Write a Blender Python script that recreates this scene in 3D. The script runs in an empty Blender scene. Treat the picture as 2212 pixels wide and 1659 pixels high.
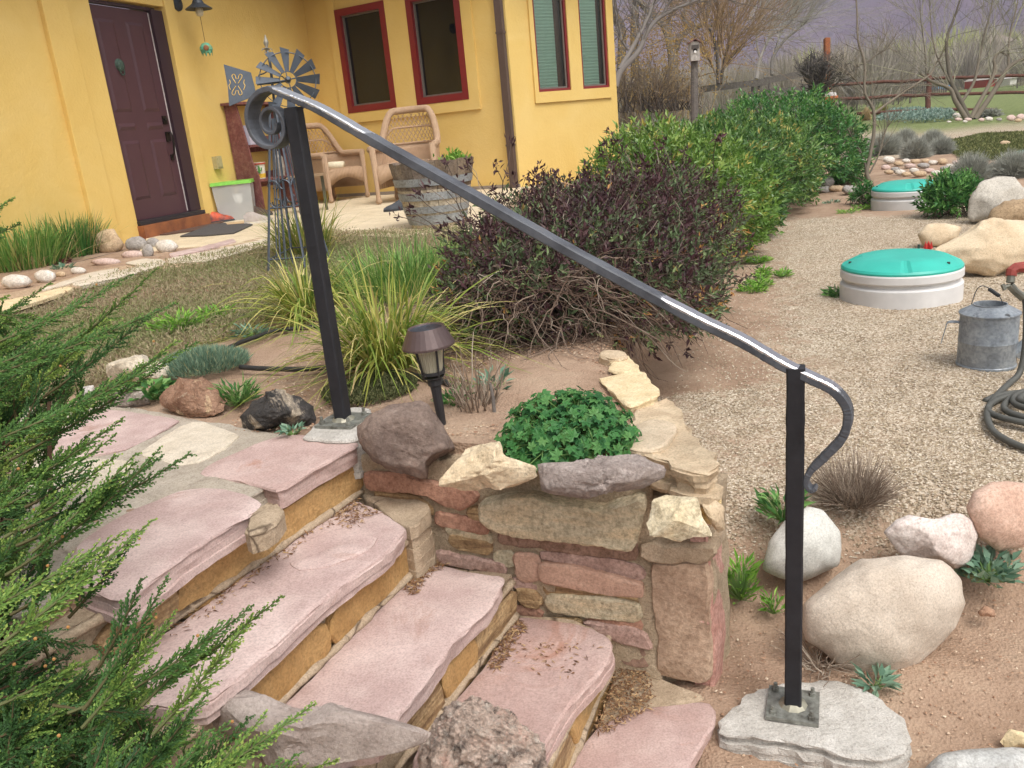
import bpy, bmesh, math, random
import numpy as np
from mathutils import Vector, Matrix, noise
from mathutils.geometry import delaunay_2d_cdt

# ---------------------------------------------------------------- camera, world, sun, exposure
SC = bpy.context.scene
COL = SC.collection
PW, PH, FPX = 2212.0, 1659.0, 1800.0          # survey picture size and focal length in its pixels
PITCH, ROLL, EYE = math.radians(17.0), math.radians(5.5), 0.80
CAMP = np.array([0.0, 0.0, EYE])
CF = np.array([0.0, math.cos(PITCH), -math.sin(PITCH)])
_r0 = np.array([1.0, 0, 0]); _u0 = np.array([0, math.sin(PITCH), math.cos(PITCH)])
CR = math.cos(ROLL) * _r0 - math.sin(ROLL) * _u0
CU = math.cos(ROLL) * _u0 + math.sin(ROLL) * _r0
cd = bpy.data.cameras.new('camera'); cam = bpy.data.objects.new('camera', cd); COL.objects.link(cam)
cd.sensor_width = 36.0; cd.lens = 36.0 * FPX / PW; cd.clip_start = 0.05; cd.clip_end = 3000
cam.matrix_world = Matrix([[CR[0], CU[0], -CF[0], CAMP[0]], [CR[1], CU[1], -CF[1], CAMP[1]],
                           [CR[2], CU[2], -CF[2], CAMP[2]], [0, 0, 0, 1]])
SC.camera = cam
SUN_EL, SUN_AZ = math.radians(58), math.radians(150)      # high, veiled by cloud, behind the camera to the right
wd = bpy.data.worlds.new('World'); SC.world = wd; wd.use_nodes = True
wn = wd.node_tree.nodes; wl = wd.node_tree.links
sky = wn.new('ShaderNodeTexSky'); sky.sky_type = 'NISHITA'; sky.sun_disc = False
sky.sun_elevation = SUN_EL; sky.sun_rotation = SUN_AZ; sky.dust_density = 4.0; sky.air_density = 1.2; sky.ozone_density = 1.0
hs = wn.new('ShaderNodeHueSaturation'); hs.inputs['Saturation'].default_value = 0.22
bg = wn['Background']; bg.inputs['Strength'].default_value = 0.15
wl.new(sky.outputs[0], hs.inputs['Color']); wl.new(hs.outputs[0], bg.inputs['Color'])
sl = bpy.data.lights.new('sun', 'SUN'); sl.energy = 1.2; sl.angle = math.radians(28); sl.color = (1.0, 0.96, 0.9)
so = bpy.data.objects.new('sun', sl); COL.objects.link(so)
sdir = Vector((math.sin(SUN_AZ) * math.cos(SUN_EL), math.cos(SUN_AZ) * math.cos(SUN_EL), math.sin(SUN_EL)))
so.rotation_euler = sdir.to_track_quat('Z', 'Y').to_euler(); so.location = (0, 0, 20)
vs = SC.view_settings
vs.view_transform = 'Standard'; vs.look = 'None'; vs.exposure = 0.48; vs.gamma = 1.0; vs.use_curve_mapping = False

# ---------------------------------------------------------------- survey helpers
def ray(x, y): return CF + CR * (x - PW / 2) / FPX - CU * (y - PH / 2) / FPX
def G(x, y, z=0.0):
    d = ray(x, y); return CAMP + d * (z - EYE) / d[2]
def low_z_(p):
    return float(low_z(np.array([p[0]]), np.array([p[1]]))[0])
def GL(x, y):
    z = -.42
    for _ in range(12): p = G(x, y, z); z = .5 * z + .5 * low_z_(p)
    return G(x, y, z)
def D(x, y, k): return CAMP + ray(x, y) * k
def onplane(x, y, P, n):
    d = ray(x, y); return CAMP + d * ((np.asarray(P) - CAMP) @ n) / (d @ n)
def depth(p): return float((np.asarray(p) - CAMP) @ CF)
def px_size(p): return depth(p) / FPX
def zat(base, y):                       # height over a ground point that shows at picture row y
    lo, hi = -4.0, EYE + 1.5 * base[1]
    for _ in range(50):
        m = (lo + hi) / 2; v = np.array([base[0], base[1], m]) - CAMP
        if PH / 2 - FPX * (v @ CU) / (v @ CF) > y: lo = m
        else: hi = m
    return m
def conv(ox, oy, w, zw):                # enlarged-view coordinates to survey pixels
    s = w / zw; k = PW / 2500.0
    return lambda pts: [((ox + a * s) * k, (oy + b * s) * k) for a, b in pts]
r1 = conv(0, 600, 900, 2212); r2 = conv(0, 1200, 900, 2212); r3 = conv(700, 700, 1100, 2212)
r4 = conv(800, 1150, 1000, 2212); r5 = conv(1600, 1100, 900, 1927); r6 = conv(1700, 500, 800, 2212)
q1 = conv(0, 0, 840, 2177); q2 = conv(780, 0, 840, 2177); q3 = conv(1460, 0, 1040, 2212)
s1 = conv(520, 60, 680, 2089); s2 = conv(500, 500, 800, 2212); s3 = conv(2100, 480, 400, 990)
s4 = conv(1100, 350, 800, 2212); s5 = conv(1480, 0, 520, 2212); s6 = conv(1980, 0, 520, 2212)

# ---------------------------------------------------------------- objects
OFF = {}
def thing(name, label, cat, loc, group=None):
    o = bpy.data.objects.new(name, None); COL.objects.link(o); o.empty_display_size = 0.1
    o.location = [float(v) for v in loc]; OFF[o.name] = np.array(loc, float)
    o['label'] = label; o['category'] = cat
    if group: o['group'] = group
    return o
def tag(o, label, cat, group=None):
    o['label'] = label; o['category'] = cat
    if group: o['group'] = group
    return o
def setting(o): o['kind'] = 'structure'; return o
def stuff(o, label=None, cat=None):
    o['kind'] = 'stuff'
    if label: o['label'] = label; o['category'] = cat
    return o
def mesh_fast(name, V, faces, tint=None, smooth=False):
    V = np.ascontiguousarray(V, dtype=np.float32)
    me = bpy.data.meshes.new(name); me.vertices.add(len(V)); me.vertices.foreach_set('co', V.ravel())
    idx = []; starts = []; n0 = 0
    for F in faces:
        F = np.asarray(F, dtype=np.int32)
        if F.size == 0: continue
        starts.append(n0 + np.arange(len(F)) * F.shape[1]); idx.append(F.ravel()); n0 += F.size
    idx = np.concatenate(idx); starts = np.concatenate(starts)
    me.loops.add(len(idx)); me.loops.foreach_set('vertex_index', idx.astype(np.int32))
    me.polygons.add(len(starts)); me.polygons.foreach_set('loop_start', starts.astype(np.int32))
    me.polygons.foreach_set('use_smooth', np.full(len(starts), bool(smooth), dtype=bool))
    me.update(calc_edges=True); me.validate()
    if tint is not None:
        a = me.attributes.new('tint', 'FLOAT_COLOR', 'POINT')
        t = np.ones((len(V), 4), np.float32); tint = np.asarray(tint, np.float32)
        if tint.ndim == 1: t[:, :3] = tint[:, None]
        else: t[:, :tint.shape[1]] = tint
        a.data.foreach_set('color', t.ravel())
    return me
def place(name, me, mat, parent=None, origin=None):
    o = bpy.data.objects.new(name, me); COL.objects.link(o)
    if mat is not None: me.materials.append(mat)
    if parent is not None: o.parent = parent; OFF[o.name] = OFF[parent.name]
    return o
def build(name, V, faces, mat, parent=None, tint=None, smooth=False, origin=None):
    """one mesh object; V in world coordinates"""
    V = np.asarray(V, float)
    if parent is not None: off = OFF[parent.name]
    else:
        off = np.asarray(origin, float) if origin is not None else np.array([V[:, 0].mean(), V[:, 1].mean(), V[:, 2].min()])
    o = place(name, mesh_fast(name, V - off, faces, tint, smooth), mat, parent)
    if parent is None: o.location = off.tolist(); OFF[o.name] = off
    return o
def build_py(name, V, F, mat, parent=None, smooth=False, origin=None, tint=None):
    by = {}
    for f in F: by.setdefault(len(f), []).append(f)
    return build(name, V, [np.array(v) for v in by.values()], mat, parent, tint, smooth, origin)
class MB:
    """collects pieces of one part"""
    def __init__(s): s.V = []; s.F = {}; s.T = []; s.n = 0
    def add(s, V, F, t=None):
        V = np.asarray(V, float).reshape(-1, 3)
        for f in F:
            f = np.asarray(f)
            if f.size == 0: continue
            s.F.setdefault(f.shape[1], []).append(f + s.n)
        s.V.append(V)
        if t is None: t = np.ones((len(V), 3))
        t = np.asarray(t, float)
        if t.ndim == 0: t = np.full((len(V), 3), float(t))
        if t.ndim == 1: t = np.repeat(t[:, None], 3, 1)
        s.T.append(t); s.n += len(V); return s
    def box(s, c, ax, ay, az, t=None):
        """centre and three half-axis vectors"""
        c, ax, ay, az = [np.asarray(v, float) for v in (c, ax, ay, az)]
        V = [c + i * ax + j * ay + k * az for k in (-1, 1) for j in (-1, 1) for i in (-1, 1)]
        return s.add(V, [np.array([[0, 2, 3, 1], [4, 5, 7, 6], [0, 1, 5, 4], [2, 6, 7, 3], [0, 4, 6, 2], [1, 3, 7, 5]])], t)
    def tube(s, pts, rad, k=6, cap=True, t=None):
        V, F = tube(pts, rad, k, cap); return s.add(V, F, t)
    def lathe(s, c, prof, k=24, axis=None, t=None, close=True):
        V, F = lathe(c, prof, k, axis, close); return s.add(V, F, t)
    def build(s, name, mat, parent=None, smooth=False, origin=None, tint=False):
        V = np.concatenate(s.V); F = [np.concatenate(v) for v in s.F.values()]
        return build(name, V, F, mat, parent, np.concatenate(s.T) if tint else None, smooth, origin)
def frames(P):
    T = np.gradient(P, axis=0); T /= np.linalg.norm(T, axis=1)[:, None] + 1e-12
    n = np.cross(T[0], [0, 0, 1.0])
    if np.linalg.norm(n) < 1e-3: n = np.cross(T[0], [0, 1.0, 0])
    n /= np.linalg.norm(n); N = [n]
    for i in range(1, len(P)):
        n = n - T[i] * (n @ T[i]); n /= np.linalg.norm(n) + 1e-12; N.append(n)
    N = np.array(N); return T, N, np.cross(T, N)
def tube(pts, rad, k=6, cap=True):
    P = np.asarray(pts, float); n = len(P); R = np.broadcast_to(np.asarray(rad, float), (n,))
    T, N, B = frames(P); a = np.arange(k) * 2 * np.pi / k
    V = P[:, None, :] + R[:, None, None] * (np.cos(a)[None, :, None] * N[:, None, :] + np.sin(a)[None, :, None] * B[:, None, :])
    V = V.reshape(-1, 3); i = np.arange(n - 1)[:, None] * k; j = np.arange(k)[None, :]; j2 = (j + 1) % k
    F = [np.stack([i + j, i + j2, i + k + j2, i + k + j], -1).reshape(-1, 4)]
    if cap and k > 2: F += [np.arange(k)[::-1][None, :], (np.arange(k) + (n - 1) * k)[None, :]]
    return V, F
def bar(pts, w, h, up, ch=0.25):
    """rectangular bar with chamfered edges along a polyline; w across (perp to up), h along the frame's up"""
    P = np.asarray(pts, float); n = len(P); T = np.gradient(P, axis=0); T /= np.linalg.norm(T, axis=1)[:, None]
    up = np.broadcast_to(np.asarray(up, float), (n, 3)); S = np.cross(T, up); S /= np.linalg.norm(S, axis=1)[:, None]
    Uv = np.cross(S, T); w = np.broadcast_to(w, (n,)); h = np.broadcast_to(h, (n,))
    pr = []
    for (sx, sy, cx, cy) in ((1, 1, ch, 0), (1, 1, 0, ch), (1, -1, 0, ch), (1, -1, ch, 0), (-1, -1, ch, 0), (-1, -1, 0, ch), (-1, 1, 0, ch), (-1, 1, ch, 0)):
        m = np.minimum(w, h)
        pr.append(P + S * (sx * (w - cx * m) / 2)[:, None] + Uv * (sy * (h - cy * m) / 2)[:, None])
    V = np.stack(pr, 1).reshape(-1, 3); k = 8
    i = np.arange(n - 1)[:, None] * k; j = np.arange(k)[None, :]; j2 = (j + 1) % k
    F = [np.stack([i + j2, i + j, i + k + j, i + k + j2], -1).reshape(-1, 4), np.arange(k)[None, :], (np.arange(k)[::-1] + (n - 1) * k)[None, :]]
    return V, F
def lathe(c, prof, k=24, axis=None, close=True):
    c = np.asarray(c, float); ax = np.array([0, 0, 1.0]) if axis is None else np.asarray(axis, float) / np.linalg.norm(axis)
    n = np.cross(ax, [1.0, 0, 0]); n = np.cross(ax, [0, 1.0, 0]) if np.linalg.norm(n) < .1 else n
    n /= np.linalg.norm(n); b = np.cross(ax, n); a = np.arange(k) * 2 * np.pi / k
    V = np.concatenate([c + ax * z + r * (np.cos(a)[:, None] * n + np.sin(a)[:, None] * b) for r, z in prof])
    m = len(prof); i = np.arange(m - 1)[:, None] * k; j = np.arange(k)[None, :]; j2 = (j + 1) % k
    F = [np.stack([i + j, i + j2, i + k + j2, i + k + j], -1).reshape(-1, 4)]
    if close: F += [np.arange(k)[::-1][None, :], (np.arange(k) + (m - 1) * k)[None, :]]
    return V, F
def tubes(P, R, k=4):
    """many tubes at once: P (M,N,3), R (M,N)"""
    M, N, _ = P.shape; T = np.gradient(P, axis=1); T /= np.linalg.norm(T, axis=2)[..., None] + 1e-12
    ref = np.where(np.abs(T[:, :1, 2:3]) > .9, np.array([1.0, 0, 0]), np.array([0, 0, 1.0]))
    n = np.cross(T, np.broadcast_to(ref, T.shape)); n /= np.linalg.norm(n, axis=2)[..., None] + 1e-12; b = np.cross(T, n)
    a = np.arange(k) * 2 * np.pi / k
    V = P[:, :, None, :] + R[:, :, None, None] * (np.cos(a)[:, None] * n[:, :, None, :] + np.sin(a)[:, None] * b[:, :, None, :])
    m = np.arange(M)[:, None, None] * N * k; i = np.arange(N - 1)[None, :, None] * k; j = np.arange(k)[None, None, :]; j2 = (j + 1) % k
    F = np.stack([m + i + j, m + i + j2, m + i + k + j2, m + i + k + j], -1).reshape(-1, 4)
    return V.reshape(-1, 3), [F]
def ribbons(P, Wd, S):
    """many blades: P (M,N,3), Wd (M,N), S (M,3) sideways"""
    M, N, _ = P.shape; S = S[:, None, :] * Wd[..., None] / 2
    V = np.stack([P - S, P + S], 2).reshape(-1, 3)
    m = np.arange(M)[:, None] * N * 2; i = np.arange(N - 1)[None, :] * 2
    F = np.stack([m + i, m + i + 1, m + i + 3, m + i + 2], -1).reshape(-1, 4)
    return V, [F]
def unit(v): return v / (np.linalg.norm(v, axis=-1)[..., None] + 1e-12)
def leaves(P, Dr, Nn, L, Wd, fold=.25):
    """folded lance leaves: P base, Dr direction, Nn normal"""
    Dr = unit(Dr); S = unit(np.cross(Dr, Nn)); Nn = np.cross(S, Dr); L = L[:, None]; Wd = Wd[:, None]
    m = P + Dr * L * .45
    V = np.stack([P, m - S * Wd / 2 + Nn * Wd * fold, P + Dr * L - Nn * L * .08, m + S * Wd / 2 + Nn * Wd * fold], 1).reshape(-1, 3)
    i = np.arange(len(P))[:, None] * 4
    return V, [np.concatenate([i + np.array([[0, 1, 2]]), i + np.array([[0, 2, 3]])])]

# ---------------------------------------------------------------- materials
def srgb(h):
    if isinstance(h, str): h = tuple(int(h[i:i + 2], 16) / 255 for i in (0, 2, 4))
    else: h = tuple(v / 255 for v in h)
    return tuple(((c + .055) / 1.055) ** 2.4 if c > .04045 else c / 12.92 for c in h) + (1.0,)
SRGB = srgb
GAIN = {'red_wallstone': 1.1, 'salmon_wallstone': 1.0, 'dark_brown_wallstone': 1.3, 'grey_green_wallstone': 1.3, 'purple_wallstone': 1.3, 'wall_mortar': 1.3, 'tan_layered_stone': 1.25, 'rust_pillar_stone': 1.15,
        'pink_flank_stone': 1.3, 'stair_mortar': 1.15, 'dark_brown_boulder': 1.2, 'mauve_grey_rock': 1.2, 'brown_cream_rock': 1.15, 'conglomerate': 1.15}        # how pale each stone is next to its survey colour
class Mt:
    def __init__(s, name, rough=.8, metal=0.0, spec=.5):
        s.m = bpy.data.materials.new(name); s.m.use_nodes = True; s.t = s.m.node_tree; s.N = s.t.nodes; s.L = s.t.links
        s.b = s.N['Principled BSDF']; s.b.inputs['Roughness'].default_value = rough; s.b.inputs['Metallic'].default_value = metal
        s.b.inputs['Specular IOR Level'].default_value = spec
        s.co = None
    def coords(s, kind='Object', scale=None):
        tc = s.N.new('ShaderNodeTexCoord'); o = tc.outputs[kind]
        if scale is not None:
            mp = s.N.new('ShaderNodeMapping'); mp.inputs['Scale'].default_value = scale; s.L.new(o, mp.inputs[0]); o = mp.outputs[0]
        return o
    def noise(s, scale, detail=6, rough=.6, co=None, dist=0.0):
        n = s.N.new('ShaderNodeTexNoise'); n.inputs['Scale'].default_value = scale; n.inputs['Detail'].default_value = detail
        n.inputs['Roughness'].default_value = rough; n.inputs['Distortion'].default_value = dist
        s.L.new(co if co is not None else s.coords(), n.inputs['Vector']); return n.outputs['Fac']
    def voro(s, scale, feature='F1', out='Distance', co=None):
        n = s.N.new('ShaderNodeTexVoronoi'); n.feature = feature; n.inputs['Scale'].default_value = scale
        s.L.new(co if co is not None else s.coords(), n.inputs['Vector']); return n.outputs[out]
    def ramp(s, fac, stops, interp='LINEAR'):
        r = s.N.new('ShaderNodeValToRGB'); r.color_ramp.interpolation = interp; e = r.color_ramp.elements
        while len(e) < len(stops): e.new(.5)
        for k, (p, c) in enumerate(stops): e[k].position = p; e[k].color = c if len(c) == 4 else tuple(c) + (1,)
        s.L.new(fac, r.inputs[0]); return r.outputs[0]
    def mix(s, fac, a, b, mode='MIX'):
        m = s.N.new('ShaderNodeMix'); m.data_type = 'RGBA'; m.blend_type = mode
        for sock, v in ((m.inputs[0], fac), (m.inputs[6], a), (m.inputs[7], b)):
            if isinstance(v, bpy.types.NodeSocket): s.L.new(v, sock)
            else: sock.default_value = v
        return m.outputs[2]
    def attr(s, name='tint'):
        a = s.N.new('ShaderNodeAttribute'); a.attribute_name = name; return a.outputs['Color']
    def color(s, c):
        if isinstance(c, bpy.types.NodeSocket): s.L.new(c, s.b.inputs['Base Color'])
        else: s.b.inputs['Base Color'].default_value = c
        return s
    def bump(s, h, strength=.4, dist=.01, prev=None):
        b = s.N.new('ShaderNodeBump'); b.inputs['Strength'].default_value = strength; b.inputs['Distance'].default_value = dist
        s.L.new(h, b.inputs['Height'])
        if prev is not None: s.L.new(prev, b.inputs['Normal'])
        s.L.new(b.outputs[0], s.b.inputs['Normal']); return b.outputs[0]
MATS = {}
def rock(key, c1, c2, c3=None, scale=6, fine=60, bump=.5, dist=.01, rough=.9, stain=None, layers=None, lo=.35, hi=.65, speck=.45, crack=None, mott=1.0):
    """stone: two body colours, fine speckle c3, optional stain with its own patches, optional bedding layers along z"""
    if key in MATS: return MATS[key]
    gain = GAIN.get(key, 1.0); srgb = lambda h: tuple(min(.93, v * gain) for v in SRGB(h)[:3]) + (1.0,)
    M = Mt(key, rough, 0, .3); co = M.coords(); scale *= 3.0
    col = M.ramp(M.noise(scale, 8, .62, co, .3), [(lo, srgb(c1)), (hi, srgb(c2))])
    if stain: col = M.mix(M.ramp(M.noise(scale * .5, 9, .7, co, .6), [(stain[1], (0, 0, 0, 1)), (stain[1] + .09, (1, 1, 1, 1))]), col, srgb(stain[0]))
    if layers:
        lc = M.coords('Object', (3, 3, layers[1])); col = M.mix(M.ramp(M.noise(1.5, 4, .6, lc), [(.42, (0, 0, 0, 1)), (.62, (1, 1, 1, 1))]), col, srgb(layers[0]))
    f = M.noise(fine, 6, .7, co)
    if c3: col = M.mix(M.ramp(f, [(speck, (0, 0, 0, 1)), (speck + .2, (.8, .8, .8, 1))]), col, srgb(c3))
    col = M.mix(1.0, col, M.ramp(M.noise(fine * 2.3, 3, .6, co), [(.25, (.70, .70, .70, 1)), (.5, (.98, .98, .98, 1)), (.75, (1.16, 1.16, 1.16, 1))]), 'MULTIPLY')  # random grain tone; its deepened darks also paint in crevice shade
    col = M.mix(mott, col, M.ramp(M.noise(scale * 2.2, 9, .75, co, .4), [(.28, (.78, .77, .76, 1)), (.5, (1, 1, 1, 1)), (.75, (1.1, 1.1, 1.1, 1))]), 'MULTIPLY')
    if crack:
        nd = M.N.new('ShaderNodeTexNoise'); nd.inputs['Scale'].default_value = 5; nd.inputs['Detail'].default_value = 6; M.L.new(co, nd.inputs['Vector'])
        wv_ = M.mix(.10, co, nd.outputs['Color']); vo = M.N.new('ShaderNodeTexVoronoi'); vo.feature = 'DISTANCE_TO_EDGE'; vo.inputs['Scale'].default_value = crack[1]; M.L.new(wv_, vo.inputs['Vector'])
        msk = M.ramp(M.noise(crack[1] * .8, 3, .5, co), [(.45, (0, 0, 0, 1)), (.55, (1, 1, 1, 1))]); ln = M.ramp(vo.outputs['Distance'], [(.0, (1, 1, 1, 1)), (crack[2], (0, 0, 0, 1))]); col = M.mix(M.mix(1.0, ln, msk, 'MULTIPLY'), col, srgb(crack[0]))
    M.color(col)
    p = M.bump(M.noise(scale * 1.6, 8, .68, co), bump, dist * 2.2); M.bump(f, min(1.0, bump * 1.2), dist * .8, p)
    MATS[key] = M.m; return M.m
def plain(key, c, rough=.6, metal=0.0, var=.12, scale=30, bump=.1, dist=.002, spec=.5, alt=None):
    if key in MATS: return MATS[key]
    M = Mt(key, rough, metal, spec); co = M.coords(); n = M.noise(scale, 5, .6, co)
    c = srgb(c)
    if alt is None: col = M.ramp(n, [(.3, tuple(v * (1 - var) for v in c[:3]) + (1,)), (.7, tuple(min(1, v * (1 + var)) for v in c[:3]) + (1,))])
    else: col = M.ramp(n, [(.35, c), (.65, srgb(alt))])
    M.color(col)
    if bump: M.bump(M.noise(scale * 3, 4, .6, co), bump, dist)
    MATS[key] = M.m; return M.m
def leafm(key, stops, rough=.5, trans=.25, spec=.3):
    """foliage: the colour of each leaf is picked along a ramp by its own random tint"""
    if key in MATS: return MATS[key]
    M = Mt(key, rough, 0, spec)
    sep = M.N.new('ShaderNodeSeparateColor'); M.L.new(M.attr(), sep.inputs[0])
    c = M.ramp(sep.outputs[0], [(p, srgb(x)) for p, x in stops]); M.color(c)
    if trans:
        tr = M.N.new('ShaderNodeBsdfTranslucent'); M.L.new(c, tr.inputs['Color']); mx = M.N.new('ShaderNodeMixShader')
        mx.inputs[0].default_value = trans; out = M.N['Material Output']
        M.L.new(M.b.outputs[0], mx.inputs[1]); M.L.new(tr.outputs[0], mx.inputs[2]); M.L.new(mx.outputs[0], out.inputs['Surface'])
    MATS[key] = M.m; return M.m

# ---------------------------------------------------------------- stones
def nz(p, s, seed=0.0, oct=4): return noise.fractal(Vector((p[0] * s + seed, p[1] * s - seed * .7, p[2] * s + seed * 1.3)), .9, 2.1, oct)
def stone(name, pts, nrm, thick, mat, parent=None, rough=.004, face=.004, seg=.03, grid=.05, seed=None, layer=.006, origin=None, slope=0.0, grow=0.0):
    """a flat-faced stone: pts = outline of the face in 3D, nrm = outward normal, thick = how far it goes back"""
    rs = np.random.RandomState(seed if seed is not None else (len(bpy.data.objects) * 7 % 9973))
    P = np.array(pts, float); nrm = np.asarray(nrm, float); nrm = nrm / np.linalg.norm(nrm)
    u = np.cross([0, 0, 1.0], nrm)
    if np.linalg.norm(u) < .2: u = np.array([1.0, 0, 0])
    u /= np.linalg.norm(u); v = np.cross(nrm, u); c = P.mean(0)
    q = np.stack([(P - c) @ u, (P - c) @ v, (P - c) @ nrm], 1)
    if np.sum(q[:, 0] * np.roll(q[:, 1], -1) - np.roll(q[:, 0], -1) * q[:, 1]) < 0: q = q[::-1]
    out = []
    for i in range(len(q)):
        a, b = q[i], q[(i + 1) % len(q)]; m = max(1, int(np.linalg.norm(b - a) / seg))
        for k in range(m): out.append(a + (b - a) * k / m)
    q = np.array(out); n = len(q)
    # corners rounded a little, then a ragged edge
    q = .25 * np.roll(q, 1, 0) + .5 * q + .25 * np.roll(q, -1, 0)
    t = np.roll(q, -1, 0) - np.roll(q, 1, 0); o2 = np.stack([t[:, 1], -t[:, 0]], 1); o2 /= np.linalg.norm(o2, axis=1)[:, None] + 1e-9
    sd = rs.rand() * 50
    jag = np.array([nz((a[0], a[1], 0), 22, sd) for a in q]) * rough * 1.6 + rs.randn(n) * rough * .35
    q[:, :2] += o2 * jag[:, None]
    ring = [(-.012, 0.0), (-.001, -.003), (0.0, -.008)]
    lv = max(2, int(thick / .02)); lv = min(lv, 6)
    for k in range(1, lv + 1):                      # split strata: each layer steps in or out a little
        o_k = rs.uniform(-1, .35) * layer - slope * k / lv; za = -.009 - (thick - .010) * (k - 1) / lv; zb_ = -.010 - (thick - .010) * k / lv
        ring += [(o_k, za - .0008), (o_k, zb_ + .0005)]
    V = []
    q[:, :2] += o2 * grow
    ins = q[:, :2] - o2 * min(.007, np.ptp(q[:, :2], axis=0).min() * .1)
    # inner grid
    mn, mx = ins.min(0), ins.max(0); gp = []
    g = max(grid, np.ptp(ins, axis=0).max() / 40)
    for x in np.arange(mn[0] + g * .6, mx[0] - g * .3, g):
        for y in np.arange(mn[1] + g * .6, mx[1] - g * .3, g):
            gp.append((x + rs.uniform(-.3, .3) * g, y + rs.uniform(-.3, .3) * g))
    allp = [Vector(p) for p in ins.tolist()] + [Vector(p) for p in gp]
    r = delaunay_2d_cdt(allp, [(i, (i + 1) % n) for i in range(n)], [], 1, 1e-5)
    vv = np.array([list(p) for p in r[0]]); orig = r[3]
    hz = np.array([nz((p[0], p[1], 0), 7, sd + 3) for p in vv]) * face
    plane = np.linalg.lstsq(np.c_[q[:, :2], np.ones(n)], q[:, 2], rcond=None)[0]
    base = vv @ plane[:2] + plane[2]
    V3 = np.c_[vv, base + hz]; F = [tuple(f) for f in r[2]]
    loop = {}
    for i, og in enumerate(orig):
        for k in og:
            if k < n: loop[k] = i
    prev = [loop.get(k, 0) for k in range(n)]
    VV = [list(p) for p in V3]
    for (o_, zz) in ring[1:]:
        cur = []
        wob = np.array([nz((a[0], a[1], zz * 6), 55, sd + 9) for a in q]) * layer * .45
        for k in range(n):
            p = q[k, :2] + o2[k] * (o_ + wob[k]); cur.append(len(VV)); VV.append([p[0], p[1], q[k, :2] @ plane[:2] + plane[2] + zz])
        for k in range(n):
            k2 = (k + 1) % n
            F.append((prev[k], cur[k], cur[k2])); F.append((prev[k], cur[k2], prev[k2]))
        prev = cur
    F.append(tuple(reversed(prev)))
    VV = np.array(VV); W3 = c + VV[:, :1] * u + VV[:, 1:2] * v + VV[:, 2:3] * nrm
    o = build_py(name, W3, F, mat, parent, origin=origin, smooth=True); o.data.set_sharp_from_angle(angle=math.radians(28)); return o
ICO = {}
def ico(n):
    if n not in ICO:
        bm = bmesh.new(); bmesh.ops.create_icosphere(bm, subdivisions=n, radius=1)
        ICO[n] = (np.array([v.co[:] for v in bm.verts]), np.array([[v.index for v in f.verts] for f in bm.faces])); bm.free()
    return ICO[n]
def boulder(name, label, outline, base, mat, cat='boulder', thick=.8, sub=4, amp=.05, nscale=2.5, facets=0, cut=.72, seed=1, group=None, parent=None, back=.35, smooth=True, fine=.0, sink=0.0, squash=1.0):
    """a rock whose outline was surveyed; base=(x,y,z) picture point where its foot meets ground of height z"""
    rs = np.random.RandomState(seed); ol = np.array(outline, float)
    k = depth(G(*base) if base[2] is not None else GL(*base[:2])); mn, mx = ol.min(0), ol.max(0); c = (mn + mx) / 2; half = (mx - mn) / 2
    Rm = half.mean() * k / FPX; k = k + back * thick * Rm
    d = ol - c; S, F = ico(sub); S = S.copy()
    for i in range(facets):
        nn = unit(rs.randn(3)); h = rs.uniform(cut, cut + .2); e = np.maximum(S @ nn - h, 0); S -= e[:, None] * nn
    if facets: S *= 1.06
    th = np.arctan2(S[:, 1], S[:, 0]); pol = np.arctan2(-d[:, 1], d[:, 0]); rr = np.hypot(d[:, 0], d[:, 1])
    # radial distance to the polygon in each direction
    ang = np.linspace(-np.pi, np.pi, 721); Rg = np.zeros(721)
    for i in range(len(d)):
        a, b = d[i] * [1, -1], d[(i + 1) % len(d)] * [1, -1]
        dx = np.cos(ang); dy = np.sin(ang); ex, ey = b - a; den = dx * ey - dy * ex; den = np.where(np.abs(den) < 1e-9, 1e-9, den)
        t = (a[0] * ey - a[1] * ex) / den; s = (a[0] * dy - a[1] * dx) / den
        Rg = np.maximum(Rg, np.where((t > 0) & (s >= -1e-6) & (s <= 1 + 1e-6), t, 0))
    Rg = np.convolve(np.r_[Rg[-6:-1], Rg, Rg[1:6]], np.ones(5) / 5, 'same')[5:-5]
    rad = np.interp(th, ang, Rg) * k / FPX
    vd = ray(*c); P0 = CAMP + vd * k; vd = vd / np.linalg.norm(vd)
    W = P0 + (S[:, :1] * CR + S[:, 1:2] * CU) * rad[:, None] + S[:, 2:3] * (-vd) * (thick * Rm)
    nn = unit(W - P0); sd = rs.rand() * 100
    disp = np.array([noise.fractal(Vector((s[0] * nscale + sd, s[1] * nscale, s[2] * nscale)), 1.0, 2.0, 5) for s in S]) * amp * Rm
    if fine: disp += np.array([noise.ridged_multi_fractal(Vector((s[0] * 7 + sd, s[1] * 7, s[2] * 7)), .8, 2.0, 5, .8, 2.0) - .8 for s in S]) * fine * Rm
    W = W + nn * disp[:, None]; W[:, 2] -= sink
    o = build(name, W, [F], mat, parent, smooth=True)
    if not smooth: o.data.set_sharp_from_angle(angle=math.radians(24))
    if parent is None: tag(o, label, cat, group)
    return o
def ell(cx, cy, w, h, n=10, seed=0, j=.1):
    rs = np.random.RandomState(seed); return [(cx + w / 2 * math.cos(a) * (1 + rs.uniform(-j, j)), cy - h / 2 * math.sin(a) * (1 + rs.uniform(-j, j))) for a in np.arange(n) * 2 * math.pi / n]
UP = np.array([0, 0, 1.0])
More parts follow.
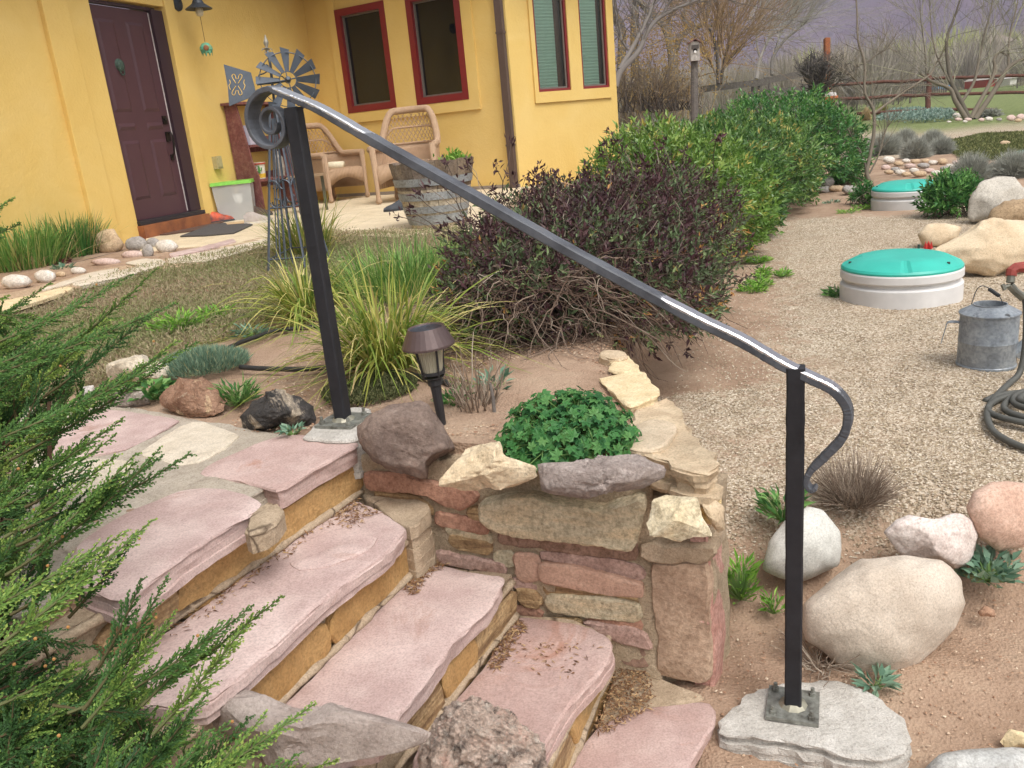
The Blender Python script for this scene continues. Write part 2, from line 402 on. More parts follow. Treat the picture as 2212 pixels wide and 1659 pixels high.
# ================================================================ THE GROUND
rng = np.random.RandomState(7)
BY = np.array([0.0, 1.75, 2.6, 3.0, 4.2, 5.5, 8.0, 10.5, 13.4, 16.0]); BX = np.array([.45, .45, .42, .45, .75, 1.2, 1.9, 3.3, 5.0, 5.5])
def sstep(a, b, x): t = np.clip((x - a) / (b - a), 0, 1); return t * t * (3 - 2 * t)
def low_z(x, y):
    d = np.hypot(x, y); z = -0.42 + .42 * np.clip((d - 10) / 18, 0, 1)
    edge = 2.28 - .10 * (x - .6)
    z = z - .25 * sstep(.28, -.22, y - edge)
    z = z - .05 * sstep(1.86, 1.62, y) * sstep(.2, .5, x)
    z = z - .35 * sstep(.42, .1, x) * sstep(5, 2.6, y)
    z = z + .55 * sstep(-.7, -2.2, x) * sstep(4, 1.5, y)          # bank the juniper grows on
    return z
def far_z(x, y):
    d = np.hypot(x, y); return np.where(d > 60, (d - 60) * .01, 0)
def grid_mesh(x0, x1, y0, y1, sx, sy):
    xs = np.linspace(x0, x1, sx); ys = np.linspace(y0, y1, sy); X, Y = np.meshgrid(xs, ys)
    i = np.arange(sy - 1)[:, None] * sx; j = np.arange(sx - 1)[None, :]
    return X.ravel(), Y.ravel(), np.stack([i + j, i + j + 1, i + sx + j + 1, i + sx + j], -1).reshape(-1, 4)
def np_noise(X, Y, s, seed=0.0): return np.array([noise.noise(Vector((a * s + seed, b * s - seed, seed))) for a, b in zip(X, Y)])
# ground colours are carried by the sheet: R = gravel share, G = moss and grass share
Mg = Mt('gravel_and_dirt', .95, 0, .2); co = Mg.coords()
gv = Mg.voro(125, out='Color', co=co); gd = Mg.voro(125, co=co)
sep = Mg.N.new('ShaderNodeSeparateColor'); Mg.L.new(gv, sep.inputs[0])
gcol = Mg.ramp(sep.outputs[0], [(0, srgb('705f4c')), (.25, srgb('96866f')), (.6, srgb('b9aa95')), (1, srgb('d6cab8'))])
gcol = Mg.mix(Mg.ramp(Mg.noise(1.1, 5, .6, co), [(.4, (0, 0, 0, 1)), (.7, (.4, .4, .4, 1))]), gcol, srgb('a68d76'))
dirt = Mg.ramp(Mg.noise(3.0, 10, .7, co), [(.3, srgb('8a715c')), (.5, srgb('a38974')), (.72, srgb('b59d86'))])
dirt = Mg.mix(Mg.ramp(Mg.voro(60, co=co), [(.0, (.5, .5, .5, 1)), (.25, (0, 0, 0, 1))]), dirt, srgb('b39c88'))
grs = Mg.ramp(Mg.noise(8, 6, .7, co), [(.3, srgb('55603a')), (.55, srgb('7d8756')), (.8, srgb('9a9f72'))])
ats = Mg.N.new('ShaderNodeSeparateColor'); Mg.L.new(Mg.attr(), ats.inputs[0])
thr = Mg.N.new('ShaderNodeMath'); thr.operation = 'ADD'; Mg.L.new(ats.outputs[0], thr.inputs[0])
nn_ = Mg.N.new('ShaderNodeMath'); nn_.operation = 'MULTIPLY_ADD'; Mg.L.new(Mg.noise(9, 8, .75, co), nn_.inputs[0]); nn_.inputs[1].default_value = 1.6; nn_.inputs[2].default_value = -.8
Mg.L.new(nn_.outputs[0], thr.inputs[1])
col = Mg.mix(Mg.ramp(thr.outputs[0], [(.35, (0, 0, 0, 1)), (.65, (1, 1, 1, 1))]), dirt, gcol)
thy = Mg.ramp(Mg.noise(5, 8, .7, co), [(.3, srgb('6b5c45')), (.5, srgb('7a6f50')), (.68, srgb('8c7d62')), (.8, srgb('96725c'))])
col = Mg.mix(ats.outputs[1], col, grs); col = Mg.mix(ats.outputs[2], col, thy); Mg.color(col)
p = Mg.bump(gd, .7, .006); Mg.bump(Mg.noise(14, 8, .7, co), .5, .02, p)
GROUND = Mg.m
def ground_tint(X, Y):
    b = np.interp(Y, BY, BX); g = np.ones_like(X)
    g = np.minimum(g, sstep(.05, 1.1, X - b) * .75 + .25 * sstep(3.5, 2.5, Y) )
    g = np.where((Y > 2.3) & (Y < 3.6), np.maximum(g, .62), g)
    edge = 2.28 - .10 * (X - .6); g = g * sstep(-.12, .2, Y - edge)
    d = np.hypot(X, Y); g = g * (1 - .8 * sstep(9.6, 10.3, d + .4 * np.sin(X * 2)) * sstep(16.5, 15.5, d) * sstep(10.5, 9.0, X))
    gr = sstep(22.0, 24.5, d + 1.2 * np.sin(X * .7))
    return np.c_[np.clip(g, 0, 1), gr, np.zeros_like(g)]
X, Y, F = grid_mesh(-2.6, 9.5, .6, 15, 220, 260)
Z = low_z(X, Y) + np_noise(X, Y, 2.3) * .02 + np_noise(X, Y, 9, 4) * .006
T = ground_tint(X, Y)
setting(build('ground', np.c_[X, Y, Z], [F], GROUND, tint=T, smooth=True, origin=(0, 0, 0)))
X, Y, F = grid_mesh(-120, 260, 14.5, 420, 190, 200)
Z = low_z(X, Y) + far_z(X, Y) - .02 + np_noise(X, Y, .05) * .25 * sstep(30, 60, np.hypot(X, Y))
o = setting(build('meadow', np.c_[X, Y, Z], [F], GROUND, tint=ground_tint(X, Y), smooth=True, origin=(0, 0, 0)))
X, Y, F = grid_mesh(9.3, 120, -3, 14.7, 120, 40); setting(build('side_ground', np.c_[X, Y, low_z(X, Y) - .01], [F], GROUND, tint=ground_tint(X, Y), smooth=True, origin=(0, 0, 0)))
X, Y, F = grid_mesh(-30, -2.5, -3, 2, 40, 12); setting(build('bank_ground', np.c_[X, Y, low_z(X, Y) - .01], [F], GROUND, tint=ground_tint(X, Y) * 0, smooth=True, origin=(0, 0, 0)))
X, Y, F = grid_mesh(-2.6, 9.4, -3, .62, 60, 20); setting(build('front_ground', np.c_[X, Y, low_z(X, Y) - .01], [F], GROUND, tint=ground_tint(X, Y) * 0, smooth=True, origin=(0, 0, 0)))

# the terrace the house stands on (planter bed, creeping thyme, garden)
TER = [(-.56, 2.28), (.24, 2.02), (.40, 2.05), (.40, 2.6), (.36, 3.0), (.66, 4.2), (1.1, 5.5), (1.8, 8.0), (3.2, 10.5), (4.9, 13.4), (5.2, 16), (-14, 16), (-14, 1.4), (-1.3, 1.45), (-.97, 1.42)]
def ter_z(x, y): return -.015 + .085 * sstep(3.2, 7.0, y)
def poly_sheet(poly, gfun, step, skirt):
    n = len(poly); out = []
    for i in range(n):
        a, b = np.array(poly[i]), np.array(poly[(i + 1) % n]); m = max(1, int(np.linalg.norm(b - a) / step(a)))
        for k in range(m): out.append(a + (b - a) * k / m)
    q = np.array(out); n = len(q); gp = []
    P = np.array(poly)
    def inside(x, y):
        c = False; j = len(P) - 1
        for i in range(len(P)):
            if (P[i, 1] > y) != (P[j, 1] > y) and x < (P[j, 0] - P[i, 0]) * (y - P[i, 1]) / (P[j, 1] - P[i, 1]) + P[i, 0]: c = not c
            j = i
        return c
    for (x0, x1, y0, y1, s) in gfun:
        for x in np.arange(x0, x1, s):
            for y in np.arange(y0, y1, s):
                if inside(x, y): gp.append((x + rng.uniform(-.2, .2) * s, y + rng.uniform(-.2, .2) * s))
    r = delaunay_2d_cdt([Vector(p) for p in q.tolist() + gp], [(i, (i + 1) % n) for i in range(n)], [], 1, 1e-5)
    return np.array([list(p) for p in r[0]]), [tuple(f) for f in r[2]], q
v2, f2, ring = poly_sheet(TER, [(-2.2, 1.2, 1.5, 4.2, .05), (-3.6, 1.4, 4.2, 7.2, .12), (-14, -3.6, 1.5, 16, .5), (-3.6, 5.2, 7.2, 16, .4)], lambda a: .06 if a[1] < 4 else .3, True)
z2 = ter_z(v2[:, 0], v2[:, 1]) + np_noise(v2[:, 0], v2[:, 1], 3, 2) * .015 + np_noise(v2[:, 0], v2[:, 1], 12, 5) * .008
z2 = z2 + .03 * sstep(.5, 0, np.hypot(v2[:, 0] + .1, v2[:, 1] - 2.6))
V = np.c_[v2, z2]; n0 = len(V); rz = ter_z(ring[:, 0], ring[:, 1])
nid = np.array([np.argmin(((v2 - r_) ** 2).sum(1)) for r_ in ring]); V = np.concatenate([V, np.c_[ring, z2[nid]], np.c_[ring, rz - .8]]); nr = len(ring)
F = f2 + [(n0 + i, n0 + nr + i, n0 + nr + (i + 1) % nr, n0 + (i + 1) % nr) for i in range(nr)]
LAWNPX = [(-260, 760), (-100, 700), (0, 672), (320, 588), (560, 545), (640, 515), (900, 513), (1010, 502), (1000, 560), (870, 610), (720, 650), (600, 672), (500, 715), (400, 745), (230, 800), (60, 860), (-260, 930)]
LAWN = np.array([G(x, y, .03)[:2] for x, y in LAWNPX])
def in_poly(P, X, Y):
    c = np.zeros(len(X), bool); j = len(P) - 1
    for i in range(len(P)):
        t = (P[i, 1] > Y) != (P[j, 1] > Y); d = P[j, 1] - P[i, 1]; d = d if abs(d) > 1e-9 else 1e-9
        c ^= t & (X < (P[j, 0] - P[i, 0]) * (Y - P[i, 1]) / d + P[i, 0]); j = i
    return c
tt = np.zeros((len(V), 3)); tt[:, 0] = .22; tt[:, 2] = in_poly(LAWN, V[:, 0], V[:, 1]) * .9
setting(build_py('garden_bed', V, F, GROUND, origin=(0, 0, 0), tint=tt, smooth=True))

# ================================================================ STAIRS, LANDING, RETAINING WALL
ZL = [0.0, -.165, -.33, -.495, -.66]
PINK = rock('pink_sandstone', 'bfa7a1', 'cdb8b1', 'a58d86', 2.2, 90, .25, .004, .85, stain=('ad8f84', .58), speck=.56, layers=('b39a94', 45), mott=.45)
PINKD = rock('rose_sandstone', 'b89e97', 'c8b0a8', '9e847c', 2.2, 80, .3, .004, .85, stain=('b08878', .56), speck=.56, layers=('b0948c', 45), mott=.5)
CREAM = rock('cream_flagstone', 'c6b9a5', 'd3c7b5', 'b1a18b', 5, 90, .25, .004, .88, speck=.58)
OCHRE = rock('ochre_sandstone', 'b48d5a', 'c9a470', '97784c', 2.0, 60, .7, .008, .88, stain=('97835f', .57), speck=.56)
TANLAY = rock('tan_layered_stone', 'a98d66', 'c2a880', '866b4c', 8, 60, .6, .008, .9, layers=('7c6248', 40))
MORT = rock('stair_mortar', 'a39079', 'b5a28b', '88765f', 5, 130, .6, .006, .95, speck=.5, crack=('57483a', 5, .02))
CEM = rock('grey_cement', 'ab9f8f', 'beb3a4', '8b7f70', 3, 140, .6, .006, .95, speck=.5, crack=('5d5145', 2.6, .012))
stair = thing('stone_stairway', 'pink sandstone stairway with ochre risers climbing to the flagstone landing', 'stairs', G(880, 1400, -.66))
def slab(name, pts, z, thick, mat, parent, **k): return stone(name, [G(x, y, z) for x, y in pts], UP, thick, mat, parent, **k)
land = setting(slab('landing', [(-160, 960), (60, 880), (230, 868), (420, 905), (600, 935), (742, 950), (585, 1043), (545, 1070), (505, 1092), (270, 1250), (190, 1250), (60, 1330), (-160, 1330)], -.006, .055, CEM, None, grid=.06, face=.006, origin=(0, 0, 0)))
OFF[land.name] = np.zeros(3)
slab('flagstone', r1([(1180, 1365), (1300, 1290), (1640, 1150), (1720, 1130), (2130, 1165), (2158, 1182), (1870, 1335), (1700, 1445), (1660, 1472), (1560, 1420), (1350, 1385)]), .0, .058, PINKD, land, rough=.0025, face=.003, layer=.010, grow=.006)
slab('flagstone', [(337, 1085), (382, 1060), (464, 1053), (522, 1067), (565, 1087), (529, 1112), (450, 1159), (360, 1220), (317, 1256), (266, 1294), (187, 1267), (137, 1238), (180, 1166), (230, 1134), (288, 1101)], .0, .06, PINK, land, rough=.0025, face=.003, layer=.011, grow=.008)
slab('flagstone', r1([(865, 1230), (940, 1190), (1090, 1090), (1170, 1060), (1400, 1140), (1310, 1210), (1180, 1290), (1100, 1300), (1010, 1270)]), .0, .04, CREAM, land, rough=.003, grow=.022)
slab('flagstone', r1([(560, 990), (700, 995), (1040, 1050), (930, 1110), (750, 1210), (560, 1240), (410, 1260), (330, 1230), (380, 1100)]), .0, .04, PINK, land, rough=.003, grow=.022)
slab('flagstone', r1([(380, 1290), (560, 1290), (760, 1310), (700, 1390), (560, 1450), (350, 1470), (150, 1400), (200, 1320)]), .0, .04, CREAM, land, rough=.003, grow=.022)
slab('flagstone', r1([(-400, 1180), (-100, 1100), (200, 1060), (330, 1100), (280, 1240), (100, 1300), (-300, 1330)]), .0, .04, CREAM, land, rough=.003, grow=.022)
slab('flagstone', r1([(60, 1450), (330, 1500), (560, 1490), (700, 1450), (880, 1420), (600, 1560), (400, 1660), (100, 1650)]), .002, .03, CEM, land)
slab('mortar_joint', r2([(1480, 150), (1570, 78), (1700, 78), (1722, 108), (1600, 225), (1455, 285)]), -.004, .05, MORT, land, rough=.006, face=.008)
NOSE = unit(np.array([G(285, 1300, 0) - G(775, 965, 0)]))[0]                # along the treads, towards the left
DOWN = np.cross(NOSE, UP) * 1.0
if DOWN[0] < 0: DOWN = -DOWN                                                 # horizontal, the way the stairs descend
# solid body under every tread (mortared rubble)
backs = [((782, 1064), (396, 1328)), ((908, 1223), (623, 1501)), ((1112, 1333), (968, 1517)), ((1324, 1432), (1215, 1680))]
for i, (a, b) in enumerate(backs):
    A = G(*a, ZL[i + 1]); B = G(*b, ZL[i + 1]); d = unit((B - A)[None])[0]; n = np.cross(d, UP); n = n if n[0] > 0 else -n
    A2 = A - d * .03; B2 = A + d * 1.35; back = .5
    pts = [A2 - n * .012, B2 - n * .012, B2 - n * back, A2 - n * back]
    P = np.array([p * [1, 1, 0] + [0, 0, ZL[i] - .05] for p in pts] + [p * [1, 1, 0] + [0, 0, -.9] for p in pts])
    build_py('mortar_core', P, [(0, 1, 2, 3), (7, 6, 5, 4), (0, 4, 5, 1), (1, 5, 6, 2), (2, 6, 7, 3), (3, 7, 4, 0)], MORT, stair)
TREADS = [
    (ZL[1], [(768, 1078), (822, 1103), (879, 1140), (840, 1190), (756, 1249), (684, 1307), (594, 1393), (504, 1469), (440, 1525), (300, 1520), (230, 1440), (396, 1340), (560, 1218), (738, 1088)], PINK),
    (ZL[2], [(905, 1230), (944, 1217), (1012, 1233), (1092, 1245), (1088, 1260), (1056, 1317), (988, 1377), (924, 1469), (868, 1537), (820, 1610), (640, 1640), (560, 1560), (630, 1505), (708, 1425), (800, 1330)], PINK),
    (ZL[3], [(1108, 1340), (1122, 1329), (1248, 1345), (1308, 1369), (1324, 1389), (1324, 1413), (1288, 1461), (1228, 1525), (1180, 1609), (1140, 1700), (1100, 1780), (850, 1760), (900, 1620), (970, 1525), (1040, 1450)], PINKD),
    (ZL[4], [(1323, 1549), (1404, 1525), (1532, 1513), (1552, 1533), (1544, 1565), (1508, 1617), (1470, 1700), (1430, 1790), (1120, 1790), (1180, 1700), (1288, 1573)], PINKD)]
for z, pts, m in TREADS: slab('tread', pts, z, .05, m, stair, rough=.0014, face=.002, layer=.009, seg=.022, grid=.04)
# thin scaled-off skins lying on two treads
slab('flake', r2([(1700, 420), (1900, 370), (2212, 240), (2300, 270), (2150, 380), (1880, 465), (1790, 465)]), ZL[1] + .006, .008, PINK, stair, face=.002)
slab('mortar_fill', r3([(355, 1005), (470, 985), (560, 995), (725, 1080), (602, 1187), (480, 1105)]), ZL[1] - .004, .20, MORT, stair, face=.008)
slab('mortar_fill', [(1330, 1440), (1400, 1450), (1540, 1512), (1400, 1530), (1310, 1560), (1290, 1570), (1316, 1490)], ZL[4] - .012, .08, MORT, stair, face=.012)
slab('mortar_fill', r4([(1010, 770), (1340, 800), (1520, 890), (1545, 930), (1300, 900), (1030, 800)]), ZL[3] - .004, .05, MORT, stair, face=.006)
def riser(i, polys):
    a, b = backs[i]; A = G(*a, ZL[i + 1]); B = G(*b, ZL[i + 1]); d = unit((B - A)[None])[0]; n = np.cross(d, UP); n = n if n[0] > 0 else -n
    for zb_, off_ in ((ZL[i + 1] + .006, .012), (ZL[i] - .056, .010)):           # mortar beads above and below the riser stones
        t_ = np.linspace(.0, 1.25, 60); rr_b = np.array([.010 + .005 * nz((t * 9, i * 3.1 + zb_ * 7, 0), 2.0, 5.0) for t in t_]); P_ = np.array([A * [1, 1, 0] + d * (t * .85) + n * off_ * .4 + UP * (zb_ + .004 * nz((t * 7, i, zb_), 1.5)) for t in t_])
        V_, F_ = tube(P_, np.clip(rr_b, .004, .018), 7); build('mortar_bead', V_, F_, MORT, stair, smooth=True)
    for pts, m in polys: stone('riser_stone', [onplane(x, y, A, n) + n * .006 for x, y in pts], n, .05, m, stair, rough=.003, face=.006, layer=.004, grid=.035, grow=.006)
riser(0, [([(385, 1256), (533, 1162), (626, 1095), (776, 994), (784, 1050), (738, 1092), (670, 1144), (540, 1248), (390, 1345)], OCHRE),
          (r2([(560, 900), (800, 720), (1050, 545), (1075, 730), (930, 830), (620, 1000)]), TANLAY)])
riser(1, [([(906, 1168), (914, 1224), (832, 1295), (720, 1398), (708, 1340), (780, 1250), (840, 1200)], OCHRE),
          ([(704, 1342), (716, 1401), (623, 1506), (500, 1600), (500, 1500), (620, 1400)], OCHRE)])
riser(2, [([(1114, 1270), (1112, 1338), (1034, 1448), (1026, 1365)], TANLAY), ([(1022, 1371), (1031, 1451), (968, 1522), (950, 1455)], OCHRE),
          ([(946, 1466), (962, 1530), (900, 1610), (860, 1560)], TANLAY)])
riser(3, [([(1326, 1405), (1326, 1475), (1280, 1565), (1250, 1622), (1226, 1570), (1280, 1480)], OCHRE), ([(1246, 1628), (1215, 1690), (1170, 1690), (1222, 1580)], TANLAY)])

# retaining wall beside the stairs
wall = thing('retaining_wall', 'mortared fieldstone retaining wall with a squared corner pillar beside the stairs', 'wall', G(1345, 1450, -.66))
Wa, Wb = G(782, 1068, ZL[1]), G(1345, 1450, ZL[4]); wd_ = unit(((Wb - Wa) * [1, 1, 0])[None])[0]; wn_ = np.cross(wd_, UP); wn_ = wn_ if wn_[1] < 0 else -wn_
RED = rock('red_wallstone', 'a67c68', 'b88f79', '87614f', 4, 70, .6, .006, .9, stain=('c0a894', .66))
SALM = rock('salmon_wallstone', 'b8937f', 'c7a38e', '7f665c', 4, 70, .6, .006, .9, speck=.62)
DKBR = rock('dark_brown_wallstone', '84695a', '9a7d6d', '66503f', 4, 70, .7, .008, .9, stain=('b8a898', .70))
GREYST = rock('grey_green_wallstone', 'aa9e86', 'bfb399', '8a7f68', 3, 60, .7, .01, .9, stain=('8b7f68', .58), layers=('bda98a', 18))
PURP = rock('purple_wallstone', '9c7f74', 'ae9286', '7c6258', 4, 70, .6, .006, .9)
# core
Zt = -.045
A = Wa - wd_ * .06; B = Wb + wd_ * .10
pts = [A - wn_ * .005, B - wn_ * .005, B - wn_ * .20, A - wn_ * .20]
P = np.array([p * [1, 1, 0] + [0, 0, Zt] for p in pts] + [p * [1, 1, 0] + [0, 0, -.95] for p in pts])
MORTW = rock('wall_mortar', 'a8947b', 'b9a68d', '8d7964', 4, 120, .8, .012, .95, speck=.5)
def bumpy_box(name, P, mat, parent, cuts=24, amp=.012, seed=3.0, edge=.0):
    bm = bmesh.new(); vs_ = [bm.verts.new(p) for p in P]
    for f in ((0, 1, 2, 3), (7, 6, 5, 4), (0, 4, 5, 1), (1, 5, 6, 2), (2, 6, 7, 3), (3, 7, 4, 0)): bm.faces.new([vs_[i] for i in f])
    bmesh.ops.recalc_face_normals(bm, faces=bm.faces); bmesh.ops.subdivide_edges(bm, edges=bm.edges, cuts=cuts, use_grid_fill=True); bm.normal_update()
    V = []
    for v in bm.verts: V.append(np.array(v.co) + np.array(v.normal) * (nz(v.co, 9, seed) * amp - edge))
    F = [[v.index for v in f.verts] for f in bm.faces]; bm.free()
    return build_py(name, np.array(V), F, mat, parent, smooth=True)
bumpy_box('mortar_core', P, MORTW, wall, 44, .012)
WST = [(r3([(385, 915), (560, 920), (700, 960), (945, 1012), (930, 1045), (870, 1080), (770, 1062), (700, 1012), (400, 980)]), RED, .01),
    ([(1048, 1078), (1140, 1064), (1228, 1086), (1308, 1094), (1396, 1064), (1370, 1172), (1288, 1158), (1148, 1142), (1088, 1134), (1052, 1110)], GREYST, .045),
    ([(942, 1108), (1052, 1132), (1052, 1152), (944, 1130)], RED, .004), ([(972, 1158), (1060, 1178), (1056, 1196), (976, 1176)], TANLAY, .006),
    ([(944, 1192), (1088, 1220), (1092, 1238), (948, 1210)], PURP, .006), ([(1086, 1144), (1208, 1160), (1372, 1180), (1368, 1207), (1228, 1191), (1076, 1171)], DKBR, .0),
    ([(1114, 1196), (1162, 1200), (1166, 1250), (1124, 1252)], SALM, .008), ([(1170, 1214), (1248, 1224), (1388, 1260), (1388, 1282), (1268, 1268), (1174, 1248)], SALM, .018),
    ([(1168, 1196), (1308, 1212), (1390, 1230), (1390, 1252), (1252, 1216), (1168, 1206)], PURP, .002), ([(1184, 1288), (1308, 1292), (1380, 1306), (1378, 1338), (1268, 1328), (1188, 1314)], GREYST, .008),
    ([(1118, 1272), (1152, 1276), (1168, 1302), (1148, 1312), (1124, 1298)], TANLAY, .008), ([(1262, 1342), (1388, 1364), (1410, 1398), (1324, 1378)], PURP, .01),
    ([(1114, 1310), (1172, 1324), (1166, 1336), (1112, 1324)], RED, .002), ([(1332, 1402), (1388, 1406), (1404, 1440), (1348, 1436)], DKBR, -.002),
    ([(1180, 1344), (1252, 1340), (1256, 1356), (1190, 1356)], TANLAY, .0), ([(1066, 1196), (1106, 1198), (1112, 1222), (1070, 1214)], GREYST, .004), ([(1010, 1100), (1042, 1098), (1046, 1120), (1014, 1118)], TANLAY, .002),
    ([(1176, 1258), (1262, 1276), (1340, 1288), (1376, 1290), (1376, 1302), (1300, 1290), (1180, 1284)], TANLAY, .002), ([(960, 1134), (1040, 1156), (1060, 1160), (1060, 1174), (970, 1154)], GREYST, .0), ([(1104, 1252), (1150, 1256), (1160, 1272), (1112, 1270)], PURP, .0), ([(1260, 1316), (1330, 1336), (1380, 1342), (1384, 1362), (1270, 1340)], RED, .0), ([(812, 1062), (900, 1078), (930, 1098), (930, 1112), (880, 1100), (815, 1084)], TANLAY, .0)]
for pts, m, pr in WST: stone('wall_stone', [onplane(x, y, Wa, wn_) + wn_ * pr for x, y in pts], wn_, .07 + pr, m, wall, rough=.0022, face=.006, layer=.005, grid=.025, seg=.012, grow=.009)
# pillar at the corner
pd = unit((G(1550, 1500, -.68) - G(1408, 1455, -.66))[None] * [1, 1, 0])[0]; pn = np.cross(pd, UP); pn = pn if pn[1] < 0 else -pn
P0 = G(1408, 1455, -.66)
def onp(pts, pr=0.0): return [onplane(x, y, P0, pn) + pn * pr for x, y in pts]
q = onp([(1402, 1190), (1545, 1190)]); wdt = float((q[1] - q[0]) @ pd)
A = P0 - pn * .03 + pd * .0; B = A + pd * .165
pts = [A, B, B - pn * .17, A - pn * .17]
P = np.array([p * [1, 1, 0] + [0, 0, -.135] for p in pts] + [p * [1, 1, 0] + [0, 0, -.95] for p in pts])
bumpy_box('mortar_core', P, MORTW, wall, 18, .014, 8.0)
stone('pillar_stone', onp([(1406, 1213), (1532, 1213), (1538, 1480), (1416, 1461), (1414, 1377)], .0), pn, .07, rock('rust_pillar_stone', 'a78d78', 'b9a089', '8e745f', 2, 60, .6, .008, .9, stain=('a89476', .60)), wall, face=.012, rough=.006, grid=.03)
stone('mortar_cap', onp([(1386, 1168), (1552, 1170), (1562, 1193), (1536, 1216), (1408, 1212), (1372, 1202)], .012), pn, .12, MORT, wall, face=.012, rough=.006, grid=.03)
sp = B + pn * .02; sn = pd                                                       # right flank of the pillar
stone('pillar_stone', [sp * [1, 1, 0] + [0, 0, -.19], (sp - pn * .15) * [1, 1, 0] + [0, 0, -.19], (sp - pn * .15) * [1, 1, 0] + [0, 0, -.75], sp * [1, 1, 0] + [0, 0, -.75]], sn, .05, rock('pink_flank_stone', 'a5796c', 'bd968a', '8f665a', 6, 60, .5, .006, .9, stain=('c4b3a4', .62)), wall, face=.012, grid=.03)
# outer wall of the planter on the gravel side, under the coping slabs
q = [np.array([.47, 1.98, 0]), np.array([.455, 2.6, 0]), np.array([.40, 3.05, 0]), np.array([.20, 3.05, 0]), np.array([.30, 2.6, 0]), np.array([.25, 2.05, 0])]
V = [p + [0, 0, -.07] for p in q] + [p + [0, 0, -.7] for p in q]
build_py('mortar_core', np.array(V), [(0, 1, 2, 3, 4, 5)] + [(i, i + 6, (i + 1) % 6 + 6, (i + 1) % 6) for i in range(6)], MORTW, wall)
for k in range(9):                                                             # stones on that outer face
    t0 = rng.uniform(.02, .75); zc = -.14 - .09 * (k % 4) - rng.uniform(0, .02); L = rng.uniform(.14, .24); y0 = 2.0 + (k // 3) * .32 + rng.uniform(0, .05)
    xx = lambda y: .474 - .024 * (y - 1.98)
    stone('wall_stone', [(xx(y0), y0, zc), (xx(y0 + L), y0 + L, zc), (xx(y0 + L), y0 + L, zc - .07), (xx(y0), y0, zc - .07)], (1, 0, 0), .05, [RED, TANLAY, PURP, GREYST][k % 4], wall, face=.01, rough=.004)
TANC = rock('tan_coping_stone', 'b9a387', 'cdb99c', '9d876c', 5, 70, .4, .006, .9, speck=.56)
SANDC = rock('sand_coping_stone', 'd2bc94', 'e0cda8', 'b99e74', 5, 70, .35, .005, .9, speck=.58)
slab('coping_stone', r3([(1650, 800), (1700, 600), (1870, 540), (1920, 580), (1960, 680), (2060, 790), (2130, 890), (1990, 915), (1830, 830)]), -.004, .10, TANC, wall, rough=.008, layer=.02, face=.012, grid=.03)
slab('coping_stone', r3([(1645, 790), (1690, 690), (1790, 640), (1890, 650), (1925, 690), (1870, 770), (1800, 810)]), .008, .03, rock('pale_tan_flag', 'c4b096', 'd2c0a6', 'ab957a', 5, 80, .25, .004, .88, speck=.58), wall, face=.002)
slab('coping_stone', r3([(1525, 445), (1740, 410), (1855, 530), (1680, 590)]), .012, .05, SANDC, wall, rough=.006, layer=.012, face=.005)
slab('coping_stone', r3([(1565, 350), (1690, 335), (1750, 405), (1610, 430)]), .005, .06, SANDC, wall, rough=.008, layer=.012, face=.006)
slab('coping_stone', r3([(1535, 308), (1640, 306), (1690, 340), (1570, 352)]), .02, .04, TANC, wall, rough=.008, layer=.012, face=.006)
slab('coping_stone', r3([(1960, 1000), (2110, 985), (2145, 1085), (2000, 1060)]), -.10, .05, rock('yellow_coping_stone', 'd9bd84', 'e6cf9f', 'c2a468', 6, 70, .3, .004, .9), wall, face=.004)
boulder('ledge_stone', '', r3([(1850, 960), (1880, 880), (1990, 900), (2100, 850), (2137, 900), (2060, 990), (1950, 1000)]), (1495, 1052, -.10), rock('layered_ledge', 'b79c80', 'cbb497', '8d745d', 8, 60, .8, .012, .9, layers=('94785f', 50)), parent=wall, facets=14, cut=.6, seed=5, amp=.06, smooth=False)
boulder('cap_stone', '', r4([(1715, 140), (1760, 128), (1990, 150), (2030, 230), (2110, 345), (2100, 382), (1900, 378), (1720, 370), (1703, 280)]), (1470, 1168, -.135), rock('cream_cap_stone', 'd8c6a2', 'e8dcc0', 'a59679', 4, 60, .6, .008, .9, stain=('b4a58a', .60)), parent=wall, facets=12, cut=.62, seed=11, amp=.05, thick=.9, smooth=False)
boulder('cap_stone', '', r4([(2020, 180), (2090, 160), (2150, 200), (2155, 330), (2110, 350), (2050, 250)]), (1555, 1150, -.15), TANC, parent=wall, facets=8, cut=.65, seed=12, amp=.05, smooth=False)
# ================================================================ THE HOUSE
STUC = Mt('yellow_stucco', .9, 0, .2); co = STUC.coords()
c_ = STUC.ramp(STUC.noise(1.3, 8, .62, co, .8), [(.25, srgb('d6b366')), (.5, srgb('dbba6e')), (.8, srgb('e0c27b'))])
c_ = STUC.mix(STUC.ramp(STUC.noise(.55, 5, .6, co), [(.45, (0, 0, 0, 1)), (.8, (.35, .35, .35, 1))]), c_, srgb('dfc68e')); STUC.color(c_)
p = STUC.bump(STUC.noise(3, 6, .6, co), .35, .03); STUC.bump(STUC.noise(38, 7, .65, co), .6, .007, p); STUC = STUC.m
k_ = PW / 2500.0
def S(x, y): return (x * k_, y * k_)
ZP = .08
w1 = G(*S(780, 484), ZP); w2 = G(*S(1235, 459), ZP)
we = unit(((w2 - w1) * [1, 1, 0])[None])[0]; wN = np.array([we[1], -we[0], 0]); wN = wN if wN[1] < 0 else -wN     # window wall
CN = onplane(680, 175, w1, wN) * [1, 1, 0]                                                                         # inner corner
da = G(*S(335, 540), .25) * [1, 1, 0]; db = G(*S(471.5, 516), .25) * [1, 1, 0]
dd = unit((CN - (da + db) / 2)[None])[0]; dN = np.array([dd[1], -dd[0], 0]); dN = dN if dN[0] > 0 else -dN         # door wall
D0 = (da + db) / 2
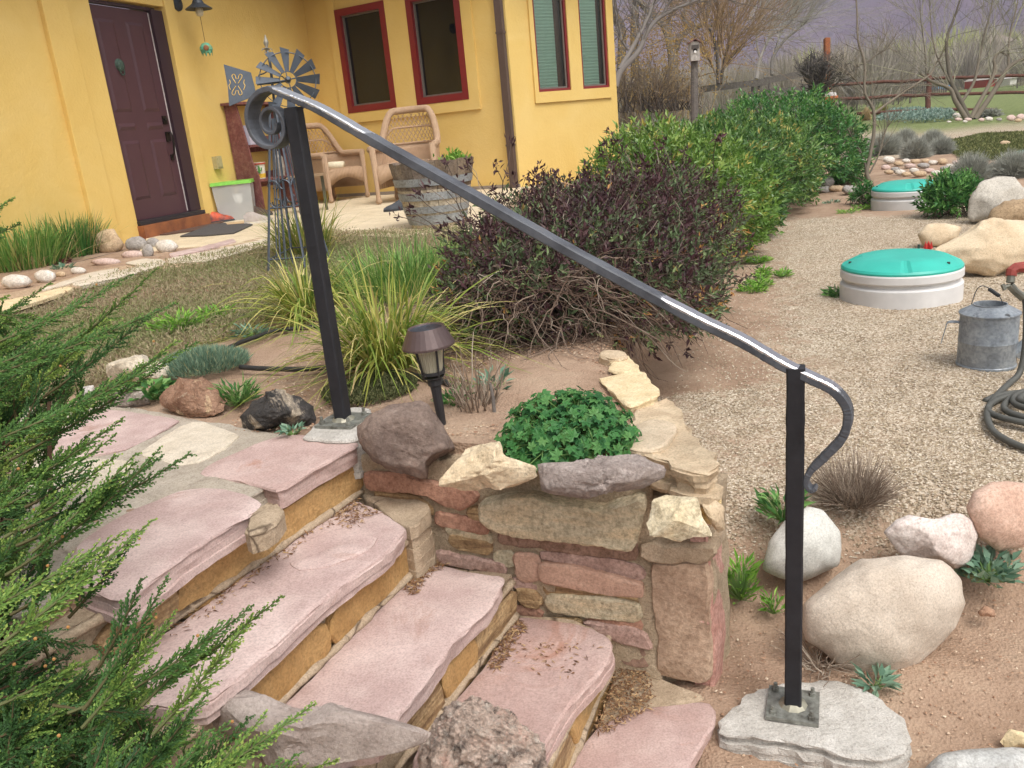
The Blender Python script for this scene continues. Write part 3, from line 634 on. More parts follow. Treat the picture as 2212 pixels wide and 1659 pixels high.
fa = math.radians(33); fd = np.array([math.cos(fa), math.sin(fa), 0]); fN = np.array([fd[1], -fd[0], 0])            # bay facet
F0 = onplane(*S(1268, 420), w1, wN) * [1, 1, 0]
W0 = w1 * [1, 1, 0]
house = thing('house', 'yellow stucco house with a plum door and dark red window frames', 'house', [CN[0], CN[1], ZP])
def sz(px, P, d, n):
    q = onplane(*px, P, n); return float((q - P) @ d), float(q[2])
def wall_panel(P, d, n, s0, s1, z0, z1, holes, name, reveal=.10):
    """wall sheet with rectangular openings and their reveals"""
    ss = sorted({s0, s1} | {h[0] for h in holes} | {h[1] for h in holes}); zs = sorted({z0, z1} | {h[2] for h in holes} | {h[3] for h in holes})
    m = MB(); pt = lambda s, z, o=0.0: P + d * s + n * o + UP * z
    for a, b in zip(ss[:-1], ss[1:]):
        for c, e in zip(zs[:-1], zs[1:]):
            if any(h[0] <= a and b <= h[1] and h[2] <= c and e <= h[3] for h in holes): continue
            m.add([pt(a, c), pt(b, c), pt(b, e), pt(a, e)], [np.array([[0, 1, 2, 3]])])
    for a, b, c, e in holes:
        for (u, v) in (((a, c), (b, c)), ((b, c), (b, e)), ((b, e), (a, e)), ((a, e), (a, c))):
            m.add([pt(*u), pt(*v), pt(*v, -reveal), pt(*u, -reveal)], [np.array([[0, 1, 2, 3]])])
    return m.build(name, STUC, house)
# measured openings
def rect(pts, P, d, n):
    q = np.array([sz(p_, P, d, n) for p_ in pts]); return q[:, 0].min(), q[:, 0].max(), q[:, 1].min(), q[:, 1].max()
sA = .5 * (sz(S(816, 23), W0, we, wN)[0] + sz(S(856, 277), W0, we, wN)[0]); sB = .5 * (sz(S(938, 2), W0, we, wN)[0] + sz(S(973, 263), W0, we, wN)[0])
sC = sz(S(1023, 257), W0, we, wN)[0] - .01; sD = sz(S(1150, 242), W0, we, wN)[0] - .01
ZS, ZT = 1.195, 2.51
WIN = [(sA, sB, ZS, ZT), (sC, sD, ZS, ZT)]
sE = sz(S(1268, 420), W0, we, wN)[0]; sCN = float((CN - W0) @ we)
wall_panel(W0, we, wN, sCN, sE, -.3, 3.2, WIN, 'wall')
fw = [(sz(S(1313, 224), F0, fd, fN)[0], sz(S(1392, 218), F0, fd, fN)[0], ZS, ZT + .05), (sz(S(1421, 217), F0, fd, fN)[0], sz(S(1486, 213), F0, fd, fN)[0], ZS, ZT + .05)]
sF = sz(S(1502, 150), F0, fd, fN)[0]
wall_panel(F0, fd, fN, 0, sF, -.6, 3.2, fw, 'wall')
FE = F0 + fd * sF; gd_ = np.array([math.cos(fa + 1.35), math.sin(fa + 1.35), 0])
wall_panel(FE, gd_, np.array([gd_[1], -gd_[0], 0]), 0, 6, -.6, 3.2, [], 'wall')
dl = sz(S(335, 540), D0, dd, dN)[0]; dr = sz(S(471.5, 516), D0, dd, dN)[0]; jr = sz(S(492, 510), D0, dd, dN)[0] + .03
ZD = .25; DT = ZD + 2.05
sC2 = float((CN - D0) @ dd)
wall_panel(D0, dd, dN, -9, sC2, -.3, 3.2, [(dl - .02, jr, ZD - .01, DT + .05)], 'wall', .12)
# raised stucco bands: window surrounds and the pier left of the door
def band(P, d, n, s0, s1, z0, z1, t, name='stucco_band'):
    m = MB(); m.box(P + d * (s0 + s1) / 2 + UP * (z0 + z1) / 2 + n * (t / 2 - .01), d * (s1 - s0) / 2, UP * (z1 - z0) / 2, n * (t / 2 + .01)); o = m.build(name, STUC, house)
    bv = o.modifiers.new('soft', 'BEVEL'); bv.width = .008; bv.segments = 2; return o
def surround(P, d, n, s0, s1, z0, z1, holes, t=.028):
    m = MB()
    ss = sorted({s0, s1} | {h[0] - .0 for h in holes} | {h[1] for h in holes})
    for a, b in zip(ss[:-1], ss[1:]):
        segs = [(z0, z1)]
        for h in holes:
            if h[0] <= a and b <= h[1]: segs = [(z0, h[2])]
        for c, e in segs: m.box(P + d * (a + b) / 2 + UP * (c + e) / 2 + n * (t / 2 - .005), d * (b - a) / 2, UP * (e - c) / 2, n * (t / 2 + .005))
    return m.build('window_surround', STUC, house)
surround(W0, we, wN, sA - .13, sD + .15, ZS - .13, 2.72, WIN)
surround(F0, fd, fN, fw[0][0] - .06, min(fw[1][1] + .03, sF - .02), ZS - .13, 2.72, fw)
band(D0, dd, dN, dl - .62, dl - .32, -.25, 3.19, .05)
band(D0, dd, dN, dl - .32, dl - .021, -.25, 3.185, .02)
band(D0, dd, dN, jr + .001, jr + .16, -.25, 3.19, .02)
# eave
ROOF = plain('dark_soffit', '4a3a30', .8)
for (a, b, n) in ((D0 - dd * 9, CN, dN), (CN, F0, wN), (F0, FE, fN)):
    m = MB(); a2, b2 = a + n * .55, b + n * .55
    V = [p_ + UP * z for z in (2.98, 3.10) for p_ in (a - n * .1, b - n * .1, b2, a2)]
    m.add(np.array(V), [np.array([[3, 2, 1, 0], [4, 5, 6, 7], [0, 1, 5, 4], [1, 2, 6, 5], [2, 3, 7, 6], [3, 0, 4, 7]])]); m.build('eave', ROOF, house)
m = MB(); allp = np.array([D0 - dd * 9 - dN * .1, CN, F0, FE, FE + gd_ * 6, CN + gd_ * 8]); V = allp * [1, 1, 0] + [0, 0, 3.15]
m.add(V, [np.array([[0, 1, 2, 3, 4, 5]])]); m.build('roof', ROOF, house)
# door: leaf with pressed panels, frame, threshold, hardware
PLUM = plain('plum_door_paint', '4f3339', .45, 0, .06, 8, .05); DKPL = plain('dark_plum_frame', '35222b', .5, 0, .06, 8, .05)
BRZ = plain('dark_bronze', '2b2622', .4, .6, .2, 40); VERD = plain('verdigris_metal', '4d6355', .7, .2, .3, 60, alt='2f3a36')
door = MB(); ld = dr - dl; rec = -.075
pt = lambda s, z, o=0.0: D0 + dd * (dl + s) + dN * o + UP * (ZD + z)
door.box(pt(ld / 2, 1.02, rec - .02), dd * ld / 2, UP * 1.02, dN * .02)
do = door.build('door', PLUM, house)
for (a, b) in ((.11, .36), (ld - .36, ld - .11)):
    for (c, e) in ((.20, .78), (.88, .95), (1.06, 1.92)):
        m = MB(); inn = .03
        V = [pt(a, c, rec + .001), pt(b, c, rec + .001), pt(b, e, rec + .001), pt(a, e, rec + .001)]
        V2 = [pt(a + inn, c + inn, rec + .012), pt(b - inn, c + inn, rec + .012), pt(b - inn, e - inn, rec + .012), pt(a + inn, e - inn, rec + .012)] if e - c > .1 else [pt(a + inn, (c + e) / 2 - .004, rec + .012), pt(b - inn, (c + e) / 2 - .004, rec + .012), pt(b - inn, (c + e) / 2 + .004, rec + .012), pt(a + inn, (c + e) / 2 + .004, rec + .012)]
        m.add(V + V2, [np.array([[0, 1, 5, 4], [1, 2, 6, 5], [2, 3, 7, 6], [3, 0, 4, 7], [4, 5, 6, 7]])]); m.build('door_panel', PLUM, do)
m = MB()
m.box(pt(-.012, 1.03, rec), dd * .011, UP * 1.03, dN * .03); m.box(pt(ld / 2, 2.065, rec), dd * (ld / 2 + .02), UP * .014, dN * .03)
jw = (jr - dr) / 2; m.box(pt(ld + jw + .004, 1.03, rec), dd * (jw - .002), UP * 1.03, dN * .045); m.build('door_frame', DKPL, house)
m = MB(); m.box(pt(ld + .002, 1.02, rec + .001), dd * .004, UP * 1.01, dN * .006); m.build('weather_strip', plain('white_strip', 'cfc6c2', .6), house)
m = MB(); m.box(pt(ld / 2 + .05, -.022, -.03), dd * (ld / 2 + .08), UP * .02, dN * .09); m.build('threshold', plain('black_threshold', '2b272b', .5), house)
m = MB(); m.box(pt(ld / 2 + .05, -.11, .0), dd * (ld / 2 + .09), UP * .065, dN * .10); m.build('door_step', plain('rust_tile', '9a5f38', .7, 0, .25, 9, alt='7c4a30'), house)
kn = MB(); kc = pt(.30, 1.50, rec + .012)
kn.lathe(kc, [(.001, .03), (.03, .028), (.052, .018), (.062, .0)], 14, dN); th = np.linspace(0, 2 * np.pi, 13)
kn.tube([kc - UP * .06 + dN * .02 + .035 * (np.cos(t) * dd * .8 - np.sin(t) * UP) for t in th], .007, 5); kn.build('door_knocker', VERD, do)
hd = MB(); hc = pt(ld - .075, .80, rec)
hd.box(hc + UP * .0 + dN * .006, dd * .032, UP * .05, dN * .008); hd.box(hc + UP * .17 + dN * .006, dd * .03, UP * .042, dN * .008); hd.lathe(hc + UP * .17 + dN * .01, [(.022, 0), (.02, .02), (.001, .022)], 10, dN)
hd.tube([hc + UP * z + dN * o for z, o in ((.03, .02), (.045, .05), (.0, .062), (-.08, .06), (-.17, .045), (-.21, .015))], [.008, .009, .01, .011, .01, .008], 6); hd.box(hc - UP * .215 + dN * .006, dd * .02, UP * .03, dN * .008)
hd.build('door_handle', BRZ, do)
# windows
REDF = plain('dark_red_frame', '7a2022', .45, 0, .08, 10, .03)
WGL = Mt('window_glass', .03, 0, .6); WGL.color(srgb('0d0f10')); WGL.b.inputs['Roughness'].default_value = .03; WGL = WGL.m
CLR = Mt('clear_glass', 0.02); tr = CLR.N.new('ShaderNodeBsdfTransparent'); gl_ = CLR.N.new('ShaderNodeBsdfGlossy'); gl_.inputs['Roughness'].default_value = .02
fr = CLR.N.new('ShaderNodeFresnel'); mx = CLR.N.new('ShaderNodeMixShader'); CLR.L.new(fr.outputs[0], mx.inputs[0]); CLR.L.new(tr.outputs[0], mx.inputs[1]); CLR.L.new(gl_.outputs[0], mx.inputs[2]); CLR.L.new(mx.outputs[0], CLR.N['Material Output'].inputs['Surface']); CLR = CLR.m
BLN = plain('seafoam_blind', 'a9c9b4', .8, 0, .04, 20, .05); SASH = plain('grey_sash', '6d645c', .6); ROOM = plain('dim_room', '4a4034', .9); CURT = plain('brown_curtain', '5d4a38', .9)
def window(P, d, n, h, fwid, kind):
    a, b, c, e = h; mid = lambda s, z, o: P + d * s + UP * z + n * o
    m = MB(); o1 = .0
    def fr_(m, a, b, c, e, w, o0, o1):
        t = (o1 - o0) / 2; oc = (o0 + o1) / 2
        m.box(mid((a + b) / 2, c + w / 2, oc), d * (b - a) / 2, UP * w / 2, n * t); m.box(mid((a + b) / 2, e - w / 2, oc), d * (b - a) / 2, UP * w / 2, n * t)
        m.box(mid(a + w / 2, (c + e) / 2, oc), d * w / 2, UP * ((e - c) / 2 - w), n * t); m.box(mid(b - w / 2, (c + e) / 2, oc), d * w / 2, UP * ((e - c) / 2 - w), n * t)
    fr_(m, a + .002, b - .002, c + .002, e - .002, fwid, -.05, .034 if kind == 'dark' else .012); win = m.build('window', REDF, house)
    m = MB(); fr_(m, a + fwid + .001, b - fwid - .001, c + fwid + .001, e - fwid - .001, .022, -.06, -.015); m.build('sash', SASH, win)
    g = fwid + .02
    if kind == 'dark':
        m = MB(); m.box(mid((a + b) / 2, (c + e) / 2, -.045), d * ((b - a) / 2 - g), UP * ((e - c) / 2 - g), n * .003); m.build('pane', WGL, win)
    else:
        m = MB(); m.add([mid(a + g, c + g, -.03), mid(b - g, c + g, -.03), mid(b - g, e - g, -.03), mid(a + g, e - g, -.03)], [np.array([[0, 1, 2, 3]])]); m.build('pane', CLR, win)
        sp = a + g + (b - a - 2 * g) * (.78 if kind == 'gap' else .86); zz = np.arange(c + g, e, .019); V = []; Fq = []
        for i, z in enumerate(zz): V += [mid(a + g, z, -.062 - .008 * (i % 2)), mid(sp, z, -.062 - .008 * (i % 2))]
        Fq = [(2 * i, 2 * i + 1, 2 * i + 3, 2 * i + 2) for i in range(len(zz) - 1)]; build_py('blind', np.array(V), Fq, BLN, win)
        m = MB(); m.box(mid((a + b) / 2, (c + e) / 2, -.085), d * ((b - a) / 2 - .005), UP * ((e - c) / 2 - .005), n * .004); m.build('room', CURT, win)
for h in WIN: window(W0, we, wN, h, .085, 'dark')
window(F0, fd, fN, fw[0], .028, 'gap'); window(F0, fd, fN, fw[1], .028, 'shade')
# downspout
DS = plain('brown_downspout', '57463f', .5, 0, .1, 6, .03); m = MB()
sds = sz(S(1262, 415), W0, we, wN)[0] - .03
for zz in [(.02, 3.0)]: m.box(W0 + we * sds + UP * 1.51 + wN * .05, we * .045, UP * 1.49, wN * .032)
for z in (.6, 1.9): m.box(W0 + we * sds + UP * z + wN * .05, we * .052, UP * .012, wN * .036)
m.build('downspout', DS, house)
# foundation strip and outlet box
m = MB(); m.box(W0 + we * (sCN + sE) / 2 + UP * (ZP + .02) + wN * .006, we * (sE - sCN) / 2, UP * .022, wN * .01); m.build('base_strip', plain('grey_base', '8a7f75', .8), house)
oc = onplane(*q1([(1362, 1030)])[0], D0, dN); m = MB(); m.box(oc + dN * .03, dd * .05, UP * .07, dN * .03); m.box(oc + dN * .065, dd * .035, UP * .05, dN * .006); m.build('outlet_cover', plain('tan_plastic', 'a99d74', .5), house)

# patio
CONC = rock('patio_concrete', 'cab99b', 'd6c6aa', 'b8a485', 1.5, 50, .15, .004, .9, speck=.6)
pt_ = [G(300, 545, ZP), G(430, 531, ZP), G(560, 538, ZP), G(600, 516, ZP), G(700, 508, ZP), G(860, 511, ZP), G(1030, 497, ZP), G(1100, 440, ZP), F0 + [0, -.2, ZP], F0 + we * .4 + wN * -.3 + [0, 0, ZP], CN - wN * .2 - dN * .2 + UP * ZP, D0 - dd * .1 - dN * .2 + UP * ZP]
pt_ = [np.array([p_[0], p_[1], ZP]) for p_ in pt_]
setting(stone('patio', pt_, UP, .16, CONC, None, rough=.004, face=.002, seg=.12, grid=.4, origin=(0, 0, 0)))
# flagstone path running left along the house
path = setting(slab('path', r1([(1660, -20), (1250, 95), (880, 150), (480, 245), (120, 360), (-200, 480), (-200, 330), (200, 250), (560, 150), (900, 95), (1280, 20), (1560, -50)]), .078, .06, rock('sandy_joint', 'b59b80', 'c6ae93', '97806a', 8, 60, .5), None, seg=.08, grid=.2, face=.01, origin=(0, 0, 0)))
OFF[path.name] = np.zeros(3)
PSTONES = [[(1000, 75), (1280, 25), (1600, -45), (1660, -20), (1530, 15), (1240, 90), (1000, 105)], [(560, 185), (840, 120), (990, 85), (985, 110), (800, 165), (470, 240), (420, 230)],
           [(0, 335), (180, 295), (400, 240), (455, 250), (250, 315), (0, 390)], [(-220, 400), (-20, 345), (-20, 395), (-200, 460)], [(740, 100), (860, 75), (985, 80), (960, 100), (830, 118)], [(230, 262), (520, 165), (700, 130), (720, 140), (540, 190), (380, 232)], [(1010, 45), (1180, 10), (1400, -45), (1420, -30), (1230, 20), (1020, 65)]]
for i, p_ in enumerate(PSTONES): slab('flagstone', r1(p_), .088 + .001 * i, .03, [CREAM, CREAM, SANDC, PINK][i % 4] if i not in (6,) else PINK, path, seg=.05, grid=.1, rough=.006)
# ================================================================ HANDRAIL
def steel(key, dark, mid, warm):
  BLK = Mt(key, .48, .55, .32); co = BLK.coords()
  base = BLK.ramp(BLK.noise(9, 8, .7, co), [(.3, srgb(dark)), (.6, srgb(mid)), (.8, srgb(warm))])
  wr = BLK.N.new('ShaderNodeSeparateColor'); BLK.L.new(BLK.attr(), wr.inputs[0])
  ad = BLK.N.new('ShaderNodeMath'); ad.operation = 'MULTIPLY_ADD'; BLK.L.new(BLK.noise(35, 9, .75, BLK.coords('Object', (1, 1, 1))), ad.inputs[0]); ad.inputs[1].default_value = .7; BLK.L.new(wr.outputs[0], ad.inputs[2])
  bright_sheen = BLK.ramp(ad.outputs[0], [(.95, (0, 0, 0, 1)), (1.03, (1, 1, 1, 1))])                       # bright steel patches, with the sheen of the top painted in
  BLK.color(BLK.mix(bright_sheen, base, srgb('d8d9dc'))); BLK.L.new(bright_sheen, BLK.b.inputs['Metallic'])
  rr_ = BLK.N.new('ShaderNodeMapRange'); BLK.L.new(bright_sheen, rr_.inputs[0]); rr_.inputs[3].default_value = .5; rr_.inputs[4].default_value = .34; BLK.L.new(rr_.outputs[0], BLK.b.inputs['Roughness'])
  BLK.bump(BLK.noise(45, 6, .6, co), .35, .003); return BLK.m
STEEL = steel('forged_black_steel', '1c1c1f', '2b2b2f', '3c3734'); RAILM = steel('forged_black_steel_lit', '3b3c41', '5d6066', '66605c')  # rail copy of the black steel is lightened to carry sky reflection
GALV = plain('worn_plate_steel', '9b9c94', .5, .5, .25, 40, .3, alt='66645d')
ua = G(742, 907, .018); ub = G(1713, 1522, -.645); ub[2] = -.645
rail = thing('handrail', 'forged black steel stair handrail with scrolled upper end and bright patches of painted sheen', 'handrail', ub)
rd = unit(((ub - ua) * [1, 1, 0])[None])[0]; rn = np.array([rd[1], -rd[0], 0]); rn = rn if rn[1] < 0 else -rn
def onr(pts): return np.array([onplane(x, y, ua, rn) for x, y in pts])
def smoothline(P, n):
    """Catmull-Rom through P"""
    P = np.asarray(P, float); Q = np.vstack([2 * P[0] - P[1], P, 2 * P[-1] - P[-2]]); out = []
    for i in range(len(P) - 1):
        a, b, c, d = Q[i:i + 4]
        for t in np.arange(n) / n: out.append(.5 * (2 * b + (c - a) * t + (2 * a - 5 * b + 4 * c - d) * t * t + (3 * b - a - 3 * c + d) * t ** 3))
    return np.array(out + [P[-1]])
main = onr([(602, 207), (650, 217), (700, 240), (820, 310), (1000, 411), (1250, 552), (1480, 676), (1600, 734), (1690, 786), (1750, 815), (1802, 842), (1832, 885), (1822, 940), (1782, 985), (1752, 1015), (1742, 1040), (1752, 1056), (1764, 1052)])
top0 = onr([(640, 214)])[0]
# spiral scroll at the top, in the plane of the rail
sc_c = onr([(590, 268)])[0]; e1 = rd; e2 = UP
r0 = 73 * px_size(sc_c); a0 = math.radians(76); main[0] = sc_c + e1 * r0 * math.cos(a0) + e2 * r0 * math.sin(a0)
sp_ = []
for i in range(58, 0, -1):
    t = i / 58; a = a0 + t * math.radians(650); r = r0 * (1 - .84 * t ** .72); sp_.append(sc_c + e1 * r * math.cos(a) + e2 * r * math.sin(a))
curve = np.vstack([np.array(sp_), smoothline(main, 14)])
# normals in the plane
Tn = np.gradient(curve, axis=0); Tn = unit(Tn); upv = np.cross(np.broadcast_to(rn, Tn.shape), Tn); upv = np.where((upv[-120:-60, 2].mean() < 0), -upv, upv)
n_ = len(curve); s_ = np.r_[0, np.cumsum(np.linalg.norm(np.diff(curve, axis=0), axis=1))]; ls = s_[58]; Lr = s_[-1]
wv = np.interp(s_, [0, ls * .3, ls * .8, ls + .02, ls + .3, Lr - .55, Lr - .45, Lr - .1, Lr], [.020, .036, .052, .046, .038, .038, .038, .029, .029])
hv = np.interp(s_, [0, ls * .5, ls, ls + .25, Lr - .5, Lr - .1, Lr], [.008, .010, .015, .024, .024, .018, .009])
rsx = np.random.RandomState(3); wv = wv * (1 + .02 * rsx.randn(n_)); hv = hv * (1 + .03 * rsx.randn(n_))
V, F = bar(curve, wv, hv, upv, .28)
nrm = np.repeat(upv, 8, 0); ctr = np.repeat(curve, 8, 0); top = np.einsum('ij,ij->i', V - ctr, nrm) > 0
sr = np.repeat(s_, 8); tw = np.interp(sr, [ls - .01, ls + .02, ls + .30, ls + .40, Lr - .78, Lr - .70, Lr - .30, Lr - .22], [0, .85, .80, 0, 0, .8, .8, 0]) * top  # sheen painted on the upper side along two stretches
o = build('rail', V, F, RAILM, rail, tint=np.c_[tw, tw, tw]); 
def post(p, ztop, name):
    n = 30; P = np.array([p + UP * (ztop - p[2]) * i / (n - 1) for i in range(n)]); a = rail_ang
    V, F = bar(P, .040 * (1 + .018 * rsx.randn(n)), .040 * (1 + .018 * rsx.randn(n)), np.broadcast_to(unit((rn * math.cos(a) + rd * math.sin(a))[None])[0], (n, 3)), .2)
    return build(name, V, F, STEEL, rail, tint=np.full((len(V), 3), .12))
rail_ang = math.radians(8)
post(ua, zat(ua, 232), 'post'); post(ub, zat(ub, 792), 'post')
def plate(c, z, ang, half):
    m = MB(); a = np.array([math.cos(ang), math.sin(ang), 0]); b = np.array([-a[1], a[0], 0]); c = np.array([c[0], c[1], z])
    m.box(c, a * half, b * half, UP * .005); o = m.build('base_plate', GALV, rail)
    for i in (-1, 1):
        for j in (-1, 1):
            q = c + a * i * (half - .017) + b * j * (half - .017); mm = MB(); mm.lathe(q, [(.009, .004), (.009, .014), (.005, .0145), (.005, .027), (.001, .027)], 6); mm.build('anchor_bolt', GALV, o)
    mm = MB(); mm.lathe(c, [(.036, .004), (.03, .01), (.022, .016)], 10); mm.build('weld_bead', plain('weld_grey', '9a9686', .5, .5), o)
ang_p = math.atan2(rd[1], rd[0]) + math.radians(6)
plate(ua, .015, ang_p, .062); plate(ub, -.648, ang_p, .062)

# concrete footings of the rail
WHC = rock('pale_concrete', 'c0bab1', 'd6d1c9', 'a0978c', 3, 120, .7, .008, .95, speck=.52)
fo = slab('concrete_footing', r1([(1800, 1150), (1940, 1030), (2120, 962), (2230, 975), (2260, 1050), (2212, 1110), (2130, 1168), (1950, 1168)]), .011, .12, WHC, None, face=.004, rough=.006, origin=[*ua[:2], -.10]); tag(fo, 'pale concrete footing under the upper post of the handrail', 'footing')
fo = slab('concrete_footing', r5([(310, 1440), (470, 1265), (700, 1215), (950, 1195), (1150, 1270), (1290, 1390), (1335, 1500), (1300, 1580), (1150, 1625), (880, 1555), (640, 1500), (370, 1490)]), -.654, .10, WHC, None, face=.007, rough=.005, layer=.014, grid=.03, seg=.02, origin=[*ub[:2], -.75]); tag(fo, 'broad pale concrete footing under the lower post of the handrail', 'footing')

# ================================================================ PATH LIGHT
lc = G(955, 915, .0); s_px = px_size(lc)
lamp = thing('path_light', 'bronze solar path light with ribbed glass standing in the planter bed', 'lamp', lc)
LMET = plain('bronze_lamp_metal', '5b4b49', .45, .3, .1, 30, .05); LBLK = plain('black_lamp_plastic', '2c2b2d', .5)
tilt = unit(np.array([[-.045, .0, 1.0]]))[0]
zz = lambda y: zat(lc, y) - lc[2]
h_top = zz(705); h_brim = zz(742); h_gb = zz(800); h_c = zz(812)
def rw(w): return w / 2 * s_px
m = MB(); m.lathe(lc, [(.006, -.06), (.012, .0), (.0145, zz(850)), (.016, zz(832)), (.021, zz(830)), (.021, zz(818)), (.03, zz(814)), (.03, h_c), (.012, h_c)], 14, tilt); m.build('stake', LBLK, lamp, smooth=False)
m = MB(); m.lathe(lc, [(rw(70), h_top - .004), (rw(76), h_top), (rw(112), h_brim), (rw(112), h_brim - .006), (rw(90), h_brim - .004), (rw(66), h_top - .01)], 28, tilt); hat = m.build('cap', LMET, lamp, smooth=False)
m = MB(); m.lathe(lc, [(.001, h_top - .004), (rw(68), h_top - .004)], 28, tilt); m.build('solar_panel', plain('solar_panel', '7b8694', .15, .0, .05, 10, 0), lamp)
GLS = Mt('ribbed_glass', .25, 0, .6); GLS.color(srgb('cfc6ae')); w_ = GLS.N.new('ShaderNodeTexWave'); w_.inputs['Scale'].default_value = 60; w_.bands_direction = 'X'; GLS.L.new(GLS.coords(), w_.inputs[0]); GLS.bump(w_.outputs['Fac'], .5, .004); GLS.b.inputs['Transmission Weight'].default_value = .35
m = MB(); m.lathe(lc, [(rw(40), h_gb), (rw(58), h_brim - .002)], 36, tilt); V = m.V[0].reshape(2, 36, 3); ax_ = V.mean(1, keepdims=True); V[:] = ax_ + (V - ax_) * (1 + .05 * (np.arange(36) % 2))[None, :, None]; m.V[0] = V.reshape(-1, 3); m.build('glass', GLS.m, lamp)
for i in range(4):
    a = i * math.pi / 2 + .55; d_ = np.array([math.cos(a), math.sin(a), 0])
    m = MB(); m.tube([lc + tilt * h_c + d_ * rw(44), lc + tilt * h_gb + d_ * rw(50), lc + tilt * (h_brim - .002) + d_ * rw(66)], .0035, 6); m.build('cage_bar', LBLK, lamp)
m = MB(); m.lathe(lc, [(rw(52), h_gb - .008), (rw(52), h_gb)], 20, tilt); m.build('glass_ring', LBLK, lamp)

# ================================================================ BOULDERS AND ROCKS
DARKB = rock('dark_brown_boulder', '6a5a52', '8d7b70', 'a09389', 3, 45, .8, .012, .9, stain=('b08a66', .60), speck=.58)
CRB = rock('cream_rock', 'd6bf9d', 'e4d2b4', 'bfa37e', 3, 45, .7, .01, .9, speck=.56)
GRYB = rock('mauve_grey_rock', '9d8f88', 'b5a7a0', 'cfc5be', 4, 50, 1.0, .014, .92, speck=.55, stain=('74655d', .58))
BLKW = rock('black_white_rock', '3b3938', '5a5552', '8a8078', 3, 40, .9, .014, .9, stain=('d8c6ae', .49), speck=.60)
BRC = rock('brown_cream_rock', '8d6a55', 'a98770', 'd8c8b0', 4, 40, .9, .014, .9, stain=('dcc39c', .52), speck=.58)
CRBLK = rock('cream_black_rock', 'cfc0a8', 'e0d5c2', 'a3937d', 3, 40, .8, .012, .9, stain=('3c3937', .55), speck=.56)
boulder('boulder', 'dark brown rounded boulder with a broken tan flank at the top of the retaining wall', r3([(360, 690), (430, 630), (520, 590), (640, 580), (690, 590), (740, 660), (790, 740), (835, 800), (700, 890), (690, 940), (560, 910), (420, 870), (370, 800)]), (850, 1020, -.05), DARKB, facets=6, cut=.7, seed=21, amp=.06, sub=5, fine=.03, thick=.85)
boulder('rock', 'cream flat-topped angular rock on the retaining wall beside the dark boulder', r3([(690, 960), (740, 890), (840, 800), (1040, 765), (1060, 820), (1240, 880), (1240, 940), (1120, 1000), (1040, 1025), (700, 1000)]), (1000, 1068, -.05), CRB, 'rock', facets=16, cut=.6, seed=22, amp=.05, sub=5, smooth=False, thick=.75, fine=.02)
boulder('rock', 'rough mauve grey rock on the retaining wall in front of the leafy clump', r3([(1245, 870), (1400, 860), (1560, 810), (1720, 830), (1850, 880), (1855, 940), (1780, 1000), (1600, 1040), (1420, 1030), (1270, 1000)]), (1300, 1076, -.05), GRYB, 'rock', facets=12, cut=.65, seed=23, amp=.06, sub=5, thick=.6, fine=.05)
boulder('rock', 'brown rock with a cream weathered crust at the landing edge', r1([(945, 910), (990, 850), (1080, 790), (1230, 780), (1330, 860), (1395, 930), (1380, 1010), (1250, 1050), (1130, 1030), (960, 960)]), (425, 905, -.02), BRC, 'rock', facets=14, cut=.6, seed=24, amp=.06, sub=5, smooth=False, fine=.04)
boulder('rock', 'black and white streaked rock beside the upper concrete footing', r1([(1390, 1030), (1480, 920), (1600, 880), (1720, 855), (1850, 890), (1950, 960), (1940, 1050), (1850, 1110), (1600, 1130), (1440, 1090)]), (600, 936, -.02), BLKW, 'rock', facets=14, cut=.6, seed=25, amp=.06, sub=5, smooth=False, fine=.04)
boulder('rock', 'cream rock with black patches behind the landing, by the blue-green tuft', r1([(610, 700), (700, 660), (870, 640), (960, 680), (1055, 720), (1040, 780), (900, 850), (780, 840), (660, 800)]), (300, 838, -.02), CRBLK, 'rock', facets=12, cut=.62, seed=26, amp=.06, sub=4, smooth=False, fine=.03)
boulder('rock', 'small pale grey rock half hidden by the juniper at the landing edge', r1([(465, 905), (480, 850), (560, 838), (575, 890), (530, 925)]), (190, 862, -.02), rock('pale_grey_rock', 'b3aca6', 'c7c0b8', '958d86', 4, 60), 'rock', facets=8, seed=27)
boulder('rock', 'mottled brown rock behind the weeds at the landing edge', r1([(640, 930), (700, 860), (800, 840), (880, 880), (900, 950), (800, 980), (690, 985)]), (280, 884, -.02), rock('mottled_rock', '7d7067', '9b8d82', 'c0b4a8', 5, 50, .8), 'rock', facets=10, seed=28, fine=.04, amp=.08)
GSLAB = rock('grey_brown_slab', '988a82', 'ada098', 'beb2aa', 3, 70, .6, .006, .9, stain=('7d716a', .62), speck=.58)
boulder('flat_rock', 'large flat grey brown rock leaning against the left end of the treads', [(385, 1500), (432, 1476), (522, 1479), (630, 1504), (800, 1545), (918, 1580), (905, 1605), (800, 1650), (700, 1690), (560, 1670), (500, 1600), (400, 1560)], (700, 1650, -.33), GSLAB, 'rock', facets=12, cut=.55, seed=29, amp=.04, sub=5, smooth=False, thick=.55, fine=.02, back=.2)
CONG = rock('conglomerate', '5a4f49', 'd6beae', 'eadccf', 8, 55, 1.0, .02, .9, stain=('dcb9a8', .52), speck=.50, lo=.34, hi=.50)
boulder('conglomerate_rock', 'knobbly conglomerate rock of pink, cream and black lumps below the treads', r4([(480, 1560), (560, 1400), (640, 1290), (700, 1250), (780, 1230), (950, 1290), (1080, 1380), (1150, 1480), (1175, 1604), (1150, 1720), (800, 1780), (500, 1720)]), (1040, 1680, -.46), CONG, 'rock', facets=0, seed=30, amp=.10, nscale=3.5, sub=6, fine=.10, thick=.8)
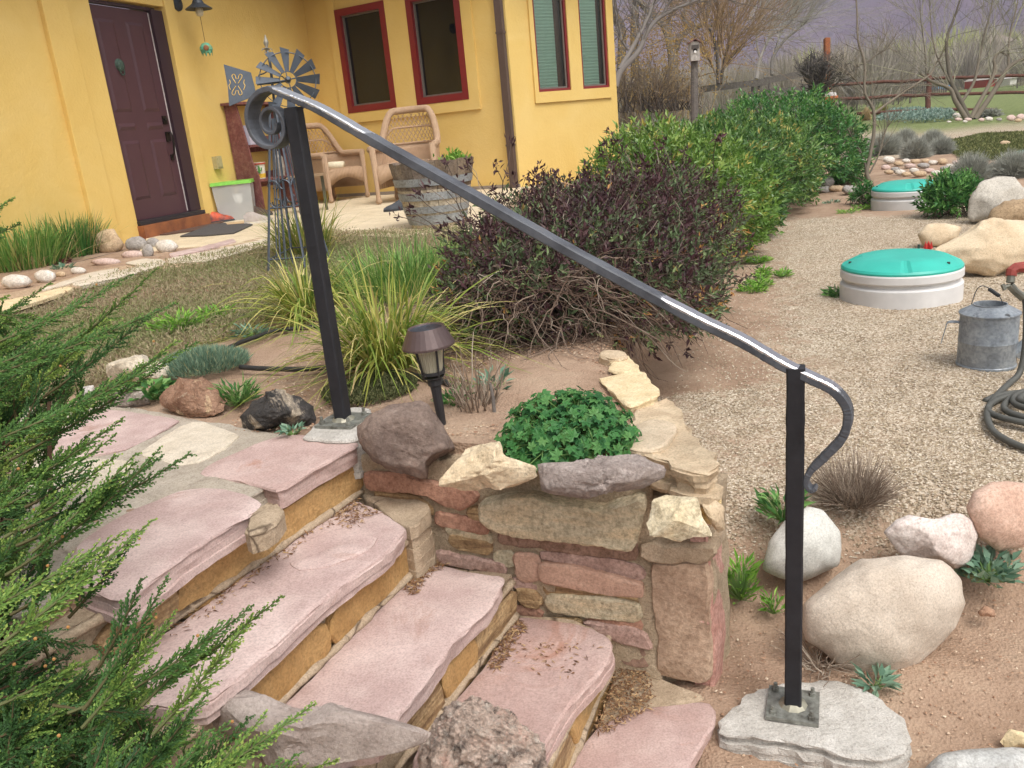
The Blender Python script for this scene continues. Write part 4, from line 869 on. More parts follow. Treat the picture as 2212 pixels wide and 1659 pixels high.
boulder('rock', 'dark purple grey rounded rock under the juniper at the landing corner', r2([(210, 650), (300, 520), (400, 495), (500, 570), (590, 680), (595, 820), (500, 890), (380, 880), (250, 800)]), (150, 1382, -.22), rock('dark_purple_rock', '4f474a', '655c5e', '7a7072', 4, 60, .5, stain=('b7a794', .66)), 'rock', seed=31, amp=.05, facets=4)
boulder('rock', 'white crusted rock among the juniper sprays', r2([(350, 1010), (480, 890), (640, 885), (755, 960), (640, 1060), (420, 1070)]), (200, 1445, -.30), rock('white_crust_rock', 'c9bca9', 'ded5c5', '8f8474', 9, 60, .9, .012, .9, stain=('b29a80', .60)), 'rock', seed=32, amp=.10, fine=.08, facets=5)
# lower right
BIGB = rock('beige_boulder', 'c2b3a2', 'd4c8b9', 'a99988', 1.2, 90, .5, .008, .85, speck=.55, stain=('b3a491', .58))
boulder('boulder', 'largest smooth beige boulder behind the lower concrete footing', r5([(750, 900), (770, 800), (900, 690), (1080, 570), (1300, 550), (1500, 570), (1600, 680), (1622, 800), (1560, 930), (1430, 1060), (1350, 1140), (1230, 1190), (1080, 1180), (960, 1120), (870, 1040), (780, 1000)]), (1880, 1458, -.68), BIGB, seed=33, amp=.05, nscale=1.6, sub=5, thick=.85)
boulder('boulder', 'egg-shaped white speckled boulder just behind the lower post', r5([(560, 620), (590, 480), (680, 360), (800, 292), (880, 310), (960, 420), (975, 520), (960, 600), (840, 660), (750, 692), (650, 670)]), (1740, 1255, -.55), rock('white_grey_boulder', 'c4c2ba', 'd8d6ce', 'a9a49a', 3, 90, .3, .005, .85, stain=('c3a48e', .64), speck=.56), seed=34, amp=.04, nscale=1.5, sub=4, thick=.8)
boulder('boulder', 'white and pinkish angular boulder between the two round ones', r5([(1205, 430), (1260, 370), (1380, 325), (1560, 315), (1650, 360), (1690, 450), (1685, 560), (1600, 650), (1500, 600), (1290, 545)]), (2040, 1232, -.52), rock('white_pink_boulder', 'd3c4bc', 'e3d8d0', 'b8a59c', 3, 70, .4, .006, .85, stain=('b9a4a8', .58)), seed=35, facets=10, cut=.68, amp=.05, sub=5, thick=.8)
boulder('boulder', 'rounded salmon pink boulder above the grey-green rosette', r5([(1622, 300), (1660, 210), (1760, 165), (1927, 162), (2010, 240), (2020, 420), (1927, 500), (1790, 527), (1680, 450)]), (2170, 1190, -.48), rock('salmon_boulder', 'c9a692', 'd9bca9', 'b3907d', 2.5, 80, .35, .006, .85, stain=('c28f73', .62)), seed=36, amp=.05, nscale=1.6, sub=4)
boulder('boulder', 'smooth blue grey boulder beside the yellow flake of stone', r5([(1390, 1680), (1480, 1580), (1700, 1558), (1927, 1556), (2100, 1600), (2120, 1720), (1900, 1850), (1500, 1800)]), (2130, 1700, -.72), rock('blue_grey_boulder', 'b3b3b0', 'c6c5c0', '96948f', 2.5, 90, .3, .004, .8), seed=37, amp=.04, nscale=1.5)
boulder('rock', 'small flat yellow sandstone flake on the dirt', r5([(1788, 1530), (1850, 1458), (1927, 1470), (2010, 1500), (2000, 1560), (1830, 1556)]), (2190, 1612, -.70), SANDC, 'rock', facets=10, cut=.5, seed=38, smooth=False, thick=.5, sub=3)
boulder('rock', 'small rust red pebble on the dirt beside the big beige boulder', r5([(1685, 845), (1720, 810), (1780, 832), (1775, 868), (1700, 864)]), (2130, 1328, -.62), rock('rust_pebble', 'b08a70', 'c09c83', '94705a', 5, 60), 'rock', facets=6, seed=39, sub=3)
# on the gravel
TANB = rock('honey_boulder', 'c9b293', 'd8c6aa', 'b39a78', 1.2, 60, .45, .01, .85, stain=('c6a27a', .60), speck=.58)
boulder('boulder', 'broad honey coloured boulder behind the watering can', r6([(1605, 310), (1700, 250), (1850, 150), (1980, 103), (2212, 120), (2400, 180), (2440, 350), (2212, 440), (2000, 490), (1900, 455), (1740, 430), (1680, 370)]), (2140, 598, -.42), TANB, seed=41, facets=7, cut=.78, amp=.04, sub=5, thick=.6)
boulder('boulder', 'small round honey coloured boulder leaning on the broad one', r6([(1492, 200), (1560, 130), (1680, 120), (1795, 150), (1760, 230), (1640, 292), (1530, 280)]), (2030, 534, -.42), TANB, seed=42, amp=.04, nscale=1.6, sub=4)
boulder('boulder', 'tall pale grey boulder split by a crack', q3([(1930, 1160), (1935, 1040), (1990, 950), (2080, 925), (2160, 925), (2240, 980), (2290, 1080), (2290, 1170), (2100, 1180)]), (2130, 490, -.42), rock('pale_grey_boulder', 'b9b2a6', 'cbc4b8', 'a0988c', 2.5, 60, .4), seed=43, facets=10, cut=.68, amp=.05, sub=4, back=.6)
boulder('boulder', 'brown lichen-dark boulder in front of the pale split one', q3([(2015, 1150), (2040, 1090), (2110, 1045), (2212, 1030), (2300, 1050), (2330, 1130), (2300, 1180), (2080, 1175)]), (2180, 496, -.42), rock('brown_boulder', '9d8567', 'b39a7b', '7d6850', 3, 60, .5), seed=44, amp=.06, sub=4)
# river stones edging the path and the house bed
RIV = [rock('white_river_stone', 'cfc6ba', 'e0d9cf', 'b3a99c', 4, 60, .3), rock('grey_river_stone', '9a948f', 'aea8a2', '7f7a75', 4, 60, .3), rock('tan_river_stone', 'bba183', 'cfb798', '9d8468', 4, 60, .3), rock('pink_river_stone', 'c7ada3', 'd6c1b7', 'a98f85', 4, 60, .3)]
LB = [(690, 1530, 190, 150, 2, 'angular tan rock in the house bed beside the green grass tufts'), (860, 1545, 150, 100, 1, 'rounded grey stone in front of the door step'), (970, 1540, 100, 70, 1, 'low dark grey stone wedged between the rounded grey and white stones'), (1050, 1560, 150, 95, 0, 'white oval stone at the corner of the concrete patio'), (935, 1590, 80, 90, 1, 'upright grey stone leaning on the white oval one')]
for i, (x, y, w, h, m_, lb) in enumerate(LB):
    (cx, cy), = q1([(x, y)]); w *= .3414; h *= .3414; boulder('river_stone', lb, ell(cx, cy, w, h, 10, i + 50), (cx, cy + h / 2, .06), RIV[m_], 'stone', seed=60 + i, amp=.05, sub=3, facets=6 if i == 0 else 0)
PB = [(95, 215, 190, 95, 0), (270, 185, 140, 80, 0), (365, 172, 70, 40, 2), (468, 150, 100, 48, 0), (640, 100, 190, 52, 3), (800, 55, 150, 55, 3)]
lbs = ['broad white stone at the far end of the flagstone path edge', 'white stone beside the dark red ground cover', 'small tan stone beside the grey-green path-edge plant', 'low white stone along the flagstone path', 'long white stone lying along the flagstone path', 'pinkish flat stone where the path edge meets the drip hose']
for i, (x, y, w, h, m_) in enumerate(PB):
    (cx, cy), = r1([(x, y)]); w *= .36; h *= .36; boulder('river_stone', lbs[i], ell(cx, cy, w, h, 10, i + 70), (cx, cy + h / 2, .05), RIV[m_], 'stone', seed=80 + i, amp=.05, sub=3)
# cairn-like pebble heap beyond the tank lids
heap = [(1510, 830, 70, 42), (1495, 870, 60, 30), (1560, 850, 60, 28), (1600, 835, 50, 25), (1545, 880, 60, 26), (1510, 893, 60, 24), (1570, 895, 70, 30), (1620, 862, 70, 30), (1650, 838, 60, 26), (1640, 885, 60, 28), (1690, 860, 80, 30), (1700, 835, 50, 24), (1740, 845, 60, 26), (1720, 885, 60, 26), (1670, 903, 90, 34), (1760, 900, 80, 34), (1800, 875, 60, 26), (1790, 838, 60, 34), (1830, 862, 60, 24), (1865, 845, 66, 28), (1600, 905, 60, 26), (1830, 905, 50, 24), (1840, 885, 40, 24)]
for i, (x, y, w, h) in enumerate(heap):
    (cx, cy), = q3([(x, y)]); w *= .416; h *= .416
    o = boulder('river_pebble', ['white', 'pink', 'tan', 'white', 'grey', 'tan'][i % 6] + ' rounded river pebble in the low heap beyond the tank lids', ell(cx, cy, w, h, 9, i + 100), (cx, cy + h / 2, None), RIV[[0, 3, 2, 0, 1, 2][i % 6]], 'pebble', seed=110 + i, amp=.04, sub=2, group='river pebbles heaped beyond the tank lids')
for i, (x, y, w, h, m_) in enumerate([(1515, 1200, 110, 65, 0), (1530, 1240, 90, 40, 3), (1630, 1240, 90, 40, 3), (1770, 1245, 80, 45, 3), (1850, 1235, 95, 50, 0), (1955, 1240, 70, 36, 1), (2080, 1225, 110, 70, 3), (2180, 1215, 110, 70, 3), (1600, 1262, 60, 30, 0), (2150, 1250, 90, 40, 2), (1430, 1265, 60, 24, 0)]):
    (cx, cy), = s6([(x, y)]); w *= .208; h *= .208
    boulder('border_stone', ['white', 'grey', 'tan', 'pinkish'][m_] + ' stone in the row edging the far gravel under the multi-stemmed tree', ell(cx, cy, w, h, 9, i + 140), (cx, cy + h / 2, None), RIV[m_], 'stone', seed=150 + i, amp=.04, sub=2, group='stones edging the far gravel')
for i, (x, y, w, h) in enumerate([(1190, 945, 80, 60), (1130, 985, 80, 40), (1180, 985, 70, 36), (1240, 980, 90, 36), (1310, 985, 90, 50), (1390, 975, 50, 30)]):
    (cx, cy), = q3([(x, y)]); w *= .416; h *= .416
    boulder('hedge_stone', ['grey', 'tan', 'grey', 'tan', 'grey', 'white'][i] + ' weathered stone in the row at the foot of the green hedge', ell(cx, cy, w, h, 9, i + 170), (cx, cy + h / 2, None), RIV[[1, 2, 1, 2, 1, 0][i]], 'stone', seed=180 + i, amp=.08, sub=3, facets=8, group='stones at the foot of the hedge')
# ================================================================ PLANTS NEAR THE STAIRS
def blades_clump(rs, c, n, rad, L, wd, spread, droop, seg=7, zb=0.0):
    """arching strap leaves from a tuft"""
    a = rs.rand(n) * 2 * np.pi; r = rad * np.sqrt(rs.rand(n)); b = np.c_[np.cos(a) * r, np.sin(a) * r, np.zeros(n)] + c
    az = a + rs.randn(n) * .5; el = np.clip(np.radians(90) - np.abs(rs.randn(n)) * spread, .12, 1.57); Ln = L * rs.uniform(.45, 1.0, n)
    d = np.c_[np.cos(az) * np.cos(el), np.sin(az) * np.cos(el), np.sin(el)]; t = np.linspace(0, 1, seg)
    P = b[:, None, :] + d[:, None, :] * (Ln[:, None] * t)[..., None]
    dr = droop * rs.uniform(.3, 1.3, n) * Ln; P[:, :, 2] -= dr[:, None] * t[None] ** 2.3
    h = np.c_[np.cos(az), np.sin(az), np.zeros(n)]; P += h[:, None, :] * (dr * .35)[:, None, None] * (t ** 2)[None, :, None]
    sw = rs.randn(n) * .06; side = np.c_[-np.sin(az), np.cos(az), np.zeros(n)]; P += side[:, None, :] * (sw * Ln)[:, None, None] * (t ** 2)[None, :, None]
    P[:, :, 2] = np.maximum(P[:, :, 2], c[2] + .006)
    W = wd * rs.uniform(.6, 1.2, n)[:, None] * np.array([.7, 1, 1, .95, .8, .5, .08])[None, :seg] if seg == 7 else wd * np.ones((n, seg)) * np.linspace(1, .1, seg)
    tw = rs.randn(n, 3) * .5; S_ = unit(side + tw * .5)
    V, F = ribbons(P, W, S_); tint = np.repeat(rs.rand(n), seg * 2); return V, F, tint
GRASS_Y = leafm('yellow_green_strap', [(0, '5d7a34'), (.35, '86983f'), (.6, 'a8ab52'), (.82, 'c8be6e'), (1, 'd8c98d')], .5, .3)
GRASS_G = leafm('fresh_green_blade', [(0, '4e7a38'), (.5, '6f9a4a'), (.8, '94b062'), (1, 'b9b878')], .5, .3)
GRASS_D = leafm('deep_green_blade', [(0, '3b6b35'), (.6, '5b8b45'), (.85, '8aa05a'), (1, 'b3a070')], .5, .3)
STRAW = leafm('straw', [(0, '8a7754'), (.5, 'b09c70'), (1, 'cbb98c')], .7, .1)
def grass(name, label, px, z, n, rad, L, wd, spread, droop, mat, seed, group=None, dry=0):
    rs = np.random.RandomState(seed); c = G(*px, z); t = thing(name, label, 'grass', c, group)
    V, F, ti = blades_clump(rs, c, n, rad, L, wd, spread, droop); build('blades', V, F, mat, t, ti)
    if dry:
        V, F, ti = blades_clump(rs, c, dry, rad * 1.1, L * .8, wd * .8, spread * 1.5, droop * 1.6); build('dry_blades', V, F, STRAW, t, ti)
    return t
grass('ornamental_grass', 'big arching yellow-green grass clump behind the path light', (838, 795), 0.0, 640, .10, .60, .0075, .55, .68, GRASS_Y, 1, 'yellow-green grass clumps', 60)
grass('ornamental_grass', 'yellow-green grass clump sprawling over the drip hose', (668, 690), 0.0, 420, .09, .62, .008, .68, .75, GRASS_Y, 2, 'yellow-green grass clumps', 60)
grass('ornamental_grass', 'upright yellow grass clump at the foot of the windmill', (665, 560), .02, 420, .16, .62, .008, .38, .35, GRASS_Y, 3, 'yellow-green grass clumps', 120)
grass('grass_tuft', 'soft green grass patch behind the big arching clump', (880, 640), .01, 900, .34, .42, .006, .42, .35, GRASS_G, 4)
grass('grass_tuft', 'soft green grass patch beside the purple-leaved bush', (985, 600), .01, 500, .25, .35, .006, .42, .35, GRASS_G, 5)
grass('house_grass', 'bright green grass tuft under the stucco wall with straw at its foot', (60, 585), .04, 900, .26, .52, .010, .36, .25, GRASS_G, 6, 'grass tufts by the house wall', 160)
grass('house_grass', 'deep green grass tuft beside the angular tan rock', (155, 560), .04, 900, .24, .52, .010, .40, .25, GRASS_D, 7, 'grass tufts by the house wall', 90)
grass('wall_grass', 'fine green grass at the foot of the downspout', (1160, 392), .05, 500, .25, .50, .010, .45, .4, GRASS_G, 8)
grass('wall_grass', 'fine green grass sprouting along the bay wall behind the purple-leaved bush', (1235, 372), .05, 400, .3, .45, .010, .45, .4, GRASS_G, 9)
# blue-green tuft
BLUE = leafm('blue_green_needles', [(0, '5a7663'), (.5, '7c9a82'), (.85, '9bb399'), (1, 'c2b98c')], .6, .2)
rs = np.random.RandomState(11); t = thing('dianthus_tuft', 'low blue-green tuft of fine leaves among the landing rocks', 'plant', G(440, 805, 0))
n = 5200; cc = G(440, 795, 0); a = rs.rand(n) * 2 * np.pi; r = np.sqrt(rs.rand(n)); b = cc + np.c_[np.cos(a) * r * .17, np.sin(a) * r * .15, .045 * (1 - r ** 2)]
V, F = leaves(b, np.c_[np.cos(a) * r * .7, np.sin(a) * r * .7, np.full(n, 1.0)] + rs.randn(n, 3) * .35, rs.randn(n, 3), rs.uniform(.025, .055, n), np.full(n, .0028)); build('foliage', V, F, BLUE, t, np.repeat(rs.rand(n), 4))
# leafy clump with lobed leaves in the planter
def palmate(rs, P, Nn, size, lobes=5):
    """lobed leaves: fan of diamond lobes around the stalk end"""
    Vs, Fs = [], []; n0 = 0; d0 = unit(np.cross(Nn, rs.randn(len(P), 3))); s0 = np.cross(Nn, d0)
    for k in range(lobes):
        a = (k - (lobes - 1) / 2) * .85; ln = size * (1.0 if k == lobes // 2 else (.92 if abs(k - lobes // 2) == 1 else .72))
        dr = d0 * math.cos(a) + s0 * math.sin(a); V, F = leaves(P, dr, Nn, ln, ln * .62, .12); Vs.append(V); Fs.append(F[0] + n0); n0 += len(V)
    return np.concatenate(Vs), [np.concatenate(Fs)]
PALM = leafm('lobed_leaf_green', [(0, '2f5f35'), (.4, '42793f'), (.8, '528548'), (1, '6c9a58')], .5, .25)
rs = np.random.RandomState(12); pc = G(1228, 965, .0); t = thing('leafy_clump', 'dense mound of dark green lobed leaves in the corner planter', 'plant', pc)
n = 950; u = rs.rand(n) * 2 * np.pi; ph = np.arcsin(rs.uniform(.0, 1, n)); ra = np.array([.185, .155, .15]); dirn = np.c_[np.cos(u) * np.cos(ph), np.sin(u) * np.cos(ph), np.sin(ph)]
P = pc + [0, .02, -.01] + dirn * ra * rs.uniform(.72, 1.06, n)[:, None]; V, F = palmate(rs, P, unit(dirn + rs.randn(n, 3) * .4 + [0, -.25, .5]), rs.uniform(.016, .026, n))
build('foliage', V, F, PALM, t, np.tile(np.repeat(rs.rand(n), 4), 5))
base_ = pc + np.c_[rs.randn(n) * .05, rs.randn(n) * .05, np.zeros(n)]; m_ = (base_ + P) / 2 + [0, 0, .01]
V, F = tubes(np.stack([base_, m_, P], 1), np.full((n, 3), .0013), 3); build('stems', V, F, plain('leaf_stem_green', '6b8a4a', .6), t)
# weeds
WEED = leafm('weed_green', [(0, '3f6b3a'), (.5, '5a8a48'), (1, '86ab62')], .55, .25); WEEDB = leafm('grey_green_leaf', [(0, '4f6f5a'), (.5, '6c8c74'), (1, '93ab92')], .6, .2); LIME = leafm('lime_leaf', [(0, '5c8f33'), (.6, '7fae44'), (1, 'a4c862')], .5, .3)
def rosette(label, px, z, n, rad, L, W, mat, seed, up=.5, hgt=.03, group=None, name='weed'):
    rs = np.random.RandomState(seed); c = G(*px, z); t = thing(name, label, 'plant', c, group); a = rs.rand(n) * 2 * np.pi; r = rad * np.sqrt(rs.rand(n)); k = hgt * rs.rand(n)
    P = c + np.c_[np.cos(a) * r, np.sin(a) * r, k]; d = np.c_[np.cos(a), np.sin(a), np.full(n, up)] + rs.randn(n, 3) * .35
    Ln = L * rs.uniform(.5, 1.1, n); V, F = leaves(P, d, rs.randn(n, 3) * .4 + UP, Ln, W * rs.uniform(.6, 1.1, n), .2); build('foliage', V, F, mat, t, np.repeat(rs.rand(n), 4))
    V, F = tubes(np.stack([np.broadcast_to(c - [0, 0, .01], P.shape), P], 1), np.full((n, 2), .0012), 3); build('stems', V, F, plain('leaf_stem_green', '6b8a4a', .6), t); return t
rosette('bright lime weed patch growing in the brown thyme', (390, 712), .0, 260, .14, .05, .012, LIME, 20, .8, .06)
rosette('second lime weed sprig in the thyme beside the grass clump', (470, 690), .0, 120, .09, .045, .012, LIME, 21, .8, .05)
rosette('green toothed weed between the two landing rocks', (515, 868), .0, 130, .06, .06, .010, WEED, 22, .9, .05)
rosette('large-leaved dark weed in front of the cream and black rock', (330, 858), .0, 70, .07, .085, .030, WEED, 23, .5, .04)
rosette('small grey-green weed in the crack above the pink flagstone', (632, 938), .0, 26, .03, .035, .016, WEEDB, 24, .6, .02)
rosette('grey-green weed beside the drip hose', (545, 725), .0, 60, .06, .06, .018, WEEDB, 25, .6, .03)
rosette('low green weed at the foot of the path light', (985, 872), .0, 45, .05, .04, .018, WEED, 26, .6, .03)
rosette('small weed in the planter soil beside the dry stems', (1070, 845), .0, 30, .04, .05, .022, WEEDB, 27, .7, .05)
rosette('spiky green weed at the foot of the pillar', (1600, 1290), -.60, 130, .045, .055, .010, LIME, 28, 1.2, .10)
rosette('green weed behind the egg-shaped boulder', (1690, 1120), -.44, 90, .06, .06, .018, WEED, 29, .9, .08)
rosette('green sprig growing between the big boulder and the lower post', (1670, 1320), -.62, 40, .03, .035, .012, LIME, 30, .9, .04)
rosette('grey-green curly rosette under the salmon boulder', (2135, 1250), -.56, 130, .07, .05, .028, WEEDB, 31, .8, .05)
rosette('flat grey-green weed in front of the big beige boulder', (1890, 1480), -.66, 30, .03, .06, .018, WEEDB, 32, .4, .02)
for i, (x, y, s_) in enumerate([(420, 375, 46), (460, 450, 18), (440, 490, 24), (420, 535, 40), (380, 575, 44), (580, 470, 24), (960, 600, 40)]):
    (cx, cy), = r6([(x, y)]); lb = 'small green weed in the gravel beside the purple-leaved bush' if i < 6 else 'green weed against the white ring of the nearer tank lid'
    rosette(lb, (cx, cy + 4), -.42, 10 + s_ * 3, .0016 * s_ + .02, .05, .016, LIME if i < 6 else WEED, 40 + i, .6, .03, 'small weeds in the gravel' if i < 6 else None)
rosette('small grey-green plant beside the path-edge stones', r1([(390, 150)])[0], .05, 50, .08, .07, .03, WEEDB, 50, .6, .03)
rosette('dark red ground cover at the foot of the green grass tufts', r1([(250, 130)])[0], .05, 260, .22, .05, .03, leafm('dark_red_leaf', [(0, '5a2a33'), (1, '8a4a4c')], .6, .1), 51, .6, .03)
# dry stalks
TWIG = leafm('grey_brown_twig', [(0, '6a5a4d'), (.5, '8a7868'), (1, 'b3a594')], .85, 0)
def stalks(name, label, px, z, n, rad, L, r0, spread, seed, curl=.1, mat=None):
    rs = np.random.RandomState(seed); c = G(*px, z); t = thing(name, label, 'plant', c); a = rs.rand(n) * 2 * np.pi; r = rad * np.sqrt(rs.rand(n)); b = c + np.c_[np.cos(a) * r, np.sin(a) * r, np.zeros(n)]
    d = unit(np.c_[np.cos(a) * spread, np.sin(a) * spread, np.ones(n)] + rs.randn(n, 3) * spread * .5); Ln = L * rs.uniform(.4, 1, n); tt_ = np.linspace(0, 1, 6)
    P = b[:, None] + d[:, None] * (Ln[:, None] * tt_)[..., None] + np.cumsum(rs.randn(n, 6, 3) * curl * L / 6, 1) * tt_[None, :, None]
    V, F = tubes(P, r0 * np.linspace(1, .35, 6)[None] * rs.uniform(.6, 1.2, n)[:, None], 4); build('stalks', V, F, mat or TWIG, t, np.repeat(rs.rand(n), 24)); return t
stalks('dry_stalks', 'cluster of dead grey stalks in the planter beside the path light', (1030, 880), 0, 70, .06, .17, .0028, .35, 60, .25)
stalks('dry_bush', 'dry brown twiggy bush in the gravel behind the rail end', (1845, 1085), -.43, 900, .055, .17, .0014, .75, 61, .12)
stalks('dry_litter', 'dead grey weed lying between the big boulder and the lower footing', (1770, 1440), -.655, 60, .03, .12, .002, 2.0, 62, .4)
t_ = thing('shrub_stub', 'thin cut stem standing in the planter soil', 'plant', G(1068, 888, 0)); m = MB(); b = G(1068, 890, 0); m.tube([b - UP * .02, b + [0, 0, .05], b + [-.004, 0, .09]], [.006, .005, .004], 6); m.build('stem', plain('grey_stub', '77706a', .9), t_)
# creeping thyme lawn and litter on the treads
rs = np.random.RandomState(70); n = 95000; mn, mx = LAWN.min(0), LAWN.max(0)
P = rs.rand(n * 4, 2) * (mx - mn) + mn; keep = in_poly(LAWN, P[:, 0], P[:, 1]) & (rs.rand(len(P)) < np.clip(4.2 / P[:, 1], 0, 1) ** 1.5); P = P[keep][:n]; n = len(P)
z = ter_z(P[:, 0], P[:, 1]); hgt = .03 * np.abs(rs.randn(n)); pat = np_noise(P[:, 0], P[:, 1], 1.3, 9) * .5 + .5
THY = leafm('creeping_thyme', [(0, '667245'), (.3, '838b5a'), (.55, '9a906e'), (.8, 'aa9880'), (1, 'b08470')], .8, .15)
V, F = leaves(np.c_[P, z + hgt * .6], rs.randn(n, 3) * [.8, .8, .5] + UP * .9, rs.randn(n, 3), rs.uniform(.012, .030, n), rs.uniform(.004, .009, n)); tn = np.clip(.25 + .5 * pat + rs.randn(n) * .14, 0, 1)
stuff(build('thyme_lawn', V, F, THY, None, np.repeat(tn, 4), origin=(0, 0, 0)), 'brown and olive creeping thyme lawn between the path and the landing', 'ground cover')
n = 5200; c = G(800, 845, 0); a = rs.rand(n) * 2 * np.pi; r = np.sqrt(rs.rand(n)); P = c + np.c_[np.cos(a) * r * .16, np.sin(a) * r * .16, .02 * rs.rand(n)]
V, F = leaves(P, rs.randn(n, 3) * .7 + UP * .8, rs.randn(n, 3), rs.uniform(.010, .020, n), rs.uniform(.004, .007, n)); stuff(build('thyme_mat', V, F, leafm('dark_thyme', [(0, '3d4428'), (.6, '5c613c'), (1, '7c7a55')], .8, .1), None, np.repeat(rs.rand(n), 4)), 'small dark thyme mat behind the upper footing', 'ground cover')
LIT = leafm('dry_litter', [(0, '5a4030'), (.5, '8a6648'), (1, 'c2a67e')], .9, 0)
lit = []
for (pts, z, n) in ((r3([(230, 1130), (330, 1010), (400, 1090), (470, 1110), (300, 1200)]), ZL[1], 260), (r3([(580, 1470), (700, 1340), (790, 1370), (700, 1410), (620, 1530)]), ZL[2], 320), (r4([(860, 1060), (1000, 800), (1080, 830), (1000, 950), (930, 1080)]), ZL[3], 420), (r4([(1560, 1050), (1750, 1100), (1750, 1270), (1540, 1400), (1420, 1420), (1520, 1200)]), ZL[4] + .004, 900), (r4([(1000, 900), (1500, 950), (1300, 1150), (1000, 1050)]), ZL[3], 70), (r2([(950, 900), (1100, 740), (1860, 220), (2100, 60), (2080, 130), (1500, 560), (1100, 860)]), ZL[1], 240)):
    Q = np.array([G(x, y, z)[:2] for x, y in pts]); mn, mx = Q.min(0), Q.max(0); P = rs.rand(n * 6, 2) * (mx - mn) + mn; P = P[in_poly(Q, P[:, 0], P[:, 1])][:n]; lit.append(np.c_[P, np.full(len(P), z + .004)])
P = np.concatenate(lit); n = len(P); V, F = leaves(P, rs.randn(n, 3) * [1, 1, .12], UP + rs.randn(n, 3) * .4, rs.uniform(.006, .024, n), rs.uniform(.0015, .005, n)); stuff(build('stair_litter', V, F, LIT, None, np.repeat(rs.rand(n), 4), origin=(0, 0, 0)), 'dry brown leaf litter and twig bits on the treads', 'litter')
# loose gravel stones
def pebbles(rs, P, size, name, mat, label, cat):
    n = len(P); O = np.array([[1, 0, 0], [0, 1, 0], [-1, 0, 0], [0, -1, 0], [0, 0, 1.0]]); Fo = np.array([[0, 1, 4], [1, 2, 4], [2, 3, 4], [3, 0, 4]])
    a = rs.rand(n) * 2 * np.pi; R = np.stack([np.stack([np.cos(a), -np.sin(a)], -1), np.stack([np.sin(a), np.cos(a)], -1)], 1)
    sc = size[:, None] * np.c_[rs.uniform(.7, 1.4, n), rs.uniform(.6, 1, n), rs.uniform(.4, .8, n)]; V = O[None] * sc[:, None] + rs.randn(n, 5, 3) * .16 * size[:, None, None]
    V[..., :2] = np.einsum('nij,nkj->nki', R, V[..., :2]); V += P[:, None, :]
    stuff(build(name, V.reshape(-1, 3), [(np.arange(n)[:, None, None] * 5 + Fo[None]).reshape(-1, 3)], mat, None, np.repeat(rs.rand(n), 5), origin=(0, 0, 0)), label, cat)
n = 90000; r = 2.0 + 7.5 * rs.rand(n * 3) ** 1.6; a = rs.uniform(-.1, .85, n * 3); X = r * np.sin(a); Y = r * np.cos(a); X = X[:]; ok = (X - np.interp(Y, BY, BX) > .12) & (Y > 2.3 - .1 * (X - .6)); ok &= (rs.rand(len(X)) < ground_tint(X, Y)[:, 0] + .15); X, Y = X[ok][:n], Y[ok][:n]; n = len(X)
pebbles(rs, np.c_[X, Y, low_z(X, Y) + np_noise(X, Y, 2.3) * .02 + .001], rs.uniform(.0026, .005, n) * (1 + .07 * np.hypot(X, Y)), 'gravel_stones', leafm('gravel_stone', [(0, '857562'), (.35, 'a39379'), (.7, 'bfb09b'), (1, 'd8ccba')], .9, 0), 'loose beige gravel scattered over the yard', 'gravel')
n = 5000; P = np.c_[rs.uniform(-.9, .38, n), rs.uniform(2.1, 3.4, n)]; P = P[P[:, 1] > 2.3 - .33 * (P[:, 0] + .5)]; pebbles(rs, np.c_[P, ter_z(P[:, 0], P[:, 1]) + .008], rs.uniform(.002, .006, len(P)), 'bed_grit', leafm('bed_grit', [(0, '8a6650'), (.5, 'b08e74'), (1, 'd8c6ae')], .9, 0), 'grit and small stones on the planter soil', 'gravel')
n = 3500; P = np.c_[rs.uniform(.4, 2.2, n), rs.uniform(1.2, 2.3, n)]; pebbles(rs, np.c_[P, low_z(P[:, 0], P[:, 1]) + .006], rs.uniform(.0015, .005, n), 'dirt_grit', MATS['bed_grit'], 'grit on the red dirt around the lower footing', 'gravel')

